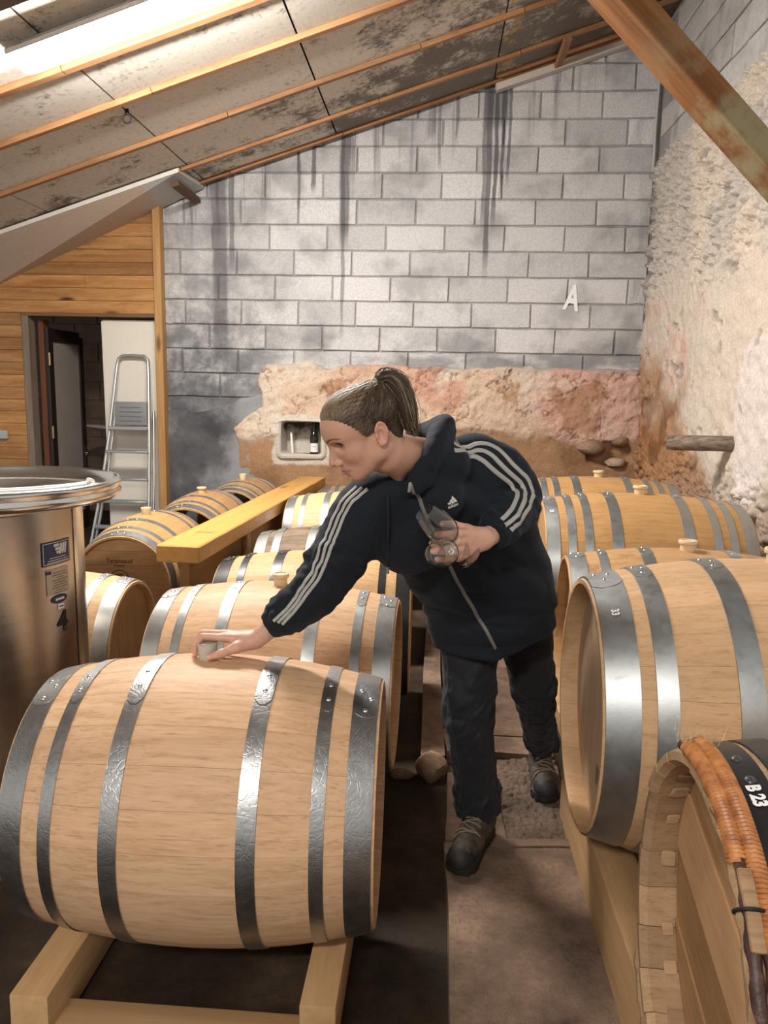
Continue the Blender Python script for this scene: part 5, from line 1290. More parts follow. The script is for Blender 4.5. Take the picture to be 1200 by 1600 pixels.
# ---- joints (metres, world)
J = dict(head=A3(-0.172, 1.90, 1.392), neck=A3(-0.045, 2.055, 1.285), shR=A3(-0.155, 1.995, 1.205), shL=A3(0.150, 2.165, 1.300),
         elR=A3(-0.288, 1.945, 0.990), wrR=A3(-0.462, 1.932, 0.832), elL=A3(0.238, 2.195, 1.200), wrL=A3(0.138, 1.972, 1.118),
         pel=A3(0.195, 2.40, 0.90), hpR=A3(0.115, 2.385, 0.86), hpL=A3(0.275, 2.425, 0.87), knR=A3(0.130, 2.325, 0.465), knL=A3(0.368, 2.59, 0.455), anR=A3(0.178, 2.415, 0.105), anL=A3(0.445, 2.86, 0.125))
skin = NT('skin'); _c = skin.attr('skin'); _f = skin.noise(skin.pos(), 220, 3, 0.6)
skin.set(Base_Color=skin.mix(1.0, _c, skin.ramp(_f, [(0.3, 0.93), (0.7, 1.04)]), 'MULTIPLY'), Roughness=0.46, Specular_IOR_Level=0.4, Subsurface_Weight=0.12, Subsurface_Radius=(0.012, 0.005, 0.003), Subsurface_Scale=0.6)
skin.bump(_f, 0.06, 0.001)
M_SKIN = skin.m

# ---- head, built in its own frame: x to the face, y to her left, z up
AL, TH = radians(22), radians(24)
_fx = A3(-cos(AL) * cos(TH), -sin(AL) * cos(TH), -sin(TH)); _fl = A3(sin(AL), -cos(AL), 0)
_tilt = radians(-3.0)
_fu = np.cross(_fx, _fl).astype(F32)
_l2 = (_fl * cos(_tilt) + _fu * sin(_tilt)).astype(F32); _u2 = np.cross(_fx, _l2).astype(F32)
HM = np.stack([_fx, _l2, _u2], 1).astype(F32); HS = 0.945
def to_head(p): return ((p - J['head']) @ HM) / HS
def from_head(q): return (q * HS) @ HM.T + J['head']
EYE = (0.0745, 0.0315, 0.0065)
def sd_head(q):
    y = np.abs(q[:, 1]); m = q.copy(); m[:, 1] = y          # mirrored side
    d = ell2(q, (0.005, 0, 0.044), (0.094, 0.073, 0.074))                    # skull
    d = smin(d, ell2(q, (0.052, 0, 0.032), (0.0615, 0.064, 0.062)), 0.03)      # forehead
    d = smin(d, ell2(q, (0.040, 0, -0.030), (0.058, 0.053, 0.072)), 0.025)    # mid face
    d = smin(d, ell2(m, (0.058, 0.036, -0.026), (0.030, 0.026, 0.030)), 0.02) # cheek
    d = smin(d, cap(m, (0.006, 0.047, -0.052), (0.066, 0.017, -0.088), 0.019, 0.017), 0.03)  # jaw line
    d = smin(d, cap(m, (-0.002, 0.052, -0.020), (0.006, 0.047, -0.052), 0.018, 0.018), 0.02)
    d = smin(d, ell2(q, (0.072, 0, -0.092), (0.018, 0.020, 0.015)), 0.018)   # chin
    d = smin(d, ell2(q, (0.062, 0, -0.064), (0.034, 0.030, 0.030)), 0.02)    # muzzle
    d = smin(d, cap(m, (0.097, 0.010, 0.023), (0.081, 0.045, 0.024), 0.009, 0.008), 0.014)   # brow
    sock = ell2(m, (0.098, 0.032, 0.001), (0.019, 0.018, 0.012)); d = smax(d, -sock, 0.014)
    d = smin(d, ell2(m, EYE, (0.0142, 0.0150, 0.0142)), 0.004)                # eye ball under the lids
    nb = cap(q, (0.099, 0, 0.010), (0.117, 0, -0.037), 0.0060, 0.0085); d = smin(d, cap(q, (0.094, 0, 0.004), (0.1035, 0, -0.040), 0.0070, 0.0105), 0.009); d = smin(d, nb, 0.009)
    d = smin(d, ell2(q, (0.1165, 0, -0.0395), (0.0095, 0.0090, 0.0080)), 0.006)
    d = smin(d, ell2(m, (0.1030, 0.0122, -0.0440), (0.0105, 0.0062, 0.0072)), 0.005)
    d = smax(d, -cap(q, (0.1015, 0, -0.056), (0.1010, 0, -0.062), 0.0022), 0.005)
    lip = 0.0014 * 0
    d = smin(d, cap(m, (0.1000, 0.0, -0.0655), (0.0700, 0.0285, -0.0668), 0.0054, 0.0014), 0.005)
    d = smin(d, cap(m, (0.0965, 0.0, -0.0762), (0.0700, 0.0275, -0.0685), 0.0064, 0.0014), 0.005)
    d = smax(d, -cap(m, (0.1050, 0.0, -0.0708), (0.0690, 0.0310, -0.0672), 0.0017, 0.0014), 0.0025)
    d = smax(d, -ell2(q, (0.094, 0, -0.0860), (0.006, 0.018, 0.0035)), 0.009)
    # lid opening
    # ear
    e = m - A3(-0.012, 0.0745, -0.001); ca, sa_ = cos(0.22), sin(0.22)
    ex = e[:, 0] * ca + e[:, 2] * sa_; ez = -e[:, 0] * sa_ + e[:, 2] * ca; ey = e[:, 1] - 0.30 * np.maximum(-ex, 0) * 1.0 - 0.004
    E_ = np.stack([ex, ey, ez], 1).astype(F32)
    body = ell2(E_, (0, 0, 0.001), (0.0165, 0.0055, 0.0300)); ph = np.arctan2(ez / 0.028, ex / 0.0155)
    rim = np.sqrt((ex - 0.0150 * np.cos(ph)) ** 2 + (ez - 0.0275 * np.sin(ph)) ** 2 + (ey - 0.0035) ** 2) - 0.0032
    rim = np.where((ph < -2.2) | ((ph < 0.2) & (ph > -1.2)), rim + 0.002, rim)
    ear = smin(body, rim, 0.003); ear = smin(ear, ell2(E_, (0.002, 0.002, -0.0265), (0.0075, 0.005, 0.0080)), 0.004)
    ear = smax(ear, -ell2(E_, (0.002, 0.0065, -0.003), (0.0092, 0.0080, 0.0150)), 0.0025)
    ear = smax(ear, -ell2(E_, (-0.001, 0.0070, 0.0165), (0.0065, 0.0045, 0.0055)), 0.002)
    ear = smin(ear, ell2(E_, (0.0125, 0.003, -0.006), (0.0035, 0.0035, 0.0060)), 0.003)
    d = smin(d, ear, 0.004)
    return d
def sd_neck(p):
    q = to_head(p)
    pts = np.stack([from_head(A3(-0.022, 0, -0.015)[None])[0], from_head(A3(-0.030, 0, -0.075)[None])[0], J['neck'] + A3(0.005, -0.008, 0.030), J['neck'] + A3(0.03, 0.02, -0.06)])
    lat = np.tile(A3(0.75, -0.65, 0.0), (4, 1)) * 0 + np.stack([_l2, _l2, A3(0.6, -0.6, 0.25), A3(0.8, 0.5, 0.2)])
    d = swept(p, pts, lat, [0.050, 0.050, 0.056, 0.085], [0.054, 0.054, 0.056, 0.06])
    # neck tendon down to the collar
    d = smin(d, cap(p, tuple(from_head(A3(-0.022, 0.052, -0.045)[None])[0]), tuple(J['neck'] + A3(-0.045, -0.075, -0.03)), 0.014, 0.012), 0.022)
    return d
def head_all(p):
    q = to_head(p); d = sd_head(q) * HS
    n = sd_neck(p); d = smin(d, n, 0.016)
    # lids: open a slit over the eyeball
    m = q.copy(); m[:, 1] = np.abs(m[:, 1]); w = m - A3(*EYE)
    sl = np.maximum(np.abs(w[:, 2] + 0.0012 + 0.06 * (w[:, 1]) ** 2 * 30) - (0.0060 - 24 * (w[:, 1] - 0.001) ** 2), -(w[:, 0] - 0.004))
    slit = np.maximum(sl, ell2(m, EYE, (0.0156, 0.0158, 0.0156)))
    return smax(d, -slit, 0.0012)
hlo, hhi = J['head'] - 0.16, J['head'] + 0.16
hlo = hlo - A3(0.0, 0.0, 0.06); hhi = hhi + A3(0.08, 0.12, -0.01)
HV, HF = surface_nets(head_all, hlo, hhi, 0.0021)
hq = to_head(HV); hy = np.abs(hq[:, 1])
base = np.tile(A3(0.60, 0.325, 0.225), (len(HV), 1))
def paint(col, c, m): return col * (1 - m[:, None]) + A3(*c) * m[:, None]
def blob(c, r, p=hq, mirror=True):
    q = p.copy(); q[:, 1] = np.abs(q[:, 1]) if mirror else q[:, 1]; return np.clip(1.25 - np.sqrt((((q - A3(*c)) / A3(*r)) ** 2).sum(1)), 0, 1) ** 1
base = paint(base, (0.60, 0.27, 0.20), 0.55 * blob((0.075, 0.040, -0.030), (0.035, 0.028, 0.026)))
base = paint(base, (0.60, 0.26, 0.20), 0.65 * blob((0.116, 0, -0.040), (0.020, 0.016, 0.018)))
base = paint(base, (0.62, 0.29, 0.22), 0.55 * blob((-0.012, 0.08, 0.0), (0.03, 0.02, 0.04)))
base = paint(base, (0.46, 0.19, 0.15), 0.85 * np.clip(2.6 * np.maximum(blob((0.094, 0.006, -0.0712), (0.016, 0.016, 0.0098)), blob((0.082, 0.019, -0.0695), (0.014, 0.012, 0.0062))), 0, 1))
base = paint(base, (0.40, 0.22, 0.16), 0.45 * np.clip(1.5 * blob((0.086, 0.034, 0.000), (0.012, 0.018, 0.010)), 0, 1))
brow = np.maximum.reduce([blob((0.1005 - 0.020 * t ** 2, 0.012 + 0.038 * t, 0.0195 + 0.0085 * sin(pi * t * 0.75)), (0.014, 0.0075, 0.0042 - 0.0014 * t)) for t in np.linspace(0, 1, 9)])
base = paint(base, (0.12, 0.07, 0.042), 1.0 * np.clip(brow * 3.5, 0, 1))
lash = blob((0.088, 0.0315, 0.0095), (0.012, 0.0165, 0.0024)); base = paint(base, (0.05, 0.03, 0.025), np.clip(lash * 2, 0, 1))
base = paint(base, (0.30, 0.12, 0.10), np.clip(2 * np.maximum(blob((0.0945, 0.008, -0.0706), (0.014, 0.012, 0.0017)), blob((0.080, 0.021, -0.0685), (0.014, 0.013, 0.0016))), 0, 1))
nos = blob((0.110, 0.0062, -0.0515), (0.0070, 0.0045, 0.0040)); base = paint(base, (0.26, 0.11, 0.08), np.clip(nos * 1.2, 0, 0.8))  # nostril hollow is not cut: its shade is put into the skin colour

# ---- hands
FR = 0.0085
def hand_r(p):
    """right hand arched over the bung on the barrel"""
    W = J['wrR']; mi, mm_, mr, mp = (-0.545, 1.908, 0.843), (-0.546, 1.930, 0.846), (-0.540, 1.950, 0.840), (-0.528, 1.967, 0.830)
    d = cap(p, tuple(W + A3(0.05, 0.006, 0.045)), tuple(W), 0.027, 0.0245)
    for q in (mi, mm_, mr, mp): d = smin(d, cap(p, tuple(W + A3(-0.012, (q[1] - 1.935) * 0.35, 0.002)), q, 0.0195, 0.0112), 0.010)
    d = smin(d, chain(p, [mi, (-0.597, 1.902, 0.846), (-0.617, 1.899, 0.822), (-0.618, 1.898, 0.797)], [0.0102, 0.0090, 0.0078, 0.0068]), 0.006)
    d = smin(d, chain(p, [mm_, (-0.606, 1.932, 0.846), (-0.629, 1.932, 0.820), (-0.630, 1.930, 0.796)], [0.0104, 0.0092, 0.0080, 0.0070]), 0.005)
    d = smin(d, chain(p, [mr, (-0.600, 1.960, 0.835), (-0.624, 1.960, 0.810), (-0.630, 1.957, 0.792)], [0.0100, 0.0088, 0.0076, 0.0066]), 0.005)
    d = smin(d, chain(p, [mp, (-0.575, 1.985, 0.818), (-0.600, 1.987, 0.798), (-0.612, 1.985, 0.785)], [0.0092, 0.0080, 0.0070, 0.0062]), 0.005)
    th = chain(p, [tuple(W + A3(-0.012, -0.012, -0.004)), (-0.505, 1.893, 0.823), (-0.540, 1.874, 0.812), (-0.570, 1.8715, 0.8015)], [0.0185, 0.0150, 0.0108, 0.0088], 0.006)
    return smin(d, th, 0.010)
def hand_l(p):
    """left hand, back to the viewer, fingers closed round two glass stems"""
    W = J['wrL']; mi, mm_, mr, mp = (0.062, 1.902, 1.142), (0.056, 1.897, 1.121), (0.057, 1.900, 1.100), (0.064, 1.908, 1.081)
    d = cap(p, tuple(W + A3(0.05, 0.10, 0.012)), tuple(W), 0.027, 0.0245)
    for q in (mi, mm_, mr, mp): d = smin(d, cap(p, tuple(W + A3(-0.010, -0.006, (q[2] - 1.112) * 0.4)), q, 0.0195, 0.0112), 0.010)
    d = smin(d, chain(p, [mi, (0.024, 1.891, 1.140), (0.008, 1.910, 1.136), (0.022, 1.928, 1.132)], [0.0108, 0.0098, 0.0086, 0.0074]), 0.006)
    d = smin(d, chain(p, [mm_, (0.014, 1.886, 1.119), (-0.003, 1.905, 1.115), (0.010, 1.926, 1.112)], [0.0110, 0.0100, 0.0088, 0.0076]), 0.006)
    d = smin(d, chain(p, [mr, (0.016, 1.889, 1.098), (-0.001, 1.906, 1.094), (0.012, 1.926, 1.092)], [0.0106, 0.0096, 0.0084, 0.0072]), 0.006)
    d = smin(d, chain(p, [mp, (0.030, 1.897, 1.077), (0.012, 1.910, 1.073), (0.022, 1.928, 1.073)], [0.0098, 0.0088, 0.0078, 0.0068]), 0.006)
    th = chain(p, [tuple(W + A3(-0.015, 0.0, 0.008)), (0.085, 1.940, 1.145), (0.048, 1.942, 1.158), (0.022, 1.935, 1.160)], [0.0185, 0.0150, 0.0105, 0.0085], 0.006)
    return smin(d, th, 0.010)
RV, RF = surface_nets(hand_r, (-0.66, 1.85, 0.765), (-0.40, 2.01, 0.91), 0.0020)
LV, LF = surface_nets(hand_l, (-0.04, 1.86, 1.035), (0.22, 2.11, 1.185), 0.0020)
def hand_col(V, tips):
    c = np.tile(A3(0.68, 0.41, 0.30), (len(V), 1)); n = fbm(V * 60, 3, 4)
    c = paint(c, (0.60, 0.28, 0.20), np.clip(0.35 + 0.5 * n, 0, 0.6))
    for t, nail in tips:
        t = A3(*t); d = np.linalg.norm(V - t, axis=1); c = paint(c, (0.66, 0.28, 0.22), 0.6 * np.clip(1.4 - d / 0.016, 0, 1))
        d = np.linalg.norm((V - A3(*nail)), axis=1); c = paint(c, (0.78, 0.50, 0.42), np.clip(2 - d / 0.0040, 0, 1))
    return c
RC = hand_col(RV, [((-0.618, 1.898, 0.797), (-0.625, 1.894, 0.797)), ((-0.630, 1.930, 0.796), (-0.637, 1.928, 0.797)), ((-0.572, 1.871, 0.801), (-0.576, 1.862, 0.803))])
LC_ = hand_col(LV, [((0.010, 1.935, 1.128), (0.004, 1.940, 1.128)), ((0.0, 1.932, 1.106), (-0.005, 1.937, 1.106))])
# ---- core of the body under the clothes
def core(p):
    d = chain(p, [tuple(J['pel'] + A3(0, 0, -0.02)), (0.10, 2.28, 1.08), (-0.02, 2.10, 1.24)], [0.115, 0.10, 0.085], 0.05)
    d = smin(d, chain(p, [tuple(J['shR']), tuple(J['neck'] + A3(0.02, 0.04, -0.05)), tuple(J['shL'])], [0.045, 0.06, 0.045], 0.03), 0.04)
    for a, b, c in (('shR', 'elR', 'wrR'), ('shL', 'elL', 'wrL')): d = smin(d, chain(p, [tuple(J[a]), tuple(J[b]), tuple(J[c])], [0.042, 0.034, 0.024], 0.02), 0.03)
    for a, b, c in (('hpR', 'knR', 'anR'), ('hpL', 'knL', 'anL')): d = smin(d, chain(p, [tuple(J[a]), tuple(J[b]), tuple(J[c])], [0.072, 0.048, 0.034], 0.02), 0.03)
    return d
CV, CF = surface_nets(core, (-0.55, 1.80, 0.03), (0.56, 3.0, 1.40), 0.016)
off = 0; Vs, Fs = [], []
for V_, F_ in ((HV, HF), (RV, RF), (LV, LF), (CV, CF)): Vs.append(V_); Fs.append(F_ + off); off += len(V_)
PB = J['pel'] * A3(1, 1, 0) + A3(0.05, 0.05, 0)
me = np_mesh('person', np.concatenate(Vs) - PB, np.concatenate(Fs))
vcol(me, 'skin', np.clip(np.concatenate([base, RC, LC_, np.tile(A3(0.66, 0.40, 0.30), (len(CV), 1))]), 0, 1))
person = obj('person', me, M_SKIN, None, tuple(PB)); tag(person, 'person in a navy striped tracksuit top leaning over the front barrel with wine glasses', 'person')
def pchild(name, V, F, mat, smooth=True, parent=None):
    return obj(name, np_mesh(name, np.asarray(V, F32) - PB, np.asarray(F), smooth), mat, parent or person)
# eyes
eyem = NT('eye'); _g = eyem.oco()
for s in (1, -1):
    c = from_head(A3(EYE[0], s * EYE[1], EYE[2])[None])[0]
    gaze = _fx * 0.85 + _u2 * -0.22 + _l2 * 0.42 * s; gaze = gaze / np.linalg.norm(gaze)
    bm = bmesh.new(); bmesh.ops.create_icosphere(bm, subdivisions=4, radius=0.0131)
    V_ = np.array([v.co[:] for v in bm.verts], F32); F_ = np.array([[v.index for v in f.verts] for f in bm.faces]); bm.free()
    me = np_mesh('eye', V_ + c - PB, F_); a = (V_ / 0.0131) @ gaze
    cc = np.tile(A3(0.72, 0.68, 0.64), (len(V_), 1)); cc = paint(cc, (0.10, 0.13, 0.14), sstep(a, 0.86, 0.90)); cc = paint(cc, (0.008, 0.008, 0.008), sstep(a, 0.965, 0.975)); vcol(me, 'eyecol', cc)
    em = bpy.data.materials.get('eye'); obj('eye', me, em, person)
eyem.set(Base_Color=eyem.attr('eyecol'), Roughness=0.08, Specular_IOR_Level=0.5)

# ---- hair: a close cap, a high tail, combed strands over both
ROOT = A3(-0.080, 0.0, 0.094)
def hairline(x, y): return np.interp(x, [-0.10, -0.065, -0.03, -0.012, 0.006, 0.020, 0.036, 0.056, 0.075, 0.092, 0.108], [-0.085, -0.060, -0.022, -0.006, -0.012, -0.032, -0.008, 0.020, 0.047, 0.062, 0.068])
def sd_cap(q):
    d = ell2(q, (0.008, 0, 0.046), (0.1085, 0.079, 0.0800))
    d = smin(d, ell2(q, (-0.062, 0, 0.076), (0.034, 0.036, 0.036)), 0.03)
    d = smin(d, ell2(q, (-0.055, 0, -0.01), (0.040, 0.050, 0.055)), 0.02)
    hl = (hairline(q[:, 0], q[:, 1]) - q[:, 2]) * 0.75
    d = d + 0.0075 * np.exp(-np.maximum(-hl, 0) / 0.013) * (q[:, 0] > -0.05)
    d = smax(d, hl, 0.018)
    g = np.arctan2(q[:, 1], (q[:, 2] - 0.03)); rr = np.hypot(q[:, 0] - ROOT[0], q[:, 2] - ROOT[2])
    return d + 0.0010 * np.sin(g * 46 + 3 * np.sin(rr * 60)) * (np.abs(d) < 0.01)
TAILH = np.array([(-0.076, 0, 0.094), (-0.090, 0.004, 0.112), (-0.106, 0.012, 0.108), (-0.116, 0.022, 0.084), (-0.116, 0.030, 0.050), (-0.110, 0.036, 0.012), (-0.106, 0.038, -0.024), (-0.114, 0.038, -0.050)], F32)
def sd_tail(q):
    pts = cr_path(TAILH, 4); n = len(pts); t = np.linspace(0, 1, n); r = np.interp(t, [0, 0.15, 0.4, 0.7, 0.9, 1], [0.014, 0.021, 0.030, 0.029, 0.019, 0.004])
    return swept(q, pts, np.tile(A3(0, 1, 0), (n, 1)), r * 1.25, r * 0.9)
def sd_hair(p):
    q = to_head(p); return smin(sd_cap(q), sd_tail(q), 0.006)
hv, hf = surface_nets(sd_hair, J['head'] - A3(0.15, 0.15, 0.12), J['head'] + A3(0.20, 0.18, 0.20), 0.0028)
hm = NT('brown_hair'); hm.set(Base_Color=hm.mix(1.0, hm.attr('hairtone'), hm.ramp(hm.noise(hm.pos(), 260, 3, 0.7), [(0.3, 0.6), (0.7, 1.4)]), 'MULTIPLY'), Roughness=0.5, Specular_IOR_Level=0.4)
hair = pchild('hair', hv, hf, hm.m)
hq2 = to_head(hv); tb = sstep(hq2[:, 2] - 0.35 * np.abs(hq2[:, 1]), 0.030, 0.085) * sstep(hq2[:, 0], -0.075, 0.04); ng = 0.5 + 0.5 * np.sin(hq2[:, 1] * 700 + 8 * fbm(hq2 * 40, 2, 4))
vcol(hair.data, 'hairtone', A3(0.052, 0.035, 0.024) + (tb * (0.35 + 0.65 * ng))[:, None] * A3(0.26, 0.18, 0.105))
_hh = -(hairline(hq2[:, 0], 0) - hq2[:, 2]) * 0.75; _ct = np.empty(len(hv) * 4, F32); hair.data.color_attributes['hairtone'].data.foreach_get('color', _ct); _ct = _ct.reshape(-1, 4)[:, :3]; _bl = (1 - sstep(_hh, 0.002, 0.020)) * (hq2[:, 0] > 0.0)
hair.data.color_attributes.remove(hair.data.color_attributes['hairtone']); vcol(hair.data, 'hairtone', _ct * (1 - 0.88 * _bl[:, None]) + A3(0.46, 0.27, 0.19) * 0.88 * _bl[:, None])
rs = np.random.RandomState(3)
SV, SF, SC = [], [], []; nvv = 0
def strand(pts, r0, r1, col, c0=None):
    global nvv
    n = len(pts); tg = np.gradient(pts, axis=0); tg /= np.linalg.norm(tg, axis=1, keepdims=True) + 1e-9
    up = np.cross(tg, A3(0.3, 0.2, 0.9)); up /= np.linalg.norm(up, axis=1, keepdims=True) + 1e-9; sd_ = np.cross(tg, up)
    r = np.linspace(r0, r1, n)[:, None]
    ring = np.stack([pts + up * r, pts - 0.5 * up * r + 0.87 * sd_ * r, pts - 0.5 * up * r - 0.87 * sd_ * r], 1).reshape(-1, 3)
    i = np.arange(n - 1)[:, None] * 3; k = np.arange(3)[None]; l = (k + 1) % 3
    SV.append(ring); SF.append(np.stack([i + k, i + l, i + 3 + l, i + 3 + k], -1).reshape(-1, 4) + nvv); cl = np.tile(col, (n, 1))
    if c0 is not None:
        w_ = np.clip(1 - np.arange(n) / (0.30 * n), 0, 1)[:, None]; cl = cl * (1 - w_) + c0 * w_
    SC.append(np.repeat(cl, 3, axis=0)); nvv += 3 * n
def strand_col(t):
    b = rs.rand(); base_ = A3(0.050, 0.031, 0.019) + A3(0.07, 0.045, 0.026) * rs.rand()
    return base_ if b > t else A3(0.30, 0.205, 0.115) + A3(0.20, 0.15, 0.10) * rs.rand()
NS = 2000; PT = []; TOPS = []; PX = []
for i in range(NS):
    # start on the hairline (any side), run over the cap to the tail root
    s = rs.rand() ** 0.8; side = 1 if rs.rand() < 0.62 else -1
    x = 0.110 - 0.185 * s; z = float(hairline(np.array([x]), 0)[0]) - 0.012 + 0.020 * rs.rand()
    if rs.rand() < 0.35: z += rs.rand() * 0.05; x *= 0.95
    zz_ = np.clip((z - 0.046) / 0.0800, -0.98, 0.98); xx_ = np.clip((x - 0.008) / 0.1085, -0.98, 0.98)
    y = 0.079 * sqrt(max(0.0, 1 - zz_ ** 2 - xx_ ** 2)) * side
    if x > 0.06: y = side * rs.rand() * max(abs(y), 0.045)
    a = A3(x, y, z); b = ROOT + A3(*(rs.randn(3) * 0.006))
    t = np.linspace(0, 1, 12, dtype=F32)[:, None]; pth = a * (1 - t) + b * t
    pth[:, 2] += (0.012 * np.sin(t * pi) * (1 if z < 0.03 else 0.3))[:, 0]
    PT.append(pth); TOPS.append(z > 0.055); PX.append(x)
PT = np.concatenate(PT).astype(F32); lift = np.repeat(0.0004 + 0.0014 * rs.rand(NS), 12); wgt = np.tile(np.linspace(1.0, 0.6, 12), NS)
for _ in range(5):
    dcap = sd_cap(PT); g = np.stack([sd_cap(PT + A3(*e)) - dcap for e in ((1e-3, 0, 0), (0, 1e-3, 0), (0, 0, 1e-3))], 1) / 1e-3; g /= np.linalg.norm(g, axis=1, keepdims=True) + 1e-6
    PT = (PT - g * ((dcap - lift) * wgt)[:, None]).astype(F32)
PT = from_head(PT).reshape(NS, 12, 3)
for i in range(NS): strand(PT[i], 0.00012, 0.0007, strand_col(0.55 if TOPS[i] else 0.06), A3(0.42, 0.26, 0.18) if PX[i] > 0.01 else None)
tp = cr_path(TAILH, 4)
for i in range(520):
    o = rs.randn(3) * np.array([0.4, 1.0, 0.6]); o /= np.linalg.norm(o) + 1e-6; n = len(tp); e = int(n * (0.72 + 0.28 * rs.rand())); t = np.linspace(0, 1, n)[:e]
    r = np.interp(t, [0, 0.15, 0.4, 0.7, 0.9, 1], [0.011, 0.022, 0.032, 0.031, 0.023, 0.010]) * (0.75 + 0.4 * rs.rand())
    pth = tp[:e] + (o[None] * r[:, None]) * np.array([0.9, 1.2, 0.9]); pth += 0.0015 * np.sin(np.linspace(0, 9, e) + rs.rand() * 6)[:, None] * rs.randn(3)[None]
    strand(from_head(pth.astype(F32)), 0.0008, 0.0004, strand_col(0.34))
# lashes along the upper lids
for s_ in (1, -1):
    for k in range(16):
        yy_ = -0.012 + 0.024 * k / 15; a = A3(EYE[0] + sqrt(max(1e-6, 0.0146 ** 2 - yy_ ** 2)) * 0.94, s_ * (EYE[1] + yy_), EYE[2] + 0.0040 - 9 * yy_ ** 2)
        strand(from_head((cr_path([tuple(a), tuple(a + A3(0.004, s_ * yy_ * 0.15, -0.0010)), tuple(a + A3(0.007, s_ * yy_ * 0.3, 0.0004))], 3)).astype(F32)), 0.0005, 0.0002, A3(0.02, 0.014, 0.01))
me = np_mesh('hair_strands', np.concatenate(SV) - PB, np.concatenate(SF)); vcol(me, 'strand', np.concatenate(SC))
sm = NT('hair_strand'); sm.set(Base_Color=sm.attr('strand'), Roughness=0.38, Specular_IOR_Level=0.5)
so = obj('hair_strands', me, sm.m, hair); tag(so, kind='stuff')
tie = [from_head((ROOT + A3(-0.006, 0.017 * cos(a), 0.006 + 0.012 * sin(a) * 0.6) + A3(-0.9, 0, 0) * 0.008 * sin(a))[None])[0] - PB for a in np.linspace(0, 2 * pi, 16, endpoint=False)]
obj('hair_tie', tube_mesh('hair_tie', [tuple(p) for p in tie], 0.0045, 6, True), plain('pale_hair_tie', (0.6, 0.58, 0.55), 0.6), hair)
# ---- jacket
SP = cr_path([(0.195, 2.335, 0.655), (0.195, 2.35, 0.76), (0.178, 2.355, 0.88), (0.098, 2.255, 1.05), (0.015, 2.145, 1.185), (-0.030, 2.075, 1.285)], 4)
_t = np.linspace(0, 1, len(SP)); _k = np.linspace(0, 1, 6)
SPW = np.interp(_t, _k, [0.190, 0.200, 0.205, 0.222, 0.196, 0.080]).astype(F32); SPD = np.interp(_t, _k, [0.135, 0.142, 0.145, 0.145, 0.132, 0.075]).astype(F32)
LAT = np.stack([np.interp(_t, _k, v) for v in ([1, 1, 1, 0.92, 0.86, 0.84], [0.12, 0.12, 0.15, 0.35, 0.46, 0.48], [0, 0, 0.03, 0.18, 0.28, 0.30])], 1).astype(F32)
SLR = cr_path([tuple(J['shR'] + A3(0.035, 0.01, 0.012)), tuple(J['shR'] + A3(-0.03, 0.0, -0.03)), tuple(J['elR']), tuple(J['elR'] * 0.45 + J['wrR'] * 0.55), tuple(J['wrR'] + A3(0.036, 0.002, 0.040))], 5)
SLL = cr_path([tuple(J['shL'] + A3(-0.04, -0.02, 0.0)), tuple(J['shL'] + A3(0.030, 0.01, -0.020)), tuple(J['elL']), tuple(J['elL'] * 0.5 + J['wrL'] * 0.5 + A3(0.012, 0, -0.004)), tuple(J['wrL'] + A3(0.016, 0.026, 0.004))], 5)
def sleeve(p, pts, rad, seed, fold):
    n = len(pts); r = np.interp(np.linspace(0, 1, n), np.linspace(0, 1, len(rad)), rad).astype(F32)
    sd, c, a = swept(p, pts, np.tile(A3(0.3, 0.2, 0.9), (n, 1)), r, r, 1.0, True)
    m = np.abs(sd) < 0.03
    if m.any():
        L = float(np.linalg.norm(np.diff(pts, axis=0), axis=1).sum()); cm, am = c[m], a[m]
        q = np.stack([cm * 34 + 1.1 * np.sin(am + seed), np.cos(am) * 1.2, np.sin(am) * 1.2], 1).astype(F32)
        near = np.exp(-((cm / L - fold) / 0.18) ** 2) + 0.8 * np.exp(-((cm / L - 0.93) / 0.10) ** 2) + 0.30
        sd[m] += (-0.018 * np.abs(fbm(q, 2, seed)) * near + 0.004).astype(F32)
        cuff = sstep(cm / L, 0.93, 0.955); sd[m] += (0.004 * cuff).astype(F32)
    return sd
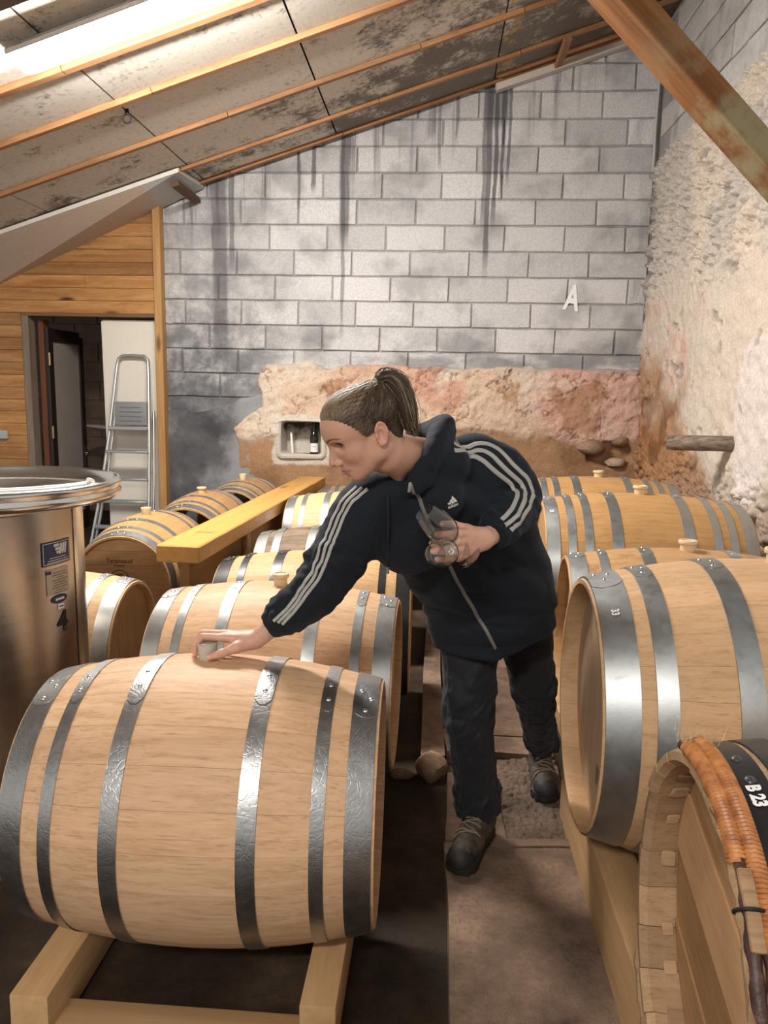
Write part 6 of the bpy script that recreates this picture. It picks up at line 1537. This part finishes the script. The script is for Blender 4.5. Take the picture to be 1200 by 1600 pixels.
def jacket_sdf(p):
    p = np.ascontiguousarray(p, F32)
    sd, c, a = swept(p, SP, LAT, SPW, SPD, 0.8, True)
    m = np.abs(sd) < 0.04
    if m.any():
        pm = p[m]; cm = c[m]
        # drape: folds running from the shoulders to the opposite hip, slack over the waistband
        q1 = np.stack([(pm[:, 0] * 0.8 + pm[:, 2] * 0.9) * 13, pm[:, 1] * 3, (pm[:, 0] - pm[:, 2]) * 3], 1)
        q2 = np.stack([pm[:, 0] * 5, pm[:, 1] * 4, pm[:, 2] * 22], 1)
        low = np.exp(-((pm[:, 2] - 0.80) / 0.10) ** 2)
        sd[m] += (-0.030 * np.abs(fbm(q1 * 0.8, 2, 5)) - 0.022 * low * np.abs(fbm(q2, 2, 8)) + 0.008).astype(F32)
        # waistband: drawn in a little below a seam
        sd[m] += (0.006 * sstep(0.755 - pm[:, 2] + 0.04 * (pm[:, 0] - 0.2), 0.0, 0.012)).astype(F32)
    sl = sleeve(p, SLR, [0.074, 0.086, 0.072, 0.057, 0.043], 3, 0.50)
    sr = sleeve(p, SLL, [0.068, 0.074, 0.068, 0.062, 0.045], 6, 0.52)
    sd = smin(sd, sl, 0.035); sd = smin(sd, sr, 0.030)
    sd = smin(sd, ell2(p, (-0.070, 2.035, 1.105), (0.098, 0.085, 0.105)), 0.05)
    # shoulders slope up to the collar
    sd = smin(sd, cap(p, (-0.125, 1.995, 1.232), (-0.055, 2.05, 1.275), 0.050, 0.045), 0.03)
    sd = smin(sd, cap(p, (0.105, 2.165, 1.325), (0.0, 2.10, 1.305), 0.055, 0.05), 0.03)
    # hood bunched round the neck, standing collar in front
    hood = cr_path([(-0.100, 1.990, 1.262), (-0.118, 2.03, 1.290), (-0.085, 2.105, 1.330), (-0.025, 2.125, 1.366), (0.012, 2.070, 1.384), (0.000, 1.998, 1.352), (-0.022, 1.950, 1.300), (-0.050, 1.934, 1.258)], 4)
    n = len(hood); t = np.linspace(0, 1, n); hr = np.interp(t, [0, 0.2, 0.45, 0.6, 0.8, 1], [0.020, 0.026, 0.038, 0.043, 0.034, 0.020]).astype(F32)
    hd = swept(p, hood, np.tile(A3(0.3, 0.2, 0.9), (n, 1)), hr * 1.25, hr * 0.85)
    mm = np.abs(hd) < 0.03
    if mm.any():
        hd[mm] += (-0.006 * np.abs(fbm(p[mm] * 26, 2, 31)) + 0.001).astype(F32)
    sd = smin(sd, hd, 0.012)
    sd = smin(sd, ell2(p, (0.0, 2.005, 1.215), (0.075, 0.055, 0.065)), 0.03)
    sd = smin(sd, ell2(p, (0.032, 2.035, 1.305), (0.060, 0.060, 0.055)), 0.03)
    # collar front edge meeting at the zip
    sd = smin(sd, chain(p, [(-0.112, 1.985, 1.262), (-0.085, 1.955, 1.240), (-0.055, 1.940, 1.250)], [0.018, 0.018, 0.018]), 0.01)
    # cut hem and cuffs
    hem = (0.700 + 0.10 * (p[:, 0] - 0.195) ** 2 + 0.38 * np.maximum(p[:, 0] - 0.20, 0)) - p[:, 2]
    sd = smax(sd, hem, 0.006)
    for w, e in (('wrR', SLR), ('wrL', SLL)):
        dr_ = (e[-1] - e[-3]); dr_ = dr_ / np.linalg.norm(dr_); pl = ((p - e[-1]) @ dr_) - 0.004
        nr = np.sqrt(((p - e[-1]) ** 2).sum(1)) < 0.085
        sd = np.where(nr, smax(sd, pl.astype(F32), 0.004), sd)
    # neck opening
    op = cap(p, tuple(J['neck'] + A3(-0.030, -0.040, 0.012)), tuple(J['head'] + A3(0.045, 0.055, -0.055)), 0.030, 0.056)
    sd = smax(sd, -op, 0.010)
    return sd
jv, jf = surface_nets(jacket_sdf, (-0.56, 1.80, 0.66), (0.46, 2.62, 1.46), 0.0058)
navy = NT('navy_jersey'); _p = navy.pos(); _w = navy.noise(_p, 420, 2, 0.6); _l = navy.noise(_p, 5, 4, 0.6)
navy.set(Base_Color=navy.mix(_l, (0.0065, 0.0085, 0.0125), (0.0115, 0.0145, 0.0205)), Roughness=0.85, Specular_IOR_Level=0.25, Sheen_Weight=0.16, Sheen_Roughness=0.5, Sheen_Tint=(0.30, 0.34, 0.42, 1))
navy.bump(_w, 0.15, 0.001); M_JACKET = navy.m
jacket = pchild('jacket', jv, jf, M_JACKET)
from mathutils.bvhtree import BVHTree
def bvh_of(V, F): return BVHTree.FromPolygons([tuple(v) for v in V.tolist()], [tuple(f) for f in F.tolist()])
def to_surface(tree, p, lift=0.0, it=0):
    P, N = [], []
    for v in np.asarray(p):
        l, n_, i_, d_ = tree.find_nearest(Vector((float(v[0]), float(v[1]), float(v[2])))); P.append(l + n_ * lift); N.append(n_)
    return np.array([tuple(v) for v in P], F32), np.array([tuple(v) for v in N], F32)
T_JACKET = bvh_of(jv, jf)
def ribbon(name, path, width, fn, mat, lift=0.0016, n=60, parent=None, wdir=None, th=0.0012):
    """cloth tape laid on the surface along a path"""
    P = cr_path(path, 12); s = np.r_[0, np.cumsum(np.linalg.norm(np.diff(P, axis=0), axis=1))]; u = np.linspace(0, s[-1], n); P = np.stack([np.interp(u, s, P[:, k]) for k in range(3)], 1).astype(F32)
    P, N = to_surface(fn, P, lift)
    for _ in range(2):
        P[1:-1] = 0.5 * P[1:-1] + 0.25 * (P[:-2] + P[2:]); P, N = to_surface(fn, P, lift, 3)
    T = np.gradient(P, axis=0); T /= np.linalg.norm(T, axis=1, keepdims=True) + 1e-9; S = np.cross(N, T); S /= np.linalg.norm(S, axis=1, keepdims=True) + 1e-9
    rows = []
    for k in (-1, -0.33, 0.33, 1):
        q, _n = to_surface(fn, P + S * (k * width / 2), lift, 3); rows.append(q)
    low, _n = to_surface(fn, rows[0] + S * 0, -0.001, 2); hi_, _n = to_surface(fn, rows[-1] + S * 0, -0.001, 2)
    rows = [low] + rows + [hi_]
    G = np.stack(rows, 1); idx = np.arange(G.shape[0] * G.shape[1]).reshape(G.shape[:2])
    F_ = np.stack([idx[:-1, :-1], idx[1:, :-1], idx[1:, 1:], idx[:-1, 1:]], -1).reshape(-1, 4)
    return pchild(name, G.reshape(-1, 3), F_, mat, True, parent)
M_STRIPE = plain('grey_white_tape', (0.40, 0.385, 0.36), 0.75, 0, 0.06, 200)
# three stripes down the outside of each sleeve, from the collar to the cuff
for pth in ([(-0.2018, 1.9509, 1.2492), (-0.2303, 1.9403, 1.2219), (-0.2553, 1.9331, 1.1785), (-0.2717, 1.9189, 1.1350), (-0.2876, 1.9014, 1.0962), (-0.2994, 1.8964, 1.0590), (-0.3140, 1.8817, 1.0203), (-0.3363, 1.8815, 0.9891), (-0.3619, 1.8782, 0.9469), (-0.4040, 1.8809, 0.9019)],
            [(-0.1866, 1.9415, 1.2471), (-0.2179, 1.9302, 1.2188), (-0.2426, 1.9221, 1.1769), (-0.2584, 1.9093, 1.1334), (-0.2739, 1.8922, 1.0930), (-0.2869, 1.8882, 1.0538), (-0.3022, 1.8780, 1.0171), (-0.3244, 1.8776, 0.9867), (-0.3503, 1.8764, 0.9459), (-0.3927, 1.8809, 0.8977)],
            [(-0.1718, 1.9357, 1.2445), (-0.2058, 1.9229, 1.2154), (-0.2305, 1.9154, 1.1746), (-0.2457, 1.9036, 1.1311), (-0.2613, 1.8894, 1.0884), (-0.2749, 1.8831, 1.0478), (-0.2909, 1.8775, 1.0131), (-0.3128, 1.8752, 0.9840), (-0.3389, 1.8753, 0.9448), (-0.3818, 1.8830, 0.8928)]):
    ribbon('sleeve_stripe', pth, 0.0085, T_JACKET, M_STRIPE, parent=jacket, n=64)
for pth in ([(0.0716, 2.0340, 1.3903), (0.1468, 2.1147, 1.3527), (0.2121, 2.1133, 1.2988), (0.2611, 2.1420, 1.2519), (0.2715, 2.1295, 1.2196), (0.2467, 2.0535, 1.1781), (0.1999, 1.9883, 1.1387)],
            [(0.0636, 2.0005, 1.3739), (0.1303, 2.0928, 1.3366), (0.1963, 2.1044, 1.2817), (0.2444, 2.1294, 1.2367), (0.2421, 2.0735, 1.2065), (0.2196, 2.0141, 1.1758), (0.1834, 1.9790, 1.1522)],
            [(0.0562, 1.9788, 1.3528), (0.1069, 2.0812, 1.3213), (0.1727, 2.0996, 1.2721), (0.2228, 2.1091, 1.2291), (0.2116, 2.0447, 1.1996), (0.1923, 2.0078, 1.1799), (0.1746, 1.9883, 1.1656)]):
    ribbon('sleeve_stripe', pth, 0.0125, T_JACKET, M_STRIPE, parent=jacket, n=64)
# zip
zp_ = [(-0.0595, 1.9209, 1.2605), (-0.0276, 1.9571, 1.1887), (0.0075, 1.9832, 1.1142), (0.0418, 2.0808, 1.0243), (0.0859, 2.1491, 0.9312), (0.1343, 2.2098, 0.8427), (0.1683, 2.2060, 0.7863), (0.1953, 2.2131, 0.7375)]
zt = ribbon('zip_tape', zp_, 0.0105, T_JACKET, plain('grey_zip_tape', (0.17, 0.16, 0.15), 0.7), parent=jacket, n=50)
q0, n0 = to_surface(T_JACKET, np.array([zp_[0]], F32), 0.004)
pl_ = obj('zip_pull', sharp(box_mesh('zip_pull', (-0.004, -0.0015, -0.022), (0.004, 0.0015, 0.006), 0.0014, 2), 40), plain('grey_metal_pull', (0.5, 0.48, 0.46), 0.4, 0.6), jacket, tuple(q0[0] - PB), (0.25, 0.1, 0.15))
# drawcord of the hood, hanging free in front
M_CORD = plain('black_cord', (0.008, 0.009, 0.012), 0.8)
cord_ = [tuple(v) for v in cr_path([tuple(A3(*p) + A3(0, -0.007, 0)) for p in [(-0.1194, 1.9313, 1.2362), (-0.1170, 1.9349, 1.1863), (-0.1166, 1.9498, 1.1167), (-0.1194, 1.9942, 1.0298)]], 6)]
obj('drawcord', tube_mesh('drawcord', [tuple(A3(*v) - PB) for v in cord_], 0.0034, 6), M_CORD, jacket)
obj('cord_tip', tube_mesh('cord_tip', [tuple(A3(*cord_[-1]) - PB), tuple(A3(*cord_[-1]) - PB + A3(0, 0, -0.018))], 0.0042, 8), plain('grey_cord_tip', (0.25, 0.25, 0.26), 0.4, 0.5), jacket)
# sewn seams
M_WELT = plain('navy_welt', (0.006, 0.008, 0.012), 0.9)
for pth in ([(-0.1665, 1.9186, 1.1005), (-0.1166, 1.9511, 1.1109), (-0.0494, 1.9555, 1.1353)], [(0.0321, 1.9701, 1.1735), (0.0949, 2.0486, 1.1861), (0.1497, 2.0741, 1.2157)], [(0.1633, 2.1409, 0.9900), (0.2351, 2.1895, 0.9549), (0.3095, 2.2467, 0.9476)], [(0.0580, 2.2428, 0.7310), (0.1184, 2.2180, 0.7330), (0.1773, 2.2060, 0.7533)], [(0.1980, 2.2038, 0.7684), (0.2714, 2.2289, 0.8082), (0.3500, 2.2832, 0.8401)], [(-0.1638, 1.9357, 1.0741), (-0.1559, 1.9184, 1.1388), (-0.1387, 1.9244, 1.1909), (-0.1286, 1.9288, 1.2279)], [(0.0192, 2.2197, 0.8503), (0.0467, 2.2385, 0.8096), (0.0133, 2.2798, 0.7490)]):
    ribbon('seam', pth, 0.0030, T_JACKET, M_WELT, 0.0006, 30, jacket)
# chest logo: three slanted bars over the word
def stick(me, org, ex, ey, fn, lift):
    q = np.empty(len(me.vertices) * 3, F32); me.vertices.foreach_get('co', q); q = q.reshape(-1, 3)
    W = A3(*org) + q[:, :1] * A3(*ex) + q[:, 1:2] * A3(*ey); W, _n = to_surface(fn, W, lift); me.vertices.foreach_set('co', (W - PB).astype(F32).ravel()); me.update(); return me
lo_ = np.array([[0.0458, 1.9620, 1.2085]], F32); lp, ln = to_surface(T_JACKET, lo_)
ex = A3(0.93, 0.25, 0.27); ex -= ln[0] * (ex @ ln[0]); ex /= np.linalg.norm(ex); ey = np.cross(ln[0], ex)
M_LOGO = plain('pale_embroidery', (0.62, 0.60, 0.57), 0.7)
bm = bmesh.new()
for (x0, h0) in ((-0.0155, 0.006), (-0.006, 0.0125), (0.0035, 0.0195)):
    sx = 0.5; pts = [(x0, 0.0), (x0 + 0.0075, 0.0), (x0 + 0.0075 - h0 * 0.30, h0 * 0.62), (x0 - h0 * 0.55 + 0.0062, h0), (x0 - h0 * 0.32, h0 * 0.55)]
    pts = [(x0, 0.0), (x0 + 0.0080, 0.0), (x0 + 0.0080 - h0 * 0.58, h0), (x0 - 0.001 - h0 * 0.36, h0 * 0.62 + 0.001)]
    vs_ = [bm.verts.new((p[0] + 0.004, p[1] + 0.001, 0)) for p in pts]; bm.faces.new(vs_)
bmesh.ops.subdivide_edges(bm, edges=bm.edges[:], cuts=1, use_grid_fill=True)
obj('logo_bars', stick(bm_mesh('logo_bars', bm), lp[0], ex, ey, T_JACKET, 0.0016), M_LOGO, jacket)
tm = text_mesh('logo_word', 'adidas', 0.0125, bold=0.0003)
obj('logo_word', stick(tm, lp[0] - ey * 0.0055 + ex * 0.001, ex, ey, T_JACKET, 0.0016), M_LOGO, jacket)

# ---- trousers
def leg_path(h, k, a): return cr_path([tuple(h + A3(0, 0, 0.04)), tuple(h * 0.5 + k * 0.5), tuple(k), tuple(k * 0.5 + a * 0.5), tuple(a + A3(0, 0, 0.0))], 5)
LR_ = leg_path(J['hpR'] + A3(0.005, 0, 0), J['knR'], J['anR']); LL_ = leg_path(J['hpL'] + A3(0, 0.01, 0), J['knL'], J['anL'])
def trouser_leg(p, pts, rad, seed):
    n = len(pts); r = np.interp(np.linspace(0, 1, n), np.linspace(0, 1, len(rad)), rad).astype(F32)
    sd, c, a = swept(p, pts, np.tile(A3(1, 0.1, 0), (n, 1)), r, r * 1.05, 0.6, True); m = np.abs(sd) < 0.03
    if m.any():
        L = float(np.linalg.norm(np.diff(pts, axis=0), axis=1).sum()); cm, am = c[m], a[m]
        q = np.stack([cm * 24 + 1.6 * np.sin(am * 1.0 + seed), np.cos(am) * 1.3, np.sin(am) * 1.3], 1).astype(F32)
        near = 0.45 + np.exp(-((cm / L - 0.52) / 0.13) ** 2) + 1.1 * np.exp(-((cm / L - 0.95) / 0.12) ** 2) + 0.5 * np.exp(-((cm / L - 0.1) / 0.15) ** 2)
        sd[m] += (-0.020 * np.abs(fbm(q, 2, seed)) * near + 0.004).astype(F32)
    return sd
def trousers_sdf(p):
    p = np.ascontiguousarray(p, F32)
    d = trouser_leg(p, LR_, [0.098, 0.092, 0.076, 0.072, 0.070], 2); d = smin(d, trouser_leg(p, LL_, [0.098, 0.090, 0.070, 0.062, 0.060], 9), 0.02)
    d = smin(d, ell2(p, tuple(J['pel']), (0.165, 0.125, 0.11)), 0.03)
    d = smax(d, (J['anR'][2] - 0.028) - p[:, 2], 0.006)
    d = np.where(p[:, 1] > 2.66, smax(d, (J['anL'][2] + 0.004) - p[:, 2], 0.006), d)
    return d
tv, tf = surface_nets(trousers_sdf, (-0.05, 2.15, 0.05), (0.58, 3.0, 1.0), 0.0062)
tr = NT('black_trouser_cloth'); _p = tr.pos(); tr.set(Base_Color=tr.mix(tr.noise(_p, 6, 4, 0.6), (0.0095, 0.0105, 0.014), (0.018, 0.020, 0.025)), Roughness=0.7, Specular_IOR_Level=0.3, Sheen_Weight=0.15, Sheen_Tint=(0.35, 0.37, 0.42, 1)); tr.bump(tr.noise(_p, 380, 2), 0.12, 0.001)
trousers = pchild('trousers', tv, tf, tr.m)
for pth in ([(0.10, 2.2, 0.70), (0.055, 2.22, 0.55), (0.055, 2.25, 0.44)],): ribbon('side_seam', [(0.02, 2.30, 0.72), (0.02, 2.25, 0.58), (0.04, 2.22, 0.45), (0.08, 2.28, 0.28), (0.10, 2.34, 0.14)], 0.004, bvh_of(tv, tf), plain('trouser_seam', (0.03, 0.032, 0.038), 0.8), 0.002, 40, trousers)

# ---- boots
bt_ = NT('brown_boot_leather'); _p = bt_.pos(); _n = bt_.noise(_p, 30, 4, 0.65); bt_.set(Base_Color=bt_.ramp(_n, [(0.35, (0.030, 0.024, 0.018)), (0.6, (0.075, 0.058, 0.042)), (0.75, (0.14, 0.11, 0.08))]), Roughness=0.7); bt_.bump(_n, 0.4, 0.004); M_BOOT = bt_.m
M_SOLE = plain('black_rubber', (0.013, 0.012, 0.012), 0.65, 0, 0.2, 60, 0.3); M_LACE = plain('grey_brown_lace', (0.20, 0.16, 0.12), 0.85)
def boot(an, toe, name_seed, lift=0.0):
    """heel under the ankle, toe tip given on the ground"""
    hx = A3(toe[0] - an[0], toe[1] - an[1], 0); L = np.linalg.norm(hx); hx = hx / L; sx = A3(-hx[1], hx[0], 0)
    O = A3(an[0], an[1], lift); R_ = np.stack([hx, sx, A3(0, 0, 1)], 1)
    loc = lambda p: (p - O) @ R_
    ft = L                                                       # ankle to toe tip
    def upper(p):
        q = loc(p)
        d = chain(q, [(-0.045, 0, 0.055), (0.03, 0, 0.055), (0.10, 0.002, 0.048), (ft - 0.045, 0.004, 0.042)], [0.036, 0.038, 0.042, 0.040], 0.03)
        d = smin(d, cap(q, (-0.018, 0, 0.06), (-0.022, 0, 0.135), 0.042, 0.044), 0.03)
        d = smin(d, cap(q, (0.02, 0, 0.10), (0.075, 0, 0.070), 0.034, 0.034), 0.025)
        d = smax(d, 0.020 - q[:, 2], 0.004); d = smax(d, q[:, 2] - 0.158, 0.006)
        n_ = fbm(q * np.array([55, 25, 55]), 2, name_seed); return d - 0.0025 * n_
    def sole(p):
        q = loc(p); ol = np.minimum(np.hypot((q[:, 0] - (ft - 0.052)) , q[:, 1] - 0.004) - 0.050, np.hypot(q[:, 0] + 0.040, q[:, 1]) - 0.038)
        mid = np.maximum(np.abs(q[:, 1] - 0.002) - np.interp(q[:, 0], [-0.04, 0.06, ft - 0.052], [0.038, 0.037, 0.049]), np.maximum(-0.04 - q[:, 0], q[:, 0] - (ft - 0.052)))
        d = smin(np.minimum(ol, mid), mid, 0.01); tread = 0.002 * np.sign(np.sin(q[:, 0] * 260)) * (q[:, 2] < 0.012)
        return smax(d + tread, np.abs(q[:, 2] - 0.0155) - 0.0155, 0.004)
    def toecap(p):
        q = loc(p); d = chain(q, [(ft - 0.075, 0.003, 0.038), (ft - 0.043, 0.004, 0.036)], [0.0445, 0.0445]); return smax(smax(d, (ft - 0.065) - q[:, 0] + 0.25 * (q[:, 2] - 0.02), 0.004), 0.016 - q[:, 2], 0.004)
    cn = np.stack([O + R_ @ A3(x_, y_, 0) for x_ in (-0.1, ft + 0.02) for y_ in (-0.07, 0.07)]); lo = cn.min(0) - 0.01; hi = cn.max(0) + 0.01; lo[2] = lift - 0.01; hi[2] = lift + 0.19
    V_, F_ = surface_nets(upper, lo, hi, 0.0040); _uvf = (V_, F_); up_ = pchild('boot', V_, F_, M_BOOT)
    V_, F_ = surface_nets(sole, lo, hi, 0.0038); pchild('sole', V_, F_, M_SOLE, parent=up_)
    V_, F_ = surface_nets(toecap, lo, hi, 0.0038); pchild('toe_cap', V_, F_, M_SOLE, parent=up_)
    T_UP = bvh_of(*_uvf)
    inv = lambda q: O + R_ @ A3(*q)
    for k in range(5):
        x = 0.030 + 0.020 * k; z = 0.150 - 0.019 * k; pts = np.array([inv((x - 0.004 * (k % 2), y, z - 6.0 * y * y)) for y in np.linspace(-0.027, 0.027, 9)], F32)
        pts, _n2 = to_surface(T_UP, pts, 0.002); obj('lace', tube_mesh('lace', [tuple(v - PB) for v in pts], 0.0026, 6), M_LACE, up_)
        pts = np.array([inv((x + 0.020 * t, (-0.020 + 0.040 * t) * (1 if k % 2 else -1), z - 0.019 * t)) for t in np.linspace(0, 1, 7)], F32); pts, _n2 = to_surface(T_UP, pts, 0.0035); obj('lace', tube_mesh('lace', [tuple(v - PB) for v in pts], 0.0026, 6), M_LACE, up_)
    for s in (-1, 1):
        pts = cr_path([inv((0.030, 0, 0.155)), inv((0.045, 0.020 * s, 0.165)), inv((0.055, 0.036 * s, 0.145)), inv((0.050, 0.030 * s, 0.125)), inv((0.036, 0.004 * s, 0.152))], 5); obj('lace_loop', tube_mesh('lace_loop', [tuple(v - PB) for v in pts], 0.0026, 6), M_LACE, up_)
    return up_
boot(A3(0.185, 2.405, 0), (0.095, 2.195), 4, 0.002)
boot(A3(0.447, 2.872, 0), (0.440, 2.665), 7, -0.006)

# ---- the bung under her hand, the two glasses
hb = obj('bung', lathe_mesh('bung', [(0.001, -0.012), (0.0215, -0.012), (0.0225, 0.0), (0.0265, 0.040), (0.0262, 0.0435), (0.0235, 0.0440), (0.0225, 0.040), (0.001, 0.039)], 32, 'Z', ang=45), plain('grey_white_silicone', (0.52, 0.47, 0.40), 0.5, 0, 0.05), None, (-0.5855, 1.905, 0.786)); tag(hb, 'greyish white bung held under the person\'s fingers on the front barrel', 'bung')
gl = NT('clear_glass'); gl.set(Base_Color=(0.98, 0.99, 0.99), Roughness=0.0, IOR=1.47, Transmission_Weight=1.0); M_GLASS = gl.m
def wine_glass(foot, rim, label):
    foot, rim = Vector(foot), Vector(rim); ax = (rim - foot); H = ax.length; k = H / 0.165; root = empty('wine_glass', foot); tag(root, label, 'wine glass', 'wine glasses held in one hand')
    root.rotation_mode = 'QUATERNION'; root.rotation_quaternion = ax.to_track_quat('Z', 'Y'); root.scale = (k, k, k)
    o_ = [(0.0035, 0.008), (0.0033, 0.030), (0.0036, 0.052), (0.006, 0.058), (0.018, 0.065), (0.029, 0.077), (0.0355, 0.092), (0.0375, 0.105), (0.0360, 0.122), (0.0320, 0.140), (0.0275, 0.158), (0.0262, 0.165)]
    i_ = [(0.0252, 0.165), (0.0265, 0.158), (0.0310, 0.140), (0.0350, 0.122), (0.0364, 0.105), (0.0344, 0.092), (0.0275, 0.078), (0.016, 0.0675), (0.0005, 0.063)]
    obj('bowl', lathe_mesh('bowl', [(0.0005, 0.008)] + o_ + i_, 48, 'Z', ang=70), M_GLASS, root)
    obj('foot', lathe_mesh('foot', [(0.0005, 0.0), (0.030, 0.0), (0.0315, 0.0012), (0.030, 0.0026), (0.012, 0.0045), (0.004, 0.0085), (0.0005, 0.0085)], 40, 'Z', ang=60), M_GLASS, root)
    return root
wine_glass((0.093, 1.926, 1.076), (-0.025, 1.868, 1.200), 'wine glass with its rim tilted up towards the zip pull')
wine_glass((0.062, 1.912, 1.098), (0.004, 1.762, 1.118), 'wine glass held with its bowl facing the viewer, below the tilted one')
